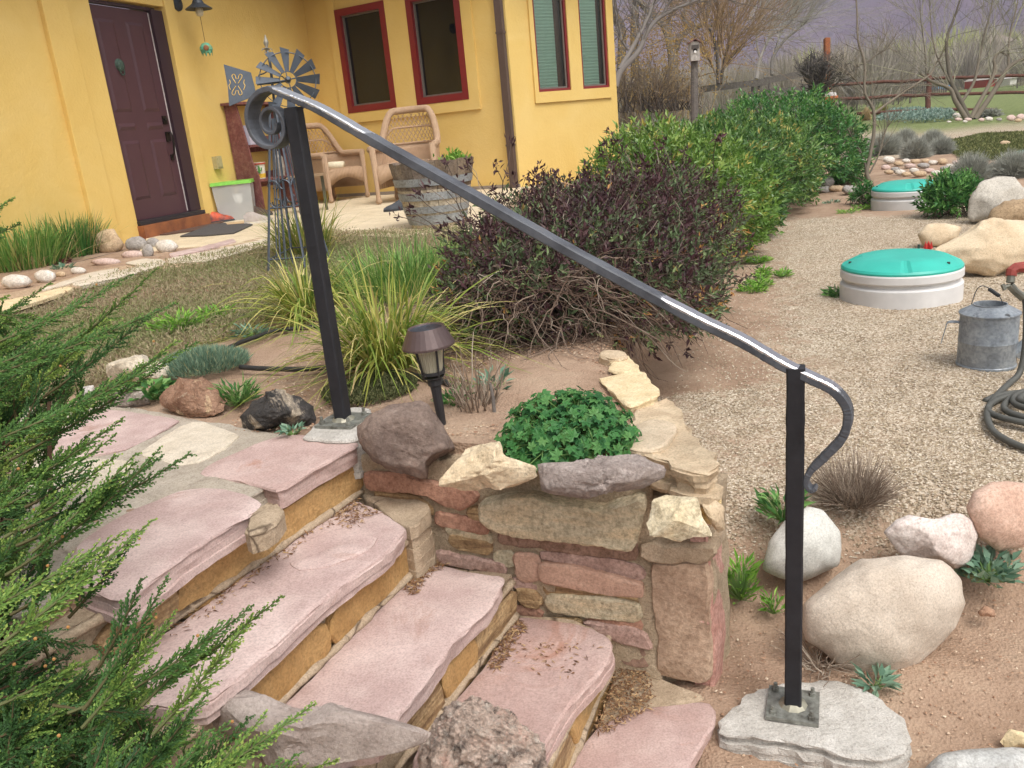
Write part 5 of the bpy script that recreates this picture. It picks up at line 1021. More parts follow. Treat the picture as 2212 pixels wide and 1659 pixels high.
# ================================================================ JUNIPER
rs = np.random.RandomState(80)
JUN = leafm('juniper_scale_green', [(0, '2f4c2a'), (.35, '426537'), (.65, '587c3c'), (.88, '7c9848'), (1, '9fb25c')], .6, .2)
jroot = G(-60, 1560, -.35); jun = thing('juniper', 'spreading green juniper with feathery sprays beside the stairs', 'shrub', jroot)
sprays = []
def jspray(tip, dep, ang, L, sz=1.0, tone=.5): sprays.append((tip, dep, ang, L, sz, tone))
for (tp, dep, ang, L) in [((340, 578), 1.75, 34, .42), ((383, 653), 1.6, 30, .42), ((425, 738), 1.5, 28, .5), ((385, 735), 1.5, 33, .42), ((265, 905), 1.35, 30, .30), ((250, 940), 1.35, 32, .28), ((345, 970), 1.3, 40, .30), ((412, 980), 1.3, 27, .34), ((330, 1122), 1.22, 42, .28), ((272, 1150), 1.2, 30, .24), ((235, 1180), 1.2, 45, .22), ((360, 1247), 1.18, 58, .22), ((375, 1328), 1.15, 50, .22), ((610, 1287), 1.18, 36, .36), ((545, 1330), 1.18, 50, .22), ((450, 1495), 1.12, 50, .22), ((680, 1520), 1.12, 30, .34), ((575, 1540), 1.12, 42, .24), ((490, 1562), 1.1, 48, .2), ((730, 1642), 1.08, 20, .3), ((640, 1630), 1.08, 38, .2), ((110, 770), 1.5, 32, .3), ((230, 690), 1.6, 34, .36), ((120, 680), 1.7, 28, .36), ((20, 640), 1.7, 20, .3), ((110, 610), 1.9, 30, .40), ((30, 428), 1.6, 20, .3), ((45, 482), 1.6, 18, .3), ((250, 985), 1.3, 38, .2), ((290, 1000), 1.3, 40, .2)]:
    jspray(tp, dep, ang, L, 1.0, rs.uniform(.45, .9)); jspray((tp[0] - rs.uniform(30, 70), tp[1] + rs.uniform(5, 40)), dep + rs.uniform(-.03, .06), ang + rs.uniform(-6, 6), L * .7, .9, rs.uniform(.3, .7))
MASS = np.array([(-80, 610), (20, 650), (110, 690), (200, 730), (170, 800), (140, 900), (95, 1000), (150, 1060), (110, 1150), (50, 1240), (90, 1350), (190, 1390), (290, 1420), (330, 1490), (430, 1560), (500, 1660), (440, 1720), (-80, 1720)], float)
cnt = 0
while cnt < 420:
    x, y = rs.uniform(-80, 640), rs.uniform(600, 1720)
    if not in_poly(MASS, np.array([x]), np.array([y]))[0]: continue
    k = (y - 600) / 1100; dep = 1.75 - .6 * k + rs.uniform(-.05, .28); jspray((x, y), dep, rs.normal(46, 24), rs.uniform(.10, .22), rs.uniform(.8, 1.1), np.clip(rs.normal(.48, .2), 0, .95)); cnt += 1
Vs, Fs, Ts, nV = [], [], [], 0; AX = []; AR = []; AT = []
for tip, dep, ang, L, szc, tone in sprays:
    T = D(*tip, dep); a = math.radians(ang); d = CR * math.cos(a) + CU * math.sin(a) + (-CF) * rs.normal(-.05, .3); d /= np.linalg.norm(d)
    u = np.linspace(0, 1, 12); sag = np.cross(d, CF) * rs.normal(0, .03) + UP * -.10
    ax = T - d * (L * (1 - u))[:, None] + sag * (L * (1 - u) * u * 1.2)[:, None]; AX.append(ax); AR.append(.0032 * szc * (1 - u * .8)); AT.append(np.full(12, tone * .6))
    pl = np.cross(d, unit((CF + rs.randn(3) * .35)[None])[0]); pl /= np.linalg.norm(pl); nn = np.cross(d, pl)
    ns = int(L / .0058); us = np.linspace(.04, .985, ns) ** .9; us = np.repeat(us, 1); side = np.where(np.arange(ns) % 2 == 0, 1.0, -1.0)
    bp = np.stack([np.interp(us, u, ax[:, i]) for i in range(3)], 1); sl_ = .040 * szc * np.clip((1 - us) * 1.8, .14, 1) ** .8 * rs.uniform(.55, 1.15, ns) * np.clip(us * 6, .5, 1)
    sa = np.radians(rs.uniform(12, 30, ns)); sd = d * np.cos(sa)[:, None] + pl * (np.sin(sa) * side)[:, None] + nn * (rs.randn(ns) * .34)[:, None]; sd = unit(sd)
    w = np.linspace(0, 1, 4); SP = bp[:, None] + sd[:, None] * (sl_[:, None] * w)[..., None] + d[None, None] * (sl_[:, None] * .18 * w ** 2)[..., None]
    V, F = tubes(SP, np.full((ns, 4), .0011) * np.array([1, 1, .9, .4]), 3); Vs.append(V); Fs.append(F[0] + nV); nV += len(V); Ts.append(np.repeat(np.clip(tone - .08 + rs.randn(ns) * .05, 0, 1), 12))
    m = np.maximum(4, (sl_ / .0031).astype(int)); idx = np.repeat(np.arange(ns), m); q = np.concatenate([np.linspace(.05, 1, k) for k in m])
    b2 = bp[idx] + sd[idx] * (sl_[idx] * q)[:, None] + d * (sl_[idx] * .18 * q ** 2)[:, None]; nt = len(idx); sg = np.where(np.arange(nt) % 2 == 0, 1.0, -1.0); p2 = np.cross(sd[idx], nn); ta = np.radians(rs.uniform(14, 34, nt))
    td = sd[idx] * np.cos(ta)[:, None] + p2 * (np.sin(ta) * sg)[:, None] + rs.randn(nt, 3) * .16; tl = np.minimum(.0115, .004 + sl_[idx] * .25) * rs.uniform(.6, 1.2, nt) * (1 - .45 * q)
    V, F = leaves(b2, td, rs.randn(nt, 3) * .6 - CF, tl, np.full(nt, .0042), .35)
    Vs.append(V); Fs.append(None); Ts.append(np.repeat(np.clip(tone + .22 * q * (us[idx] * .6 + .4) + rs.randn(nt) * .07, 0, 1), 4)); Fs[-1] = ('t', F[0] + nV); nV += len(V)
quads = np.concatenate([f for f in Fs if not isinstance(f, tuple)]); tris = np.concatenate([f[1] for f in Fs if isinstance(f, tuple)])
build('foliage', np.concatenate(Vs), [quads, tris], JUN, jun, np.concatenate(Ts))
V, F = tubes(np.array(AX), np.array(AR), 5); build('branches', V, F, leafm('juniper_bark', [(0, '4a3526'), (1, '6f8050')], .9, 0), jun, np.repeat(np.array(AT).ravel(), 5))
LB_ = []
for i in range(26):
    tip, dep, ang, L, szc, tone = sprays[rs.randint(len(sprays))]; e = D(*tip, dep) - CR * L * .7 - CU * L * .6; m_ = (e + jroot) / 2 + [0, 0, .08] + rs.randn(3) * .05; LB_.append(smoothline([jroot + rs.randn(3) * .05, m_, e], 6))
LB_ = np.array(LB_); V, F = tubes(LB_, np.full(LB_.shape[:2], .008) * np.linspace(1.3, .4, LB_.shape[1])[None], 6); build('limbs', V, F, plain('juniper_limb', '5a4434', .95, 0, .3, 40, .6), jun)
n = 260; pick = rs.randint(0, len(sprays), n); P = np.array([D(*sprays[i][0], sprays[i][1]) - CR * rs.uniform(.02, .2) - CU * rs.uniform(.02, .2) for i in pick]); S8, F8 = ico(1)
build('berries', (P[:, None] + S8[None] * .0028).reshape(-1, 3), [(np.arange(n)[:, None, None] * len(S8) + F8[None]).reshape(-1, 3)], plain('juniper_cone', 'a97a45', .6), jun)['kind'] = 'stuff'
# ================================================================ THINGS ON THE PATIO
# garden windmill
kd = depth(G(640, 592, .01)); wb = G(640, 592, .01); GUN = plain('gunmetal_blue_steel', '545a62', .5, .5, .15, 20, .1)
mill = thing('garden_windmill', 'blue grey metal garden windmill with bladed wheel and cut-out tail', 'windmill', wb)
def M_(x, y, o=0.0): (a, b), = s1([(x, y)]); return D(a, b, kd) - CF * o
topc = M_(465, 640); gx, gy = .17, .17
feet = [G(580, 606, .0), G(664, 600, .0), G(716, 572, .02), G(634, 574, .02)]
for f in feet:
    m = MB(); tp_ = topc + (f - np.mean(feet, 0)) * .16; m.tube(np.array([f + (tp_ - f) * t for t in np.linspace(0, 1, 6)]), .0085, 5); m.build('leg', GUN, mill)
for i in range(4):                                                        # hooped struts between the legs
    a, b = feet[i], feet[(i + 1) % 4]; m = MB(); hz_ = lambda p_, t: p_ + (topc + (p_ - np.mean(feet, 0)) * .16 - p_) * t
    for t in (.12, .42): m.tube([hz_(a, t), hz_(b, t)], .005, 5)
    c = (hz_(a, .5) + hz_(b, .5)) / 2; ex = unit((hz_(b, .5) - hz_(a, .5))[None])[0]; w = np.linalg.norm(hz_(b, .5) - hz_(a, .5)) / 2
    for sx in (-1, 1):
        for sy in (-1, 1):
            th = np.linspace(0, 4.4, 14); rr = .045 * (1 - th / 8); m.tube(c + ex * sx * w * .42 + UP * sy * .05 + np.c_[np.cos(th) * sx, np.sin(th) * sy][:, :1] * ex * rr[:, None] + UP * (np.sin(th) * sy * rr)[:, None], .0045, 4)
    for t in (.33, .5, .66): m.tube([hz_(a * (1 - t) + b * t, .0), hz_(a * (1 - t) + b * t, .95)], .0045, 4)
    m.build('lattice_panel', GUN, mill)
m = MB(); m.box(topc + UP * .02, CR * .03, UP * .022, CF * .03); m.tube([topc, M_(430, 300)], .009, 6); m.tube([M_(430, 300), M_(408, 200)], [.009, .007], 6); m.build('mast', GUN, mill)
m = MB(); sp0 = M_(405, 195); ax_ = unit((M_(390, 75) - sp0)[None])[0]; Ls = np.linalg.norm(M_(390, 75) - sp0); m.lathe(sp0, [(.008, 0), (.02, Ls * .1), (.008, Ls * .2), (.016, Ls * .42), (.018, Ls * .5), (.001, Ls)], 8, ax_)
for s_ in (-1, 1): th = np.linspace(0, 4.5, 10); m.tube(sp0 + CR * s_ * .02 + np.outer(np.cos(th) * .013 * s_, CR) + np.outer(np.sin(th) * .013, CU), .004, 4)
m.build('finial', plain('weathered_bronze', '8b8578', .6, .4), mill)
m = MB(); m.tube([M_(330, 450), M_(440, 440), M_(565, 422)], .007, 6); th = np.linspace(0, math.pi, 9)
m.tube([M_(345, 435), M_(335, 400), M_(345, 378), M_(380, 368), M_(410, 350), M_(415, 310), M_(400, 300)], .0045, 5); m.tube([M_(440, 330), M_(470, 370), M_(520, 390), M_(560, 425)], .0045, 5); m.build('vane_arm', GUN, mill)
# tail plate with looped cut-outs drawn as pale inlaid strips
to = [M_(80, 298), M_(285, 360), M_(322, 505), M_(312, 535), M_(122, 612), M_(112, 470)]
m = MB(); V = np.array([p_ + CF * s_ for s_ in (-.002, .002) for p_ in to]); m.add(V, [np.array([[0, 1, 2, 3, 4, 5]]), np.array([[11, 10, 9, 8, 7, 6]]), np.array([[i, i + 6, (i + 1) % 6 + 6, (i + 1) % 6] for i in range(6)])]); tl = m.build('tail', GUN, mill)
CUT = plain('cut_through_yellow', 'e6bd66', .8)
for sx in (-1, 1):
    for sy in (-1, 1):
        m = MB(); c0 = (182, 452); pts = [(c0[0] + sx * 8, c0[1] + sy * 10), (c0[0] + sx * 36, c0[1] + sy * 55), (c0[0] + sx * 34, c0[1] + sy * 74), (c0[0] + sx * 18, c0[1] + sy * 76), (c0[0] + sx * 6, c0[1] + sy * 42)]
        m.tube(smoothline([M_(x, y, .004) for x, y in pts], 4), .0022, 4); m.build('cut_out', CUT, tl)
for sx in (-1, 1):
    m = MB(); m.tube(smoothline([M_(182 + sx * 56, 415, .004), M_(182 + sx * 50, 440, .004), M_(182 + sx * 60, 460, .004), M_(182 + sx * 50, 490, .004)], 4), .0022, 4); m.build('cut_out', CUT, tl)
wc = M_(572, 425, .03); wax = unit((-CF + CR * .28)[None])[0]; wu = unit((CU - wax * (CU @ wax))[None])[0]; wr_ = np.cross(wu, wax); px_ = kd / FPX
R1, R2 = 76 * .288 * px_, 236 * .288 * px_
wheel = MB(); wheel.lathe(wc - wax * .02, [(.001, -.01), (.018, -.01), (.02, .03), (.012, .05), (.001, .05)], 10, wax)
for R in (R1 * .8, R2 * .86): th = np.linspace(0, 2 * np.pi, 41); wheel.tube(wc + np.outer(np.cos(th) * R, wr_) + np.outer(np.sin(th) * R, wu), .0035, 4, False)
for a in np.arange(4) * math.pi / 2 + .3: wheel.tube([wc, wc + (wr_ * math.cos(a) + wu * math.sin(a)) * R1 * .8], .004, 4)
wo = wheel.build('wheel_hub', GUN, mill)
for i in range(12):
    a = i * math.pi / 6 + .12; rdir = wr_ * math.cos(a) + wu * math.sin(a); td = np.cross(wax, rdir); tw = unit((td * .88 + wax * .47)[None])[0]; m = MB()
    V = np.array([wc + rdir * R1 * .82 - tw * .014, wc + rdir * R1 * .82 + tw * .014, wc + rdir * R2 + tw * .034, wc + rdir * R2 * .97 - tw * .034]); n_b = np.cross(tw, rdir)
    V = np.concatenate([V - n_b * .001, V + n_b * .001]); m.add(V, [np.array([[3, 2, 1, 0], [4, 5, 6, 7], [0, 1, 5, 4], [1, 2, 6, 5], [2, 3, 7, 6], [3, 0, 4, 7]])]); m.build('blade', GUN, wo)

# wicker armchairs
WK = Mt('wicker', .75, 0, .3); co = WK.coords()
w1_ = WK.N.new('ShaderNodeTexWave'); w1_.bands_direction = 'Z'; w1_.inputs['Scale'].default_value = 26; w1_.inputs['Distortion'].default_value = 1.2; WK.L.new(co, w1_.inputs[0])
w2_ = WK.N.new('ShaderNodeTexWave'); w2_.bands_direction = 'X'; w2_.inputs['Scale'].default_value = 20; w2_.inputs['Distortion'].default_value = 1.0; WK.L.new(co, w2_.inputs[0])
mul = WK.N.new('ShaderNodeMath'); mul.operation = 'MULTIPLY'; WK.L.new(w1_.outputs['Fac'], mul.inputs[0]); WK.L.new(w2_.outputs['Fac'], mul.inputs[1])
WK.color(WK.mix(WK.noise(14, 5, .6, co), WK.ramp(mul.outputs[0], [(0, srgb('9c7c64')), (.5, srgb('cdaa8a')), (1, srgb('e6c9a8'))]), srgb('d6b696'))); WK.bump(mul.outputs[0], .9, .012); WICK = WK.m
def chair(label, loc, rz, sc):
    t = thing('wicker_chair', label, 'chair', loc, 'wicker armchairs on the patio'); c, s = math.cos(rz), math.sin(rz); R = np.array([[c, -s, 0], [s, c, 0], [0, 0, 1]]) * sc
    X_ = lambda P: np.asarray(P, float) @ R.T + loc
    # plan of back and arms: horseshoe open to -y
    def plan(u):                                           # u -1..1 along the horseshoe from left arm front to right arm front
        a = np.clip(np.abs(u) / .55, 0, 1); sg = np.sign(u)
        th = a * math.pi / 2; x = np.where(np.abs(u) < .55, np.sin(th) * .33, .33 + (np.abs(u) - .55) * .08) * sg
        y = np.where(np.abs(u) < .55, np.cos(th) * .30 - .0, -(np.abs(u) - .55) / .45 * .36); return x, y
    def topz(u): a = np.abs(u); return .62 + .38 * (1 - sstep(.22, .58, a)) - .02 * a
    us = np.linspace(-1, 1, 49); x, y = plan(us); tz = topz(us)
    V, F = tube(X_(np.c_[x, y, tz]), .040 * sc, 8); build('rolled_rim', V, F, WICK, t, smooth=True)
    for nm, z0, z1 in (('woven_side', lambda u: np.full_like(u, .16), lambda u: np.minimum(topz(u), .64 + 0 * u) - .02),):
        nz_ = 9; Vv = []
        for i in range(nz_): f = i / (nz_ - 1); zz_ = z0(us) * (1 - f) + z1(us) * f; k = .90 + .10 * f; Vv.append(np.c_[x * k, y * k, zz_])
        Vv = np.array(Vv); n = len(us); i = np.arange(nz_ - 1)[:, None] * n; j = np.arange(n - 1)[None]; Fq = np.stack([i + j, i + j + 1, i + n + j + 1, i + n + j], -1).reshape(-1, 4)
        o = build(nm, X_(Vv.reshape(-1, 3)), [Fq], WICK, t, smooth=True); so_ = o.modifiers.new('thick', 'SOLIDIFY'); so_.thickness = .02
    ub_ = np.linspace(-.5, .5, 33); m = MB()                # open lattice of the upper back
    for s_ in (-1, 1):
        for k in range(-8, 22):
            uu = np.linspace(-.5, .5, 30); f = (s_ * uu / 1.0 * 4 + k * .22) ; ok = (f >= 0) & (f <= 1)
            if ok.sum() < 3: continue
            uu, f = uu[ok], f[ok]; xx, yy = plan(uu); zz_ = .62 + (topz(uu) - .64) * f; m.tube(X_(np.c_[xx * .985, yy * .985, zz_]), .005 * sc, 4)
    xx, yy = plan(ub_); m.tube(X_(np.c_[xx, yy, .62 + (topz(ub_) - .62) * .5]), .012 * sc, 6); m.tube(X_(np.c_[xx, yy, np.full(33, .63)]), .014 * sc, 6); m.build('back_lattice', WICK, t)
    m = MB(); m.box(X_([0, -.06, .40]), R @ [.28, 0, 0], R @ [0, .28, 0], UP * .03 * sc); m.build('seat', WICK, t)
    m = MB(); na = 17; ua_ = np.linspace(-1, 1, na); ar = .20 + .10 * np.cos(ua_ * math.pi / 2); V = np.concatenate([np.c_[ua_ * .33, np.full(na, -.36), np.full(na, .42)], np.c_[ua_ * .33, np.full(na, -.36), ar - .0]]); j = np.arange(na - 1); F = [np.stack([j + na, j + na + 1, j + 1, j], -1)]
    o = build('apron', X_(V), F, WICK, t, smooth=True); so_ = o.modifiers.new('thick', 'SOLIDIFY'); so_.thickness = .03
    for lx, ly, h in ((-.34, -.36, .62), (.34, -.36, .62), (-.27, .22, .4), (.27, .22, .4)):
        V, F = tube(X_([[lx, ly, .0], [lx, ly, .03], [lx, ly, .06], [lx, ly, .10], [lx, ly, h]]), np.array([.018, .036, .030, .024, .034]) * sc, 8); build('leg', V, F, WICK, t, smooth=True)
    return t
chair('wicker armchair behind the barrel planter, under the windows', G(898, 430, ZP), math.radians(-8), 1.05)
c1_ = chair('wicker armchair turned sideways behind the windmill, with a folded towel on its seat', G(716, 434, ZP), math.radians(54), 1.0)
tw = MB(); p_ = G(716, 434, ZP) + [.10, -.10, .46]; tw.tube([p_ + [-.18, .05, .01], p_, p_ + [.16, -.05, 0]], [.05, .055, .05], 10); tag(tw.build('towel', plain('cream_towel', 'd9cfb4', .95, 0, .1, 30, .5), None, smooth=True), 'rolled cream towel lying on the sideways wicker armchair', 'towel')
# half-barrel planter
bf = G(948, 492, ZP); vd_ = unit((bf * [1, 1, 0])[None])[0]; bpx = px_size(bf); rb, rt, bh = 118 / 2 * bpx, 186 / 2 * bpx, .52
bc = bf + vd_ * rb * .95; barrel = thing('barrel_planter', 'weathered half-barrel planter with grey iron hoops on the patio', 'planter', bc)
WOODS = [rock('weathered_stave_%d' % i, a, b, c, 4, 40, .6, .006, .9, layers=(d, .6)) for i, (a, b, c, d) in enumerate((('7b6f66', '94887e', '5e534b', '8a7660'), ('867a70', 'a0958a', '665b52', '94826c'), ('726860', '8b8076', '564c45', '7e6c58')))]
PALEW = rock('pale_stave_foot', 'c1b49e', 'd3c7b2', '8f7b5f', 4, 40, .5, .006, .9, stain=('9c7d52', .60))
NS = 22
for i in range(NS):
    a0_, a1_ = (i + .02) * 2 * math.pi / NS, (i + .98) * 2 * math.pi / NS; lv = np.linspace(0, 1, 6); rr = rb + (rt - rb) * lv ** .85; V = []
    for r_, l in zip(rr, lv):
        for (a, k) in ((a0_, 0), (a1_, 0), (a1_, -.028), (a0_, -.028)): V.append(bc + np.array([math.cos(a) * (r_ + k), math.sin(a) * (r_ + k), l * bh + (0.004 * ((i * 7) % 5) if l == 1 else 0)]))
    F = [(j * 4 + k, j * 4 + (k + 1) % 4, j * 4 + 4 + (k + 1) % 4, j * 4 + 4 + k) for j in range(5) for k in range(4)] + [(3, 2, 1, 0), (20, 21, 22, 23)]
    o = build_py('stave', np.array(V), F, WOODS[i % 3], barrel); o.data.materials.append(PALEW)
    for pgn in o.data.polygons:
        if pgn.center[2] < bh * .58: pgn.material_index = 1
HOOP = rock('grey_hoop', '8f9496', 'a4a8aa', '77706a', 2, 60, .3, .003, .6, stain=('8b7152', .66))
for l, h in ((.06, .075), (.24, .055), (.44, .06), (.66, .06)):
    r0_ = lambda q: rb + (rt - rb) * q ** .85 + .004
    m = MB(); m.lathe(bc, [(r0_(l), l * bh), (r0_(l) + .004, l * bh), (r0_(l + h / bh * .9) + .004, l * bh + h), (r0_(l + h / bh * .9), l * bh + h)], 44, close=False); m.build('hoop', HOOP, barrel)
m = MB(); m.lathe(bc, [(.001, bh - .05), (rt - .03, bh - .05)], 24, close=False); m.build('soil', GROUND, barrel)
m = MB(); m.lathe(bc, [(rb * .75, -.03), (rb * .75, .0)], 16); m.build('base_block', plain('dark_block', '3a2f27', .9), barrel)
rs = np.random.RandomState(5); sdl = thing('seedling', 'small light green plant growing in the barrel planter', 'plant', bc + [rt * .55, -.1, bh - .05]); n = 120; P = OFF[sdl.name] + rs.randn(n, 3) * [.05, .05, .025] + [0, 0, .06]
V, F = leaves(P, rs.randn(n, 3) * .7 + UP, rs.randn(n, 3), rs.uniform(.03, .06, n), np.full(n, .02)); build('foliage', V, F, LIME, sdl, np.repeat(rs.rand(n), 4))
# storage tub
tc_ = G(*q1([(1500, 1395)])[0], ZP); tub = thing('storage_tub', 'clear plastic storage tub with a green lid half full of grey pellets', 'tub', tc_)
tx = unit((CR * [1, 1, 0])[None])[0] * .9 + dd * .2; tx = unit(tx[None])[0]; ty = np.array([-tx[1], tx[0], 0]); tpx = px_size(tc_); tw_ = 118 * .341 * 2 * tpx / 2
def trapez(c, w0, w1, d0, d1, z0, z1): return np.array([c + tx * sx * (w0 if z == z0 else w1) + ty * sy * (d0 if z == z0 else d1) + UP * z for z in (z0, z1) for sx, sy in ((-1, -1), (1, -1), (1, 1), (-1, 1))])
BOXF = [np.array([[3, 2, 1, 0], [4, 5, 6, 7], [0, 1, 5, 4], [1, 2, 6, 5], [2, 3, 7, 6], [3, 0, 4, 7]])]
cb = tc_ + ty * .2
PLS = Mt('cloudy_plastic', .25, 0, .5); PLS.color(srgb('d6d8d6')); tr = PLS.N.new('ShaderNodeBsdfTransparent'); mx = PLS.N.new('ShaderNodeMixShader'); mx.inputs[0].default_value = .45; PLS.L.new(PLS.b.outputs[0], mx.inputs[1]); PLS.L.new(tr.outputs[0], mx.inputs[2]); PLS.L.new(mx.outputs[0], PLS.N['Material Output'].inputs['Surface'])
build('tub_body', trapez(cb, tw_ * .88, tw_, .15, .18, 0, .40), BOXF, PLS.m, tub); build('pellets', trapez(cb, tw_ * .85, tw_ * .9, .14, .155, .01, .19), BOXF, rock('grey_pellets', '857a78', '9c9290', '6a605e', 20, 80, .8), tub)
build('scoop', trapez(cb - ty * .1 + tx * .05, .04, .055, .04, .05, .19, .29), BOXF, plain('white_scoop', 'e6e6e2', .5), tub)
build('lid', trapez(cb, tw_ * 1.06, tw_ * 1.04, .195, .19, .40, .435), BOXF, plain('green_lid', '7fc34a', .4), tub)
# maroon shelf unit against the door wall
sA_ = onplane(500, 430, D0, dN); s0_ = float((sA_ - D0) @ dd) + .15; MAR = rock('worn_maroon_wood', '6a3c3a', '774844', '8a6258', 1, 20, .2, .003, .8, stain=('a08472', .64)); shelf = thing('shelf_unit', 'worn maroon wooden shelf unit with sloping sides against the yellow wall', 'shelf', D0 + dd * s0_ + UP * ZP + dN * .2)
def SH(s, o, z): return D0 + dd * (s0_ + s) + dN * o + UP * (ZP + z)
for s in (0, .85):
    prof = [(.02, 0), (.32, 0), (.32, .45), (.27, .62), (.22, 1.0), (.18, 1.28), (.02, 1.28)]; V = np.array([SH(s + e, o, z) for e in (0, .025) for o, z in prof]); k = len(prof)
    build_py('side_board', V, [tuple(range(k)), tuple(reversed(range(k, 2 * k)))] + [(i, i + k, (i + 1) % k + k, (i + 1) % k) for i in range(k)], MAR, shelf)
for z, o in ((.40, .31), (.80, .25), (1.285, .22)): m = MB(); m.box(SH(.437, o / 2 + .01, z), dd * (.41 if z < 1.2 else .48), dN * o / 2, UP * .014); m.build('shelf_board', MAR, shelf)
for z in (.2, .62): m = MB(); m.box(SH(.437, .03, z + .2), dd * .41, dN * .01, UP * .09); m.build('back_board', MAR, shelf)
POTM = plain('painted_pot', 'd8d2c2', .5); pc_ = SH(.22, .2, .416); pot = thing('painted_pot', 'white painted flower pot with a cactus motif on the lower shelf', 'pot', pc_); m = MB(); m.lathe(pc_, [(.06, 0), (.075, .16), (.085, .165), (.085, .19), (.07, .19), (.06, .05)], 16); m.build('body', POTM, pot)
m = MB(); m.lathe(pc_, [(.0615, .01), (.068, .06)], 16, close=False); m.build('yellow_band', plain('yellow_glaze', 'd8b03a', .5), pot); m = MB(); m.lathe(pc_, [(.0862, .165), (.0862, .185)], 16, close=False); m.build('red_rim', plain('red_glaze', 'a8452f', .5), pot)
cdir = unit((-pc_ * [1, 1, 0])[None])[0]; cs = np.cross(UP, cdir); m = MB(); b_ = pc_ + cdir * .074 + UP * .07; m.tube([b_, b_ + UP * .08], .012, 6); m.tube([b_ + UP * .03, b_ + UP * .03 + cs * .03, b_ + UP * .06 + cs * .03], .007, 5); m.tube([b_ + UP * .02, b_ + UP * .02 - cs * .03, b_ + UP * .05 - cs * .03], .007, 5); m.build('cactus_motif', plain('cactus_green', '4f8a3f', .5), pot)
bx_ = SH(.16, .2, .815); m = MB(); m.box(bx_ + UP * .11, dd * .11, dN * .06, UP * .11); tag(m.build('picture_box', Mt('printed_box', .5).color((.45, .42, .5, 1)).m), 'small printed box standing on the middle shelf', 'box')
tc2 = SH(.6, .25, .416); m = MB(); m.lathe(tc2, [(.05, 0), (.06, .1), (.055, .22), (.03, .26), (.03, .3)], 12); tag(m.build('stoneware_jar', plain('mottled_jar', '8d857c', .6, 0, .3, 20)), 'mottled grey jar on the lower shelf behind the windmill', 'jar')
# wall lamp and hanging ornament
lw = onplane(*q1([(1120, 25)])[0], D0, dN); wl_ = thing('wall_lamp', 'dark barn-style wall lamp above the hanging ornament', 'lamp', lw); LD = plain('slate_lamp', '3d4248', .5, .3)
m = MB(); m.lathe(lw, [(.075, 0), (.07, .02), (.02, .03)], 18, dN); m.build('wall_plate', LD, wl_); m = MB(); m.tube(smoothline([lw + dN * .02, lw + dN * .12 + UP * .10, lw + dN * .22 + UP * .09, lw + dN * .26 - UP * .0], 5), .012, 6); m.build('arm', LD, wl_)
lh = lw + dN * .26 - UP * .02; m = MB(); m.lathe(lh, [(.03, .06), (.045, .03), (.065, -.01), (.14, -.06), (.14, -.065), (.06, -.03)], 22); m.build('shade', LD, wl_); m = MB(); m.lathe(lh - UP * .10, [(.001, -.04), (.03, -.03), (.042, .0), (.038, .035), (.03, .05)], 14); m.build('bulb', plain('frosted_bulb', 'cfc7b0', .3), wl_)
oc_ = lh - UP * .46; orn = thing('hanging_ornament', 'turquoise flower-shaped ornament hanging from the wall lamp', 'ornament', oc_); m = MB(); m.tube([lh - UP * .14, oc_ + UP * .06], .003, 4); m.build('wire', plain('rust_wire', '7a5436', .7, .4), orn); TQ = plain('turquoise_patina', '4fae9c', .6, .1, .3, 30, .4, alt='7a8f5a')
m = MB(); m.lathe(oc_, [(.001, .065), (.035, .055), (.065, .02), (.068, -.01), (.05, -.04), (.03, -.03)], 16); m.build('bowl', TQ, orn)
for i in range(9): a = i * 2 * math.pi / 9; d_ = np.array([math.cos(a), math.sin(a), 0]); sd_ = np.array([-d_[1], d_[0], 0]); m = MB(); m.add([oc_ + d_ * .06 - sd_ * .02 - UP * .01, oc_ + d_ * .06 + sd_ * .02 - UP * .01, oc_ + d_ * .055 - UP * .075, oc_ + d_ * .05 - UP * .01], [np.array([[0, 1, 2], [1, 3, 2], [3, 0, 2]])]); m.build('petal', TQ, orn)
m = MB(); cf = unit((CAMP - oc_)[None])[0]; m.lathe(oc_ + cf * .062 + UP * .01, [(.03, 0), (.02, .012), (.001, .014)], 10, cf); m.build('rosette', plain('rust_rosette', '8b5a36', .7), orn)
# mats, shoes
def flat_box(name, label, cat, pts, z, h, mat): q = np.array([G(x, y, z) for x, y in pts]); k = len(q); V = np.concatenate([q, q + UP * h]); o = build_py(name, V, [tuple(range(k)), tuple(range(k, 2 * k))] + [(i, i + k, (i + 1) % k + k, (i + 1) % k) for i in range(k)], mat); return tag(o, label, cat)
flat_box('door_mat', 'dark grey ribbed door mat on the concrete patio', 'mat', q1([(1140, 1500), (1340, 1425), (1480, 1410), (1600, 1425), (1480, 1480), (1300, 1495)]), ZP + .003, .012, plain('grey_mat', '4d4a49', .95, 0, .3, 60, .6))
flat_box('woven_mat', 'dark brown woven mat below the door step', 'mat', q1([(930, 1490), (1010, 1450), (1200, 1410), (1340, 1395), (1420, 1405), (1250, 1460), (1050, 1488)]), ZP + .003, .010, plain('brown_mat', '5a4134', .95, 0, .3, 60, .6))
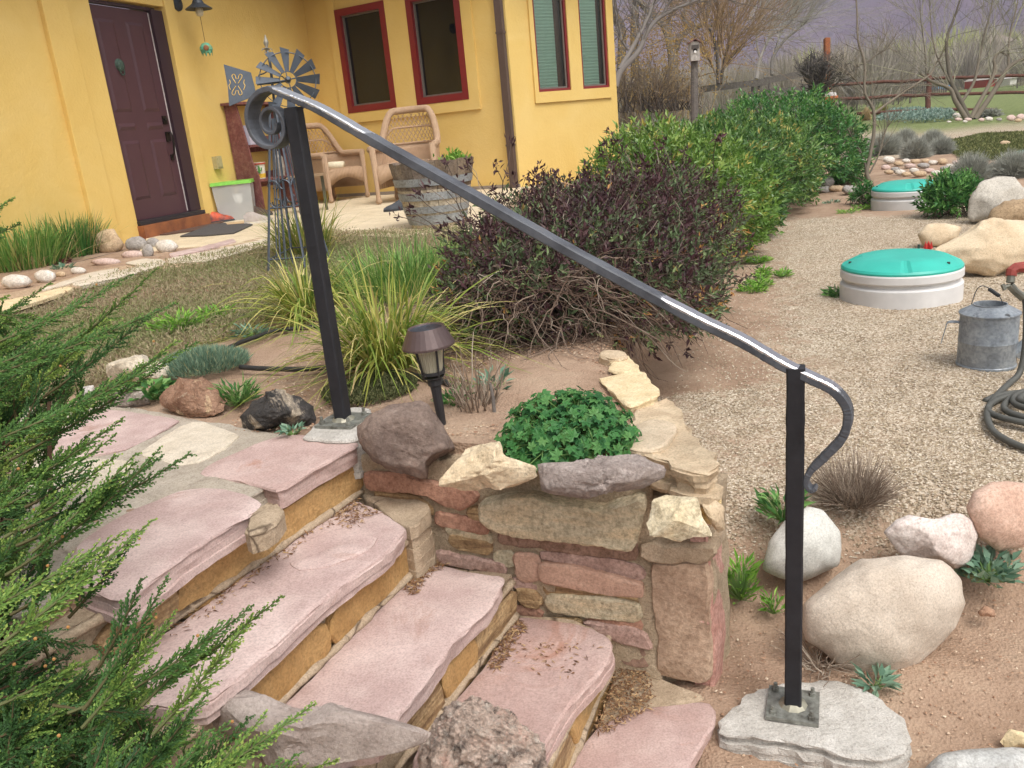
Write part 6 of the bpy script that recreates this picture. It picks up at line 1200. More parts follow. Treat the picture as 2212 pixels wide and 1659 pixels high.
def shoe(name, label, px, ang, L, c_up, c_sole):
    c = G(*px, ZP); t = thing(name, label, 'shoe', c); d = np.array([math.cos(ang), math.sin(ang), 0]); w = np.array([-d[1], d[0], 0]); ss = np.linspace(0, 1, 9); V = []; F = []
    wid = np.array([.26, .34, .33, .30, .32, .38, .38, .30, .12]) * L * .5; hgt = np.array([.24, .34, .36, .34, .27, .21, .17, .13, .06]) * L
    for i, s in enumerate(ss):
        for a in np.linspace(0, math.pi, 9): V.append(c + d * (s - .5) * L + w * math.cos(a) * wid[i] * (1 if math.sin(a) < .5 else .9) + UP * (.018 + math.sin(a) ** .8 * hgt[i]))
    F = [(i * 9 + j, i * 9 + j + 1, i * 9 + j + 10, i * 9 + j + 9) for i in range(8) for j in range(8)] + [tuple(range(9)), tuple(reversed(range(72, 81)))]; build_py('upper', np.array(V), F, c_up, t, smooth=True)
    V = []
    for z in (0.0, .022):
        for i, s in enumerate(ss): V.append(c + d * (s - .5) * L * 1.03 + w * wid[i] * 1.06 + UP * z)
        for i, s in reversed(list(enumerate(ss))): V.append(c + d * (s - .5) * L * 1.03 - w * wid[i] * 1.06 + UP * z)
    build_py('sole', np.array(V), [tuple(reversed(range(18))), tuple(range(18, 36))] + [(i, (i + 1) % 18, (i + 1) % 18 + 18, i + 18) for i in range(18)], c_sole, t); return t
DKSH = plain('charcoal_shoe', '3c3f45', .7); shoe('sport_shoe', 'black and orange sport shoe in front of the storage tub', q1([(1400, 1405)])[0], .5, .30, plain('orange_black_shoe', 'd8582e', .6, 0, .1, 9, .1, alt='2f2f31'), DKSH)
shoe('clog', 'charcoal rubber clog beside the barrel planter', s1([(1378, 1395)])[0], math.pi + .15, .27, DKSH, plain('clog_sole', '2f3237', .7))
shoe('work_boot', 'brown work boot lying beside the storage tub', q1([(1650, 1370)])[0], .9, .32, plain('brown_boot', '4f4038', .8), DKSH); shoe('sneaker', 'grey sneaker behind the windmill leg', q1([(1640, 1410)])[0], .3, .30, plain('grey_sneaker', 'a59a92', .8), plain('pale_sole', 'c9c2b8', .7))
b_ = G(*s1([(855, 1390)])[0], ZP); m = MB(); m.box(b_ + UP * .2, tx * .018, ty * .018, UP * .2); tb = thing('side_table', 'small dark metal table with a rolled paper between shelf and chair', 'table', b_); m.build('leg', plain('olive_metal', '4c4a38', .6), tb); m = MB(); m.box(b_ + UP * .41 - tx * .18, tx * .22, ty * .16, UP * .012); m.build('table_top', plain('tan_top', '8a7358', .7), tb)
flat_box('wood_strip', 'flat wooden strip lying in front of the storage tub', 'board', q1([(1430, 1418), (1570, 1405), (1580, 1418), (1440, 1428)]), ZP + .003, .015, plain('raw_wood', 'c2a57e', .8))

# ================================================================ THINGS ON THE GRAVEL
TEAL = plain('teal_plastic_lid', '33b09f', .42, 0, .14, 3, .05); WPL = plain('white_plastic_ring', 'cfcdcb', .55, 0, .1, 5, .05)
def tank(label, px, wpx, z):
    f = G(*px, z); v = unit((f * [1, 1, 0])[None])[0]; r = wpx / 2 * px_size(f) * 1.04; c = f + v * r; t = thing('tank_lid', label, 'tank cover', c, 'teal tank covers in the gravel'); h = r / .31
    m = MB(); m.lathe(c, [(r, -.05), (r, .085 * h), (r * .985, .092 * h), (r * .93, .098 * h), (r * .925, .112 * h), (r * .985, .118 * h), (r, .125 * h), (r, .16 * h), (r * .985, .168 * h), (r * .5, .168 * h)], 64); m.build('riser_ring', WPL, t, smooth=True).data.set_sharp_from_angle(angle=.5)
    k = 96; prof = [(r * .985, .168), (r * .99, .178), (r * .965, .190), (r * .74, .226), (r * .64, .234), (r * .3, .239), (.001, .240)]; V, F = lathe(c, [(a, b * h) for a, b in prof], k, close=False); V = V.reshape(len(prof), k, 3); cam_a = math.atan2(-v[1], -v[0])
    n0 = np.cross(UP, [1.0, 0, 0]); a_ = np.arctan2(V[1, :, 1] - c[1], V[1, :, 0] - c[0])
    for q in range(4):
        da_ = np.abs((a_ - cam_a - .08 - q * math.pi / 2 + math.pi) % (2 * math.pi) - math.pi); hit = da_ < .085; V[2, hit, 2] -= .004; V[3, hit] = V[2, hit] + UP * .02 + (V[3, hit] - V[2, hit]) * [.85, .85, .1]
    o = build('lid', V.reshape(-1, 3), F, TEAL, t, smooth=True); o.data.set_sharp_from_angle(angle=.35)
    for q in (1, 3, 5): a = cam_a + q; m = MB(); m.lathe(c + np.array([math.cos(a), math.sin(a), 0]) * r * .86 + UP * .203 * h, [(.009, 0), (.009, .012), (.001, .012)], 8); m.build('lid_screw', plain('dark_screw', '4a4e48', .5, .5), t)
    return t, c, r
_, lc1, lr1 = tank('teal domed tank lid on a white ring, beside the broad honey boulder', (1942, 668), 247, -.42)
tank('teal domed tank lid on a white ring, between the leafy plants by the pebble heap', (1958, 456), 143, -.42)
# red tulip behind the lid and the small valve
(ax0, ay0), = r6([(1565, 290)]); tp = D(ax0, ay0, depth(lc1) + lr1 * 1.3); tl_ = thing('tulip', 'red tulip flower behind the nearer teal lid', 'flower', [tp[0], tp[1], -.42]); m = MB(); m.tube([[tp[0], tp[1], -.43], tp], .004, 5); m.build('stem', plain('tulip_stem', '5d7f48', .6), tl_)
for i in range(6): a = i * math.pi / 3; d_ = np.array([math.cos(a), math.sin(a), 0]); s__ = np.array([-d_[1], d_[0], 0]); m = MB(); m.add([tp - UP * .03, tp + d_ * .024 - s__ * .018, tp + d_ * .02 + UP * .045, tp + d_ * .024 + s__ * .018], [np.array([[0, 1, 2], [0, 2, 3]])]); m.build('petal', plain('red_petal', 'd84a48', .5), tl_)
(ax0, ay0), = r6([(1500, 320)]); vp_ = D(ax0, ay0, depth(lc1) + lr1 * .55); m = MB(); m.lathe(vp_, [(.02, 0), (.02, .012), (.008, .014), (.008, .05), (.001, .05)], 8); tag(m.build('bolt_knob', plain('dark_screw', '4a4e48', .5, .5)), 'dark bolt standing on top of the nearer teal lid', 'bolt')
# watering can
GAL = rock('galvanised_steel', '8c939a', 'a3a9ae', 'b6bbbe', 5, 30, .15, .003, .5, stain=('7a7f84', .58), speck=.55); MATS['galvanised_steel'].node_tree.nodes['Principled BSDF'].inputs['Metallic'].default_value = .45
gc = G(2128, 805, -.42); vg = unit((gc * [1, 1, 0])[None])[0]; gpx = px_size(gc); gr = 119 / 2 * gpx; gc = gc + vg * gr; rg = np.array([vg[1], -vg[0], 0]); can = thing('watering_can', 'dented galvanised watering can with a wire bail handle', 'watering can', gc); gh = 112 * gpx * 1.04
m = MB(); m.lathe(gc, [(gr * .98, 0), (gr * 1.0, .004), (gr * 1.0, .012), (gr * .975, .015), (gr * .97, gh * .48), (gr * .985, gh * .5), (gr * .97, gh * .52), (gr * .965, gh), (gr * 1.01, gh + .003), (gr * 1.01, gh + .009), (gr * .92, gh + .016), (gr * .56, gh + .04), (gr * .56, gh + .046), (gr * .52, gh + .046), (gr * .52, gh - .05), (gr * .9, gh - .06), (gr * .9, .02), (.001, .02)], 48); m.build('body', GAL, can, smooth=True).data.set_sharp_from_angle(angle=.5)
m = MB(); a = gc - rg * gr * .98 + UP * gh * .82; V, F = bar(smoothline([a + rg * .02, a - rg * .04, a - rg * .052 - UP * .03, a - rg * .066 - UP * .10], 4), .035, .004, -rg * .8 + UP * .5); m.add(V, F); m.build('back_handle', GAL, can)
m = MB(); sp0 = gc + rg * gr * .9 + UP * gh * .25; m.tube([sp0, sp0 + rg * .10 + UP * .10, sp0 + rg * .17 + UP * .19], [.035, .02, .016], 10); m.build('spout', GAL, can)
ea, eb = gc - vg * gr * .72 - rg * gr * .1 + UP * (gh + .02), gc + rg * gr * .55 - vg * gr * .75 + UP * (gh + .012); ea = gc - rg * gr * .62 + vg * gr * .35 + UP * (gh + .028)
apex = D(*s3([(760, 545)])[0], depth(gc)); ap2 = D(*s3([(840, 600)])[0], depth(gc) - .05); m = MB(); m.tube(smoothline([ea, D(*s3([(698, 575)])[0], depth(gc) + .03), D(*s3([(725, 543)])[0], depth(gc)), apex, ap2, eb], 5), .0022, 5); m.build('bail_wire', plain('dark_wire', '3f4144', .5, .6), can)
m = MB(); m.tube([apex + (ap2 - apex) * .25, ap2], .009, 8); m.build('bail_grip', plain('black_grip', '2a2b2d', .6), can); m = MB(); m.lathe(eb, [(.012, -.004), (.012, .004)], 10, -vg); m.build('bail_ear', GAL, can)
# yard hydrant with hose
hy = G(2236, 830, -.42); hk = depth(hy); HYR = plain('faded_red_iron', 'a04a40', .6, .1, .2, 20, .3); hyd = thing('yard_hydrant', 'faded red yard hydrant with a brass hose fitting beside the watering can', 'hydrant', hy)
def H_(x, y, o=0.0): (a, b), = s3([(x, y)]); return D(a, b, hk - o)
axp = H_(1010, 560); m = MB(); m.tube([hy - UP * .05, np.array([hy[0], hy[1], axp[2]])], .017, 10); m.build('standpipe', plain('grey_pipe', '7d8082', .5, .5), hyd)
m = MB(); hx = np.array([hy[0], hy[1], 0]); zt_ = H_(980, 250)[2]; m.tube([hx + UP * axp[2], hx + UP * (zt_ - .02)], .030, 8); m.box(hx + UP * zt_, CR * .035, UP * .03, CF * .03); m.tube([H_(1000, 425), H_(940, 430), H_(915, 450), H_(912, 480)], [.024, .022, .022, .021], 8); m.build('hydrant_head', HYR, hyd)
BRS = plain('dull_brass', '85857a', .45, .6, .2, 30, .2); m = MB(); m.tube([H_(912, 480), H_(908, 520)], .016, 8); m.tube([H_(905, 535), H_(935, 570), H_(985, 610)], [.017, .016, .018], 10); m.tube([H_(905, 535), H_(870, 548)], .008, 6); m.tube([H_(860, 530), H_(875, 565)], .009, 6); m.build('hose_fitting', BRS, hyd)
HOS = plain('dark_grey_hose', '54544f', .6, 0, .12, 20, .2); hz_ = -.42; cH = G(2275, 900, hz_); pts = [H_(985, 610), H_(1000, 640), H_(1003, 800), H_(990, 960), H_(960, 1070)] + [G(*s3([p_])[0], hz_ + .02) for p_ in ((900, 1130), (810, 1220), (768, 1310), (800, 1410), (900, 1480), (1050, 1540))]
th = np.linspace(-2.2, -2.2 + 4.4 * 2 * math.pi, 120); rr = .24 - .035 * ((th + 2.2) / (2 * math.pi)) + .012 * np.sin(th * 2.3); loop = [cH + np.array([r_ * math.cos(-a) * 1.0, r_ * math.sin(-a) * .95, .015 + .010 * (i / 20) + .006 * math.sin(a * 3)]) for i, (a, r_) in enumerate(zip(th, rr))]
m = MB(); m.tube(smoothline(pts, 6), .0125, 8); hs_ = thing('garden_hose', 'dark grey garden hose coiled at the foot of the red hydrant', 'hose', cH); m.build('hose_run', HOS, hs_, smooth=True); m = MB(); m.tube(loop, .0125, 8); m.build('hose_coil', HOS, hs_, smooth=True)
# drip irrigation tubing
DRIP = plain('black_drip_tube', '2c2b2a', .6, 0, .2, 20, .1)
for nm, pts, z, r_ in (('black drip hose curving behind the blue-green tuft', s2([(170, 960), (250, 925), (350, 890), (480, 850), (600, 835), (760, 820), (900, 800), (1000, 770), (1120, 745)]), .012, .010), ('black drip hose running under the grass clump toward the path light', s2([(240, 1095), (380, 1105), (640, 1110), (900, 1095), (1150, 1110), (1400, 1150), (1600, 1190), (1650, 1215)]), .012, .010), ('short black drip hose crossing the thyme edge', s2([(150, 765), (300, 740), (420, 705), (520, 685), (640, 690)]), .012, .010), ('black drip hose along the house bed', r1([(-100, 150), (100, 130), (420, 110), (560, 80), (700, 45), (850, 20), (1000, 0)]), .06, .012), ('thin drip line crossing the dirt before the pebble heap', q3([(1450, 915), (1560, 930), (1700, 935), (1850, 940)]), -.40, .012)):
    P = smoothline([G(x, y, z) for x, y in pts], 6); V, F = tube(P, r_, 6); tag(build('drip_hose', V, F, DRIP, smooth=True), nm, 'hose')
# ================================================================ SHRUBS OF THE TERRACE EDGE
BARK = leafm('shrub_twig', [(0, '3f342d'), (.5, '5f5249'), (.85, '857769'), (1, 'a89c8e')], .9, 0)
def shrub(name, label, lobes, n, L, W, mat, seed, ntw=250, zfade=None, inner=.3, twr=.004, up=.35, sprig=9, cat='shrub', group=None, tone=None, stem=.10, zbase=None):
    """leafy sprigs over the shells of overlapping lobes, branches running out to them from the root"""
    rs = np.random.RandomState(seed); lb = [(np.array(c, float), np.array(r, float)) for c, r in lobes]; root = np.mean([c for c, r in lb], 0); zmin = min(c[2] - r[2] for c, r in lb)
    t = thing(name, label, cat, [root[0], root[1], zmin], group); ns = n // sprig; per = max(1, int(ns / len(lb))); C_, N_ = [], []
    for c, r in lb:
        d = unit(rs.randn(per * 2, 3)); d = d[d[:, 2] > -.55][:per]; bump = 1 + .16 * np.array([noise.noise(Vector((v[0] * 2.6 + c[0], v[1] * 2.6, v[2] * 2.6 + seed))) for v in d])
        k = np.where(rs.rand(len(d)) < inner, rs.uniform(.45, .9, len(d)), rs.uniform(.9, 1.06, len(d))); p = c + d * r * (k * bump)[:, None]
        keep = np.ones(len(d), bool)
        for c2, r2_ in lb:
            if c2 is not c: keep &= (((p - c2) / r2_) ** 2).sum(1) > .62
        if zfade is not None: keep &= rs.rand(len(d)) < np.clip((p[:, 2] - zfade[0]) / (zfade[1] - zfade[0]), zfade[2], 1)
        C_.append(p[keep]); N_.append(unit(d / r)[keep])
    P = np.concatenate(C_); Nv = np.concatenate(N_); ns = len(P); sd = unit(Nv + UP * up + rs.randn(ns, 3) * .45); sl = stem * rs.uniform(.5, 1.3, ns)
    f = np.linspace(.0, 1, sprig); idx = np.repeat(np.arange(ns), sprig); ff = np.tile(f, ns); nl = len(idx); B = P[idx] + sd[idx] * ((ff - .5) * sl[idx])[:, None]
    a = np.tile(np.arange(sprig) * 2.4, ns) + np.repeat(rs.rand(ns) * 6, sprig); s1_ = unit(np.cross(sd, [.3, .2, 1.0])); s2_ = np.cross(sd, s1_); rad = s1_[idx] * np.cos(a)[:, None] + s2_[idx] * np.sin(a)[:, None]
    V, F = leaves(B, rad * (1.05 - .6 * ff)[:, None] + sd[idx] * (.55 + .5 * ff)[:, None] + rs.randn(nl, 3) * .2, sd[idx] + rs.randn(nl, 3) * .5 + UP * .4, L * rs.uniform(.55, 1.2, nl), W * rs.uniform(.6, 1.2, nl), .18)
    tn = rs.rand(ns) if tone is None else np.clip(tone(P, rs), 0, 1); build('foliage', V, F, mat, t, np.repeat(np.clip(tn[idx] + rs.randn(nl) * .07 + (ff - .5) * .12, 0, 1), 4))
    pick = rs.randint(0, ns, ntw); tip = P[pick] + sd[pick] * (sl[pick] * .5)[:, None]; near = np.array([min(lb, key=lambda q: np.linalg.norm(q[0] - p_))[0] for p_ in tip]); b = near * [1, 1, 0] + rs.randn(ntw, 3) * [.12, .12, 0] + [0, 0, zmin + .02 if zbase is None else zbase]; b = np.c_[b[:, :2], np.minimum(b[:, 2], tip[:, 2])]
    u = np.linspace(0, 1, 7)[None, :, None]; mid = b + (tip - b) * [.25, .25, .75]; Q = (1 - u) ** 2 * b[:, None] + 2 * u * (1 - u) * mid[:, None] + u ** 2 * tip[:, None] + np.cumsum(rs.randn(ntw, 7, 3) * .012, 1)
    V, F = tubes(Q, twr * np.linspace(1.4, .35, 7)[None] * rs.uniform(.6, 1.4, ntw)[:, None], 4); build('branches', V, F, BARK, t, np.repeat(rs.rand(ntw), 28)); return t
PURL = leafm('purple_bronze_leaf', [(0, '3f2c31'), (.3, '55383c'), (.45, '5a4542'), (.58, '4f5a40'), (.8, '667a52'), (.95, '8c9c68'), (1, 'b98a50')], .5, .15)
PB_ = shrub('purple_bush', 'large honeysuckle bush with dark purple leaves over a tangle of bare stems', [((.24, 3.68, .10), (.50, .50, .36)), ((.60, 4.35, .06), (.56, .66, .46)), ((.95, 5.05, .02), (.50, .70, .50)), ((.30, 4.6, .12), (.55, .6, .38)), ((.72, 4.1, -.12), (.34, .45, .30)), ((.10, 3.42, .06), (.36, .32, .22)), ((.52, 3.62, .04), (.40, .40, .26))], 84000, .038, .014, PURL, 1, 500, (-.25, .22, .22), .45, .0032, .45, 9, tone=lambda P, rs: .44 + rs.randn(len(P)) * .24 - .5 * (P[:, 2] - .25), stem=.09, zbase=.0)
# long loose stems sprawling at its foot
rs = np.random.RandomState(4); n = 1300; a = rs.uniform(-2.9, .2, n); b = np.c_[rs.uniform(-.12, .95, n), rs.uniform(3.3, 4.5, n), np.zeros(n)]; b[:, 2] = rs.uniform(.0, .30, n) - .02; b[:, 0] = np.minimum(b[:, 0], np.interp(b[:, 1], BY, BX) - .02)
b[:650] = np.c_[rs.uniform(-.16, .42, 650), rs.uniform(3.12, 3.55, 650), rs.uniform(0, .26, 650)]
d = unit(np.c_[np.cos(a), np.sin(a) * .8, rs.uniform(-.5, .35, n)]); Ln = rs.uniform(.15, .42, n); u = np.linspace(0, 1, 9); P = b[:, None] + d[:, None] * (Ln[:, None] * u)[..., None]; P[:, :, 2] -= (Ln[:, None] * .55 * u[None] ** 2) * rs.uniform(.3, 1, n)[:, None]; P += np.cumsum(rs.randn(n, 9, 3) * .012, 1); P[:, :, 2] = np.maximum(P[:, :, 2], np.where(P[:, :, 0] > np.interp(P[:, :, 1], BY, BX), -.40, .004))
V, F = tubes(P, .0026 * np.linspace(1.2, .4, 9)[None] * rs.uniform(.5, 1.4, n)[:, None], 4); t = PB_; build('bare_stems', V, F, leafm('bare_stem', [(0, '4a3a30'), (.5, '5f4c40'), (.9, '7c6b5e'), (1, 'a39585')], .9, 0), t, np.repeat(rs.rand(n), 36))['kind'] = 'stuff'
# long leafy shoots reaching out of the bush
rs = np.random.RandomState(17); ns = 46; a = rs.uniform(0, 2 * np.pi, ns); b0 = np.c_[rs.uniform(-.05, 1.0, ns), rs.uniform(3.4, 5.0, ns), rs.uniform(.25, .45, ns)]; b0[:10] = np.c_[rs.uniform(-.2, -.02, 10), rs.uniform(3.5, 4.3, 10), rs.uniform(.22, .42, 10)]
d = unit(np.c_[np.cos(a) * .5 - .1, np.sin(a) * .4, rs.uniform(.5, 1.1, ns)]); d[:10, 0] -= .6; Ls = rs.uniform(.14, .34, ns); u = np.linspace(0, 1, 6); P = b0[:, None] + unit(d)[:, None] * (Ls[:, None] * u)[..., None] + np.cumsum(rs.randn(ns, 6, 3) * .008, 1)
V, F = tubes(P, np.full((ns, 6), .0018), 4); build('shoots', V, F, BARK, PB_, np.repeat(rs.rand(ns), 24))['kind'] = 'stuff'
idx = np.repeat(np.arange(ns), 11); tip = P[idx, 5] + rs.randn(len(idx), 3) * .012; V, F = leaves(tip, unit(d)[idx] * .6 + rs.randn(len(idx), 3) * .6, rs.randn(len(idx), 3), rs.uniform(.02, .045, len(idx)), rs.uniform(.009, .016, len(idx))); build('shoot_leaves', V, F, PURL, PB_, np.repeat(rs.uniform(.1, .45, len(idx)), 4))['kind'] = 'stuff'
HGR = leafm('hedge_green', [(0, '3a5a2e'), (.35, '50763a'), (.7, '628640'), (.97, '86a256'), (1, 'b8a85e')], .38, .25, .55); HYG = leafm('hedge_yellow_green', [(0, '48682e'), (.35, '66893a'), (.7, '789844'), (.97, '9cb25c'), (1, 'c0b05c')], .38, .25, .55); HDG = leafm('hedge_deep_green', [(0, '2f5a2e'), (.4, '457a3a'), (.75, '5a8f46'), (1, '86ab5c')], .38, .25, .55)
hg = 'green hedge shrubs along the gravel'
shrub('hedge_shrub', 'yellow-green leafy shrub between the bay window and the purple-leaved bush', [((1.25, 6.6, .10), (.62, .75, .58)), ((1.75, 7.2, -.02), (.55, .7, .55))], 22000, .062, .024, HYG, 2, 160, None, .3, .005, .4, 9, group=hg, stem=.14)
shrub('hedge_shrub', 'mid green leafy shrub with the lowest branches sweeping the gravel', [((2.05, 8.3, .06), (.72, .8, .58)), ((2.25, 8.1, -.12), (.45, .5, .36))], 20000, .066, .025, HGR, 3, 140, None, .3, .005, .4, 9, group=hg, stem=.14)
shrub('hedge_shrub', 'tall mid green shrub in the middle of the hedge', [((2.75, 9.7, .05), (.85, .9, .60)), ((3.2, 10.3, .02), (.7, .8, .60))], 20000, .068, .026, HGR, 4, 140, None, .3, .006, .4, 9, group=hg, stem=.15)
shrub('hedge_shrub', 'deep green shrub at the end of the hedge beside the bare sapling', [((3.9, 11.6, .18), (.95, 1.0, .74)), ((4.55, 12.3, .05), (.75, .85, .62))], 21000, .070, .027, HDG, 5, 140, None, .3, .006, .4, 9, group=hg, stem=.15)
LEAFY = leafm('peony_green', [(0, '2f5a2e'), (.5, '4a7d40'), (1, '7aa85a')], .45, .2)
def mound(name, label, px, z, wpx, hpx, n, L, W, mat, seed, **k):
    f = GL(*px); z = f[2]; s = px_size(f); r = wpx / 2 * s; v = unit((f * [1, 1, 0])[None])[0]; c = f + v * r * .8; h = hpx * s; return shrub(name, label, [((c[0], c[1], z + h * .45), (r, r, h * .58))], n, L, W, mat, seed, 40, None, .35, .004, .7, 7, 'plant', stem=L * 1.6, **k)
mound('leafy_plant', 'dark green leafy plant in front of the farther teal lid', q3([(1820, 1135)])[0], -.42, 108, 78, 2400, .07, .024, LEAFY, 6)
mound('leafy_plant', 'small green plant behind the farther teal lid', q3([(1900, 975)])[0], -.42, 46, 26, 500, .06, .02, LEAFY, 61)
mound('leafy_plant', 'low green plant at the foot of the bare sapling', q3([(1380, 1070)])[0], -.42, 44, 40, 700, .06, .02, LEAFY, 7)
mound('leafy_plant', 'flat green plant at the end of the hedge stones', q3([(1300, 960)])[0], -.42, 66, 22, 700, .06, .02, LEAFY, 8)
for i, (x, y, lb) in enumerate([(1215, 1060, 'grey-green weed in the gravel between the hedge and the farther lid'), (1300, 1110, 'lime weed patch in front of the farther lid'), (1370, 1085, 'lime weed beside the farther white ring'), (1830, 1350, 'lime weed patch in the gravel behind the rail')]):
    rosette(lb, q3([(x, y)])[0], -.42, 60, .10, .06, .018, [WEEDB, LIME, LIME, LIME][i], 90 + i, .6, .03)
# silver-grey dome bushes
SIL = leafm('silver_grey_needle', [(0, '85877e'), (.5, 'a5a69c'), (.85, 'bebeb4'), (1, 'c8bfa8')], .8, .1)
def dome(name, label, px, z, wpx, hpx, n, mat, seed, cat='shrub', group=None, wd=.006, dens=1.0):
    rs = np.random.RandomState(seed); f = GL(*px); s = px_size(f); r = wpx / 2 * s; v = unit((f * [1, 1, 0])[None])[0]; c = f + v * r * .8; h = hpx * s; t = thing(name, label, cat, c, group)
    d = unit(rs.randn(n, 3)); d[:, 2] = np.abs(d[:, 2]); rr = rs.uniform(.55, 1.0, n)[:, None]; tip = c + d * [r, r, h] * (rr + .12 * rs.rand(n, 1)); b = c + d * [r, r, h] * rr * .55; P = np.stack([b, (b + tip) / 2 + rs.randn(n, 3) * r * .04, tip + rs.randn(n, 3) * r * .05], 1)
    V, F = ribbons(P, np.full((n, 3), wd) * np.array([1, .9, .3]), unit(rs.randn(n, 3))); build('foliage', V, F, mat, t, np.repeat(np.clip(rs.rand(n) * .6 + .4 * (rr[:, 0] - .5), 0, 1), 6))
    n2 = n // 12; V, F = tubes(np.stack([np.broadcast_to(c, (n2, 3)), b[:n2]], 1), np.full((n2, 2), .004), 3); build('stems', V, F, BARK, t, np.repeat(rs.rand(n2), 6)); return t
for i, (x, y, w, h, lb) in enumerate([(1590, 770, 110, 80, 'silver-grey dome bush behind the pebble heap, beside the moss patch'), (1650, 825, 130, 90, 'silver-grey dome bush just behind the pebble heap'), (1735, 770, 110, 75, 'silver-grey dome bush between two others near the moss'), (1780, 805, 120, 75, 'silver-grey dome bush touching the moss patch'), (1480, 810, 190, 95, 'broad silver-grey bush behind the bare sapling'), (1935, 945, 185, 115, 'silver-grey dome bush beside the pale split boulder'), (2150, 930, 200, 110, 'silver-grey dome bush behind the pale split boulder')]):
    dome('silver_bush', lb, q3([(x, y)])[0], -.38, w * .56, h * .54, 5200, SIL, 200 + i, group='silver-grey dome bushes')
dome('pale_succulent', 'pale blue-green low plant behind the right silver bush', q3([(2200, 815)])[0], -.35, 50, 14, 900, leafm('pale_blue_leaf', [(0, '7d9a90'), (1, 'aec4b8')], .7, .1), 220, 'plant')
# moss patch beyond
rs = np.random.RandomState(91); Q = np.array([GL(x, y)[:2] for x, y in q3([(1810, 740), (2000, 700), (2260, 690), (2300, 800), (2100, 835), (1900, 840), (1840, 800)])]); mn, mx = Q.min(0), Q.max(0); n = 16000; P = rs.rand(n * 3, 2) * (mx - mn) + mn; P = P[in_poly(Q, P[:, 0], P[:, 1])][:n]; n = len(P); zz_ = low_z(P[:, 0], P[:, 1])
V, F = leaves(np.c_[P, zz_ + rs.rand(n) * .03], rs.randn(n, 3) * .7 + UP * .7, rs.randn(n, 3), rs.uniform(.03, .06, n), rs.uniform(.015, .03, n)); stuff(build('moss_mat', V, F, leafm('moss_mat', [(0, '4a5230'), (.6, '6d7344'), (1, '8f8f60')], .85, .1), None, np.repeat(rs.rand(n), 4), origin=(0, 0, 0)), 'olive green mat of ground cover beyond the pebble heap', 'ground cover')
for i, (x, y) in enumerate([(2115, 745), (2050, 815), (1945, 728)]): (cx, cy), = q3([(x, y)]); boulder('moss_stone', ['pale round stone lying on the moss mat', 'small white stone at the front edge of the moss mat', 'small tan stone at the back of the moss mat'][i], ell(cx, cy, [26, 10, 11][i], [13, 6, 7][i], 9, i), (cx, cy + [6, 3, 3][i], None), RIV[[2, 0, 2][i]], 'stone', seed=300 + i, sub=2)

# ================================================================ FAR GARDEN, FENCES, TREES
def bare_tree(rs, base, h, r0, levels, nch, spread, up=.25, wob=.10, lean=(0, 0), ratio=.62):
    """branching polylines: list of (points, radii)"""
    out = []
    def grow(p, d, L, r, lv):
        n = 5; pts = [p]; dd_ = d.copy()
        for _ in range(n - 1): dd_ = unit((dd_ + rs.randn(3) * wob + UP * up * .15)[None])[0]; pts.append(pts[-1] + dd_ * L / (n - 1))
        out.append((np.array(pts), np.linspace(r, r * .6, n)))
        if lv == 0: return
        for k in range(nch):
            f = rs.uniform(.35, 1.0) if k else 1.0; q = pts[min(n - 1, int(round(f * (n - 1))))]; ax_ = unit(rs.randn(3)[None])[0]; nd = unit((dd_ + ax_ * spread * rs.uniform(.5, 1.2) + UP * up * .3)[None])[0]; grow(q, nd, L * ratio * rs.uniform(.75, 1.2), r * .58, lv - 1)
    grow(np.array(base, float), unit(np.array([[lean[0], lean[1], 1.0]]))[0], h, r0, levels); return out
def tree_obj(name, label, segs, mat, base, seed=0, cat='tree', group=None, tmat=None, min_r=0.0, k=5):
    t = thing(name, label, cat, base, group); rs = np.random.RandomState(seed); big = [s for s in segs if s[1][0] > min_r]; sm = [s for s in segs if s[1][0] <= min_r]
    for nm, L_, kk, m_ in (('trunk', big, 7, tmat or mat), ('twigs', sm, 3, mat)):
        if not L_: continue
        n = max(len(s[0]) for s in L_); P = []; R = []
        for p_, r_ in L_:
            u = np.linspace(0, 1, len(p_)); v = np.linspace(0, 1, n); P.append(np.stack([np.interp(v, u, p_[:, i]) for i in range(3)], 1)); R.append(np.interp(v, u, r_))
        P, R = np.array(P), np.array(R); V, F = tubes(P, R, kk); build(nm, V, F, m_, t, np.repeat(rs.rand(len(P)), n * kk), smooth=True)
    return t
def px_limb(conv_, pts, k, w0, w1, kz=None):
    q = conv_(pts); P = np.array([D(x, y, k if kz is None else k + kz * i) for i, (x, y) in enumerate(q)]); P = smoothline(P, 4); return P, np.linspace(w0, w1, len(P))
def sprout(rs, segs, n, L, r, levels=2, nch=3, spread=.7, up=.4, frm=.3):
    """twigs off the limbs"""
    out = []
    for P, R in segs:
        for _ in range(n):
            i = rs.randint(int(len(P) * frm), len(P)); d = unit((P[min(i + 1, len(P) - 1)] - P[i - 1])[None])[0]; s = bare_tree(rs, P[i], L * rs.uniform(.5, 1.2), min(r, R[i] * .6), levels, nch, spread, up, .12, (0, 0), .65)
            a = unit((d + rs.randn(3) * .6 + UP * up)[None])[0]; M3 = np.array(Vector((0, 0, 1)).rotation_difference(Vector(a)).to_matrix()); out += [((p_ - P[i]) @ M3.T + P[i], r_) for p_, r_ in s]
    return out
GBARK = leafm('grey_bark', [(0, '5f5a56'), (.5, '78726d'), (1, '948d87')], .9, 0); DBARK = leafm('dark_bark', [(0, '3d3833'), (.6, '57504a'), (1, '736a62')], .9, 0); TBARK = leafm('tan_bark', [(0, '5f584d'), (.6, '7a7062'), (1, '968b7a')], .9, 0)
rs = np.random.RandomState(300)
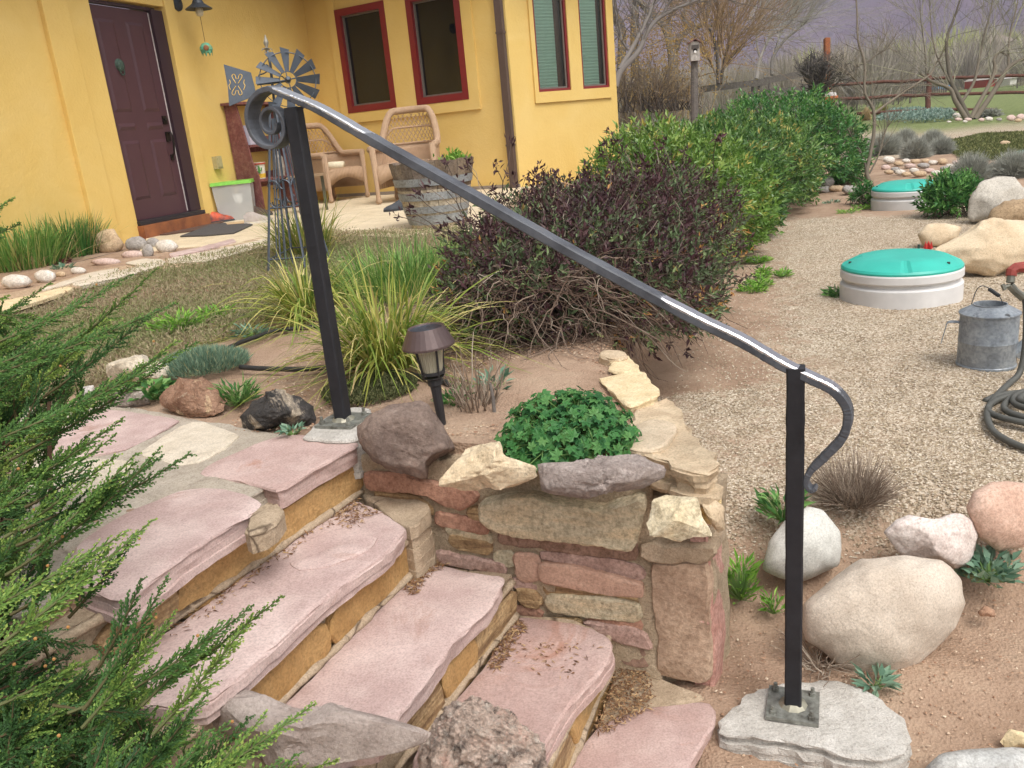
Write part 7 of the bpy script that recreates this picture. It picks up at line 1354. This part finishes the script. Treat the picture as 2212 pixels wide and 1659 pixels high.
# sapling beside the gravel
sb_ = GL(1884, 404); ks = depth(sb_); lim = [px_limb(q3, p_, ks, a, b) for p_, a, b in (([(1425, 975), (1395, 900), (1410, 820), (1432, 690), (1430, 570), (1385, 480), (1385, 330), (1350, 210), (1345, 60), (1335, -60)], .030, .008), ([(1432, 590), (1500, 540), (1600, 470), (1720, 390), (1760, 320)], .016, .006), ([(1395, 890), (1370, 800), (1310, 700), (1280, 620), (1270, 560)], .014, .005), ([(1410, 900), (1460, 800), (1490, 690), (1510, 640)], .012, .005), ([(1390, 480), (1340, 420), (1300, 380)], .009, .004), ([(1385, 330), (1440, 290), (1500, 250), (1540, 190)], .010, .004), ([(1360, 790), (1330, 760), (1260, 720)], .008, .004))]
tree_obj('bare_sapling', 'slender bare sapling with spiny twigs beside the farther teal lid', lim + sprout(rs, lim, 16, .34, .0045, 1, 4, .9, .3), TBARK, sb_, 1, tmat=TBARK, min_r=.0047)
# multi-stemmed tree at the log fence
mb_ = GL(*s6([(1650, 1235)])[0]); km = depth(mb_); lim = [px_limb(s6, p_, km, a, b) for p_, a, b in (([(1610, 1230), (1500, 1050), (1440, 920), (1260, 850), (1130, 760)], 0.070, 0.028), ([(1640, 1230), (1540, 1020), (1460, 860), (1420, 640), (1410, 400), (1490, 180), (1560, -40)], 0.070, 0.021), ([(1660, 1230), (1740, 1080), (1850, 880), (1910, 720), (1900, 620), (1960, 540), (2040, 580)], 0.063, 0.021), ([(1700, 1240), (1830, 1050), (1960, 850), (2050, 700), (2212, 610), (2400, 560)], 0.077, 0.035), ([(1570, 1050), (1690, 860), (1740, 640), (1800, 360), (1870, 100), (1900, -100)], 0.042, 0.014), ([(1440, 850), (1300, 560), (1250, 300), (1230, 0)], 0.028, 0.010), ([(1200, 800), (1180, 500), (1140, 200), (1130, -60)], 0.021, 0.008), ([(2050, 700), (2060, 400), (2130, 100), (2160, -80)], 0.028, 0.010))]
tree_obj('multi_stem_tree', 'multi-stemmed bare tree inside the log rail fence', lim + sprout(rs, lim, 13, 1.5, .011, 2, 3, .8, .35), leafm('olive_grey_twig', [(0, '77726a'), (.5, '8f897b'), (1, 'a3a083')], .9, 0), mb_, 2, tmat=TBARK, min_r=.0145)
# big limbs and dark trunks behind the house
ck = 19.0; lim = [px_limb(s5, p_, ck, a, b) for p_, a, b in (([(90, 900), (150, 740), (330, 540), (420, 340), (560, 180), (800, 60), (1000, -20)], 0.084, 0.027), ([(140, 720), (300, 450), (400, 250), (480, 60), (520, -100)], 0.057, 0.027), ([(230, 520), (150, 400), (100, 250), (60, 180)], 0.030, 0.015), ([(560, 180), (640, 60), (700, -60)], 0.030, 0.015))]
tree_obj('grey_cottonwood', 'grey bare cottonwood limbs sweeping up beside the bay wall', lim + sprout(rs, lim, 20, 1.4, .012, 2, 3, .9, .2), GBARK, D(*s5([(90, 1100)])[0], ck), 3, tmat=GBARK, min_r=.0125)
ck = 32.0; lim = [px_limb(s5, p_, ck, a, b) for p_, a, b in (([(690, 900), (690, 600), (660, 430), (620, 300), (540, 200), (420, 100), (300, -40)], 0.225, 0.099), ([(700, 560), (760, 400), (880, 300), (1000, 255), (1050, 160), (1060, 60)], 0.153, 0.054), ([(860, 310), (800, 160), (870, 40), (930, -60)], 0.117, 0.054), ([(150, 900), (160, 330), (90, 150), (60, -50)], 0.180, 0.135), ([(300, 800), (290, 300), (310, -60)], 0.171, 0.135), ([(600, 300), (680, 120), (660, -60)], 0.090, 0.045), ([(1000, 255), (1120, 270), (1200, 290)], 0.054, 0.027))]
tree_obj('dark_cottonwood', 'dark-trunked bare cottonwood with heavy crooked limbs beyond the garden', lim + sprout(rs, lim, 18, 2.6, .02, 2, 3, .9, .25), leafm('brown_grey_twig', [(0, '6d645c'), (.5, '877d74'), (1, 'a1978c')], .9, 0), D(*s5([(690, 900)])[0], ck), 4, tmat=DBARK, min_r=.021)
ck = 24.0; lim = [px_limb(s5, p_, ck, a, b) for p_, a, b in (([(1160, 870), (1150, 600), (1110, 380), (1040, 260), (1000, 100)], .05, .02), ([(1170, 870), (1160, 560), (1170, 300), (1160, 0)], .05, .02), ([(1185, 870), (1230, 600), (1300, 420), (1360, 200)], .05, .02), ([(1150, 800), (1080, 640), (1030, 560)], .03, .015), ([(1190, 800), (1220, 700), (1400, 480)], .03, .015))]
tree_obj('orange_twig_tree', 'slim bare tree with orange-brown twigs behind the board fence', lim + sprout(rs, lim, 34, 1.6, .014, 2, 3, .7, .5), leafm('orange_brown_twig', [(0, '7d6a55'), (.5, '9a8062'), (1, 'b09678')], .9, 0), D(*s5([(1170, 880)])[0], ck), 5, tmat=DBARK, min_r=.0145)
ck = 40.0; lim = [px_limb(s5, p_, ck, a, b) for p_, a, b in (([(1560, 820), (1600, 600), (1700, 380), (1760, 240), (1850, 100)], 0.096, 0.030), ([(1720, 780), (1730, 600), (1850, 420), (2000, 300), (2100, 200)], 0.096, 0.030), ([(1600, 620), (1560, 400), (1600, 150), (1640, 0)], 0.054, 0.018), ([(1700, 380), (1900, 250), (2000, 60)], 0.048, 0.018), ([(1730, 620), (1800, 380), (1900, 150), (1980, -20)], 0.048, 0.018))]
tree_obj('silver_tree', 'pale silvery bare trees leaning above the board fence', lim + sprout(rs, lim, 40, 3.2, .016, 2, 4, .55, .5), leafm('silver_twig', [(0, '9d9692'), (.5, 'b1aaa5'), (1, 'c6c0b8')], .9, 0), D(*s5([(1640, 850)])[0], ck), 6, tmat=GBARK, min_r=.021)
# brushy shrubs
BRN = leafm('brown_brush', [(0, '5f554c'), (.4, '7b6f62'), (.8, '96866e'), (1, 'ad935a')], .9, 0)
def brush(name, label, conv_, px, k, w, h, n, seed, mat, lev=2):
    rs = np.random.RandomState(seed); (x, y), = conv_([px]); b = D(x, y, k); s = k / FPX; segs = []
    for i in range(n):
        p0 = b + np.array([rs.randn() * w * s * .22, rs.randn() * w * s * .2, 0]); a = bare_tree(rs, p0, h * s * rs.uniform(.3, .55), .016, lev, 4, .75, .35, .16, (rs.randn() * .5, rs.randn() * .5), .66); segs += a
    t = tree_obj(name, label, segs, mat, b, seed, 'shrub', None, DBARK, .012)
    for c in t.children:
        c['kind'] = 'stuff'
        if c.name.startswith('trunk'): c.name = 'stems'
    return t
brush('brown_brush', 'big tangled brown bush beside the bay wall with yellowish tips', s5, (380, 1150), 21.0, 170, 105, 60, 10, BRN); brush('brown_brush', 'second tangled brown bush in front of the birdhouse post', s5, (700, 1150), 21.5, 130, 80, 45, 11, BRN)
rs = np.random.RandomState(12); cY = D(*s5([(400, 640)])[0], 23.0); n = 5200; P = cY + rs.randn(n, 3) * [1.2, .6, .55]; V, F = leaves(P, rs.randn(n, 3), rs.randn(n, 3), rs.uniform(.05, .09, n), np.full(n, .03)); t = thing('forsythia', 'ochre-budded bush rising above the tangled brown one', 'shrub', [cY[0], cY[1], -.1]); build('foliage', V, F, leafm('ochre_bud', [(0, '8d6d38'), (.6, 'a88a4a'), (1, 'c2a868')], .8, .2), t, np.repeat(rs.rand(n), 4))
sg = []
for i in range(40): sg += bare_tree(rs, [cY[0] + rs.randn() * .6, cY[1] + rs.randn() * .4, -.1], 1.0, .02, 2, 4, .6, .4, .14, (rs.randn() * .4, 0), .66)
n_ = 5; P = np.array([s[0] for s in sg]); R = np.array([s[1] for s in sg]); V, F = tubes(P, R, 3); build('branches', V, F, BRN, t, np.repeat(rs.rand(len(P)), 15))
dome('grey_round_bush', 'rounded grey-brown dry bush behind the hedge', s5([(1080, 1200)])[0], -.2, 78, 62, 5200, leafm('grey_brown_dome', [(0, '6f655d'), (.6, '8d8177'), (1, 'a89c90')], .9, 0), 230, wd=.010); dome('grey_round_bush', 'second rounded grey-brown dry bush behind the hedge, by the board fence', s5([(1360, 1130)])[0], -.15, 70, 44, 4200, MATS['grey_brown_dome'], 231, wd=.010)
dome('straw_tuft', 'straw coloured tuft behind the yellow-green hedge shrub', s5([(680, 1260)])[0], -.2, 50, 20, 1600, leafm('straw_tuft', [(0, 'a58c66'), (1, 'd2bd95')], .9, .1), 232, 'grass', wd=.012); dome('green_tuft', 'dark green tuft against the corner of the bay', s5([(230, 1240)])[0], -.1, 46, 36, 1800, leafm('dull_green_tuft', [(0, '4e5a36'), (1, '7c8458')], .8, .1), 233, 'plant', wd=.014); dome('pale_tuft', 'pale grey tuft behind the hedge near the bay', s5([(420, 1240)])[0], -.2, 34, 24, 1000, SIL, 234, 'plant', wd=.012); dome('blue_tuft', 'blue-green tuft behind the hedge', s5([(830, 1270)])[0], -.2, 40, 16, 900, leafm('blue_tuft', [(0, '56695c'), (1, '80968a')], .8, .1), 235, 'plant', wd=.012)
rs = np.random.RandomState(13); (x, y), = s6([(70, 1000)]); b = D(x, y, 24.0); sg = []
for i in range(34): sg += bare_tree(rs, b + [rs.randn() * .12, rs.randn() * .1, 0], .62, .035, 3, 3, .8, .15, .2, (rs.randn() * .45, rs.randn() * .3), .62)
tree_obj('cholla_bush', 'dark spindly bush in front of the rusty post', sg, leafm('dark_grey_twig', [(0, '46423f'), (.6, '5c5652'), (1, '75706a')], .9, 0), b, 14, 'shrub', None, DBARK, .02)
n = 60
# fences
LOGM = rock('red_brown_log', '5c3a30', '70493c', '48302a', 4, 25, .5, .01, .85); LFK = 27.0
lf = thing('log_fence', 'red-brown log rail fence with round posts', 'fence', D(*s6([(1215, 1180)])[0], LFK))
def LG(a, b, r_, name):
    P = np.array([D(*s6([a])[0], LFK), D(*s6([b])[0], LFK)]); Q = np.array([P[0] + (P[1] - P[0]) * t for t in np.linspace(0, 1, 8)]); Q[1:-1] += np.random.RandomState(int(a[0])).randn(6, 3) * .012; V, F = tube(Q, r_, 8); build(name, V, F, LOGM, lf, smooth=True)
LG((1215, 1185), (1225, 770), .085, 'post'); LG((160, 1080), (165, 860), .08, 'post'); LG((2700, 1130), (2705, 730), .085, 'post')
LG((170, 890), (1215, 828), .05, 'rail'); LG((1225, 818), (2700, 772), .05, 'rail'); LG((200, 1035), (1215, 985), .05, 'rail'); LG((1225, 985), (2700, 950), .05, 'rail'); LG((480, 1180), (1215, 1140), .05, 'rail'); LG((1225, 1140), (2700, 1140), .05, 'rail')
GRW = rock('grey_fence_board', '5d5752', '736c66', '48433f', 4, 25, .5, .01, .9); bfz = thing('board_fence', 'weathered grey board fence sloping behind the dry bushes', 'fence', D(*s5([(1590, 960)])[0], 27.0))
def brd(p0, p1, k0, k1, hgt, name):
    A, B = D(*s5([p0])[0], k0), D(*s5([p1])[0], k1); d = (B - A) / 2; n = unit(np.cross(d, UP)[None])[0]; m = MB(); m.box((A + B) / 2, d, UP * hgt / 2, n * .02); m.build(name, GRW, bfz)
brd((1000, 925), (1660, 850), 25, 26.5, .19, 'board'); brd((1640, 840), (2300, 720), 26.5, 28, .20, 'board'); brd((1480, 985), (2300, 890), 26.2, 28, .18, 'board')
for (a, b, k) in (((990, 990), (995, 900), 25), ((1590, 960), (1585, 850), 26.4), ((1690, 930), (1700, 850), 26.6), ((1520, 970), (1520, 860), 26.3)): P = [D(*s5([a])[0], k + .06), D(*s5([b])[0], k + .06)]; V, F = tube(P, .045, 6); build('post', V, F, GRW, bfz)
# birdhouse on a post
bk = 17.5; bb = D(*s5([(915, 1130)])[0], bk); bird = thing('birdhouse', 'weathered white birdhouse on a grey wooden post', 'birdhouse', bb); P = [bb - UP * .3, D(*s5([(915, 620)])[0], bk)]; V, F = tube(P, .075, 8); build('post', V, F, GRW, bird)
c = D(*s5([(912, 535)])[0], bk - .12); rx = unit((CR * [1, 1, 0])[None])[0]; ry = np.array([-rx[1], rx[0], 0]); hb = 92 * .208 * bk / FPX; wb_ = 46 * .208 * bk / FPX; m = MB(); m.box(c, rx * wb_, ry * .11, UP * hb); m.build('box', rock('grey_white_board', 'a6a09a', 'bdb7b0', '857f78', 5, 30, .4), bird)
for s_ in (-1, 1): m = MB(); V = [c + rx * s_ * wb_ * 1.3 + UP * hb * .93, c + UP * hb * 1.32, c + UP * hb * 1.22, c + rx * s_ * wb_ * 1.3 + UP * hb * .83]; V = np.array([v + ry * o for o in (-.15, .15) for v in V]); m.add(V, [np.array([[0, 1, 2, 3], [7, 6, 5, 4], [0, 4, 5, 1], [1, 5, 6, 2], [2, 6, 7, 3], [3, 7, 4, 0]])]); m.build('roof_board', rock('rust_roof_board', '7d5a50', '936d61', '5e443c', 5, 30, .4), bird)
m = MB(); m.lathe(c - ry * .112 + UP * hb * .05, [(.045, 0), (.045, .004), (.001, .004)], 12, -ry); m.build('entry_hole', plain('black_hole', '1c1a19', .9), bird); m = MB(); m.lathe(c - ry * .112 - UP * hb * .08, [(.03, 0), (.028, .012), (.001, .014)], 10, -ry); m.build('white_disc', plain('white_disc', 'e2e0dc', .6), bird); m = MB(); m.box(c - ry * .125 + UP * hb * .45, rx * wb_ * .8, ry * .012, UP * hb * .2); m.build('dark_board', plain('dark_board', '4a4440', .8), bird)
# rusty post, pots, mats of blue-green plants
rp = D(*s6([(165, 1000)])[0], 25.0); V, F = bar([rp, D(*s6([(164, 400)])[0], 25.0)], .16, .16, (0, 1, 0)); tag(build('rusty_post', V, F, rock('rust_post', '8a4a2c', 'a8683c', '5c3324', 6, 30, .4, .006, .8, stain=('4f352a', .58))), 'tall square rusty post behind the dark spindly bush', 'post')
pk = 22.5; pp = D(*s6([(200, 1120)])[0], pk); pt2 = thing('orange_pot', 'terracotta pot with a white top behind the hedge end', 'pot', pp); m = MB(); m.lathe(pp, [(.10, 0), (.15, .22), (.19, .24), (.19, .30), (.15, .30)], 16); m.build('pot', plain('terracotta', 'c26a3c', .8), pt2); m = MB(); m.lathe(pp + UP * .3, [(.16, 0), (.14, .08), (.001, .1)], 12); m.build('cover', plain('white_cover', 'c9c6c2', .7), pt2)
kp = D(*s6([(310, 1150)])[0], 21.5); m = MB(); m.lathe(kp, [(.09, 0), (.13, .16), (.15, .17), (.12, .17)], 14); tag(m.build('black_pot', plain('black_pot', '2a2a2c', .6)), 'small black nursery pot beside the hedge end', 'pot')
Q = np.array([GL(x, y)[:2] for x, y in s6([(680, 1260), (840, 1165), (1100, 1155), (1460, 1180), (1480, 1250), (1100, 1275)])]); mn, mx = Q.min(0), Q.max(0); rs = np.random.RandomState(92); n = 6000; P = rs.rand(n * 3, 2) * (mx - mn) + mn; P = P[in_poly(Q, P[:, 0], P[:, 1])][:n]; n = len(P)
V, F = leaves(np.c_[P, low_z(P[:, 0], P[:, 1]) + rs.rand(n) * .14], rs.randn(n, 3) * .7 + UP * .7, rs.randn(n, 3), rs.uniform(.06, .12, n), rs.uniform(.03, .06, n)); stuff(build('silver_mat', V, F, leafm('silver_mat', [(0, '6d857c'), (.5, '8da69a'), (1, 'b0c2b6')], .8, .1), None, np.repeat(rs.rand(n), 4), origin=(0, 0, 0)), 'pale blue-green mat of plants in front of the log fence', 'ground cover')
dome('straw_bush', 'straw-yellow clump in front of the log fence', s6([(570, 1250)])[0], -.12, 24, 28, 1400, MATS['straw_tuft'], 240, 'grass', wd=.02); dome('lime_bush', 'yellow-green clump in front of the log fence', s6([(740, 1200)])[0], -.1, 34, 22, 1200, leafm('yellow_olive', [(0, '7d7a3a'), (1, 'a8a455')], .8, .1), 241, 'plant', wd=.02); dome('grey_mat_bush', 'low grey bush beside the fence post', s6([(1400, 1190)])[0], -.05, 40, 12, 900, SIL, 242, 'plant', wd=.02); dome('grey_mat_bush', 'low grey bush behind the multi-stemmed tree', s6([(1850, 1210)])[0], -.05, 60, 18, 1200, SIL, 243, 'plant', wd=.02)
# things in the meadow beyond the fence
def far_box(name, label, cat, p, k, w, h, d, mat, roof=None):
    (x, y), = s6([p]); b = D(x, y, k); s = k / FPX; t = thing(name, label, cat, b); m = MB(); m.box(b + UP * h * s / 2, rx * w * s / 2, ry * d / 2, UP * h * s / 2); m.build('body', mat, t)
    if roof is not None:
        V = np.array([b + rx * sx * w * s * .56 + ry * o * d * .56 + UP * (h * s) for o in (-1, 1) for sx in (-1, 1)] + [b + ry * o * d * .56 + UP * (h * s * 1.35) for o in (-1, 1)]); m = MB(); m.add(V, [np.array([[0, 1, 4], [3, 2, 5]]), np.array([[0, 4, 5, 2], [1, 3, 5, 4]])]); m.build('roof', roof, t)
    return t
far_box('red_shed', 'small red shed in the meadow beyond the log fence', 'shed', (1755, 910), 62, 22, 15, 3, plain('barn_red', 'a24238', .8), plain('shed_roof', 'b3aaa0', .7)); far_box('blue_tank', 'small blue tank in the meadow beyond the log fence', 'tank', (1420, 930), 60, 12, 9, 1, plain('sky_blue', '4a8ccc', .6)); far_box('blue_trough', 'pale blue trough beside the small blue tank', 'trough', (1320, 925), 60, 16, 5, 1, plain('pale_blue', '7ba4c8', .6)); far_box('white_hut', 'white hut in the meadow beyond the log fence', 'hut', (2020, 890), 64, 14, 14, 2, plain('white_paint', 'd8d4ce', .7), plain('white_roof', 'cfcac4', .7))
far_box('tan_house', 'tan house with a pale roof on the scrubby slope', 'house', (1730, 700), 120, 70, 44, 9, plain('tan_stucco', '97806a', .9), plain('pale_roof', 'b5a69a', .8)); far_box('white_house', 'tiny white house between the far trees', 'house', (-130, 860), 90, 16, 10, 3, plain('white_paint', 'd8d4ce', .7), plain('dull_roof', '8a8480', .8))
rs = np.random.RandomState(93); fence2 = thing('picket_fence', 'low grey picket fence across the far meadow', 'fence', D(*s6([(800, 1000)])[0], 48))
for i, x in enumerate(np.linspace(400, 1400, 46)):
    a = D(*s6([(x, 1005 - (x - 400) * .05)])[0], 48); m = MB(); m.box(a + UP * .3, rx * .035, ry * .02, UP * .32); m.build('picket', GRW, fence2)

# ================================================================ FAR WOODS AND MOUNTAIN
def ridge(name, d0, d1, h, seed, mat, n1=220, n2=60, a0=-.75, a1=1.1, rise=1.0, off=0.0, fy=None):
    A = np.linspace(a0, a1, n1); Rr = np.linspace(0, 1, n2); aa, rr = np.meshgrid(A, Rr); aa, rr = aa.ravel(), rr.ravel(); d = d0 + (d1 - d0) * rr; X, Y = d * np.sin(aa), d * np.cos(aa); nz_ = np.array([noise.fractal(Vector((x * .008 + seed, y * .008, seed)), .9, 2.1, 6) for x, y in zip(X, Y)])
    hh = h if fy is None else h * fy(aa); Z = off + hh * rr ** rise + nz_ * h * .16 * rr; i = np.arange(n2 - 1)[:, None] * n1; j = np.arange(n1 - 1)[None]; F = np.stack([i + j, i + j + 1, i + n1 + j + 1, i + n1 + j], -1).reshape(-1, 4)
    return setting(build(name, np.c_[X, Y, Z], [F], mat, smooth=True, origin=(0, 0, 0))), X, Y, Z
MT = Mt('hazed_red_rock', .95, 0, .1); co = MT.coords(); c_ = MT.ramp(MT.noise(.012, 10, .7, co, .5), [(.3, srgb('7d6e86')), (.45, srgb('94829a')), (.6, srgb('a695aa')), (.75, srgb('a39a9a'))])  # red rock with lavender distance haze painted into its colours
c_ = MT.mix(MT.ramp(MT.noise(.12, 8, .75, co), [(.45, (0, 0, 0, 1)), (.65, (.7, .7, .7, 1))]), c_, srgb('8f8a9c')); MT.color(c_); MT.bump(MT.noise(.06, 8, .7, co), 1.0, 12)
ridge('mountain', 330, 900, 330, 3.0, MT.m, rise=.8, off=2)
HM = Mt('scrub_hill', .95, 0, .1); co = HM.coords(); HM.color(HM.ramp(HM.noise(.05, 10, .7, co), [(.3, srgb('77705f')), (.5, srgb('8a7f69')), (.62, srgb('97876f')), (.75, srgb('80805c'))])); HM.bump(HM.noise(.4, 6, .7, co), .8, 2)
_, hx, hy_, hzz = ridge('hill', 85, 330, 6, 8.0, HM.m, rise=1.2, off=-.2, fy=lambda a: 1.0 + 1.8 * sstep(.40, .62, a))
def hill_z(d, a): rr = np.clip((d - 85) / 245, 0, 1); return np.where(d < 85, far_z(d, 0) * 0 , -.2 + 6 * (1.0 + 1.8 * sstep(.40, .62, a)) * rr ** 1.2)
FARW = leafm('far_twig', [(0, '837b74'), (.25, 'a0978d'), (.45, 'ab9d8a'), (.62, 'b9b1a4'), (.76, '9c9c70'), (.9, 'adb16c'), (1, 'c0c47e')], .9, .1)
def far_wood(name, label, n, d0, d1, a0, a1, h0, h1, seed, nb=110, tones=(.0, 1.0), wd=.05):
    rs = np.random.RandomState(seed); d = d0 + (d1 - d0) * rs.rand(n); a = rs.uniform(a0, a1, n); b = np.c_[d * np.sin(a), d * np.cos(a), hill_z(d, a) - .3]; h = rs.uniform(h0, h1, n); w = h * rs.uniform(.28, .5, n); tn = rs.uniform(*tones, n); fan = rs.rand(n) < .5
    idx = np.repeat(np.arange(n), nb); m = len(idx); th = rs.rand(m) * 2 * np.pi; el = rs.rand(m); rad = np.sqrt(rs.rand(m)); tip = b[idx] + np.c_[np.cos(th) * rad * w[idx], np.sin(th) * rad * w[idx], h[idx] * (.35 + .65 * np.sqrt(np.maximum(0, 1 - (rad * .9) ** 2)) * rs.uniform(.6, 1, m))]
    st = b[idx] + (tip - b[idx]) * np.c_[rs.uniform(.05, .55, m), rs.uniform(.05, .55, m), rs.uniform(.2, .6, m)]; mid = (st + tip) / 2 + rs.randn(m, 3) * (h[idx] * .03)[:, None]
    V, F = ribbons(np.stack([st, mid, tip], 1), (wd * (.6 + .4 * h[idx] / h1))[:, None] * np.array([1.2, .9, .35]), unit(np.c_[rs.randn(m), rs.randn(m) * .4, rs.randn(m) * .6])); tt_ = np.repeat(np.clip(tn[idx] + rs.randn(m) * .05, 0, 1), 6)
    V2, F2 = tubes(np.stack([b, b + np.c_[np.zeros((n, 2)), h * .5]], 1), np.c_[h * .014, h * .007], 5)
    stuff(build(name, np.concatenate([V, V2]), [F[0], F2[0] + len(V)], FARW, None, np.r_[tt_, np.full(len(V2), .1)], origin=(0, 0, 0)), label, 'trees')
far_wood('far_wood', 'bare grey-brown woodland across the valley', 300, 95, 230, -.1, .80, 4, 7.5, 1, 120, (.0, .62), .10)
far_wood('scrub_wood', 'brown scrub trees on the slope beyond the meadow', 170, 70, 130, .05, .85, 3, 6, 2, 130, (.1, .66), .06)
far_wood('budding_wood', 'yellow-green budding trees in the far woodland', 34, 100, 190, .25, .75, 5, 8, 3, 220, (.72, 1.0), .12)
far_wood('near_scrub', 'grey scrub beyond the board fence', 60, 45, 75, .16, .46, 2.5, 5, 4, 160, (.0, .5), .035)

# ================================================================ AIR
hz0, hz1 = np.array([-420., -6., -4.]), np.array([760., 960., 420.])
Vh = np.array([[x, y, z] for z in (hz0[2], hz1[2]) for y in (hz0[1], hz1[1]) for x in (hz0[0], hz1[0])])
HZ = bpy.data.materials.new('pale_air'); HZ.use_nodes = True; hn = HZ.node_tree; hn.nodes.remove(hn.nodes['Principled BSDF'])
pv = hn.nodes.new('ShaderNodeVolumePrincipled'); pv.inputs['Color'].default_value = (.92, .93, 1.0, 1); pv.inputs['Density'].default_value = .0009; pv.inputs['Anisotropy'].default_value = .2
hn.links.new(pv.outputs[0], hn.nodes['Material Output'].inputs['Volume'])
hzo = build('haze', Vh, [np.array([[0, 2, 3, 1], [4, 5, 7, 6], [0, 1, 5, 4], [2, 6, 7, 3], [0, 4, 6, 2], [1, 3, 7, 5]])], HZ, origin=(0, 0, 0)); hzo['kind'] = 'stuff'
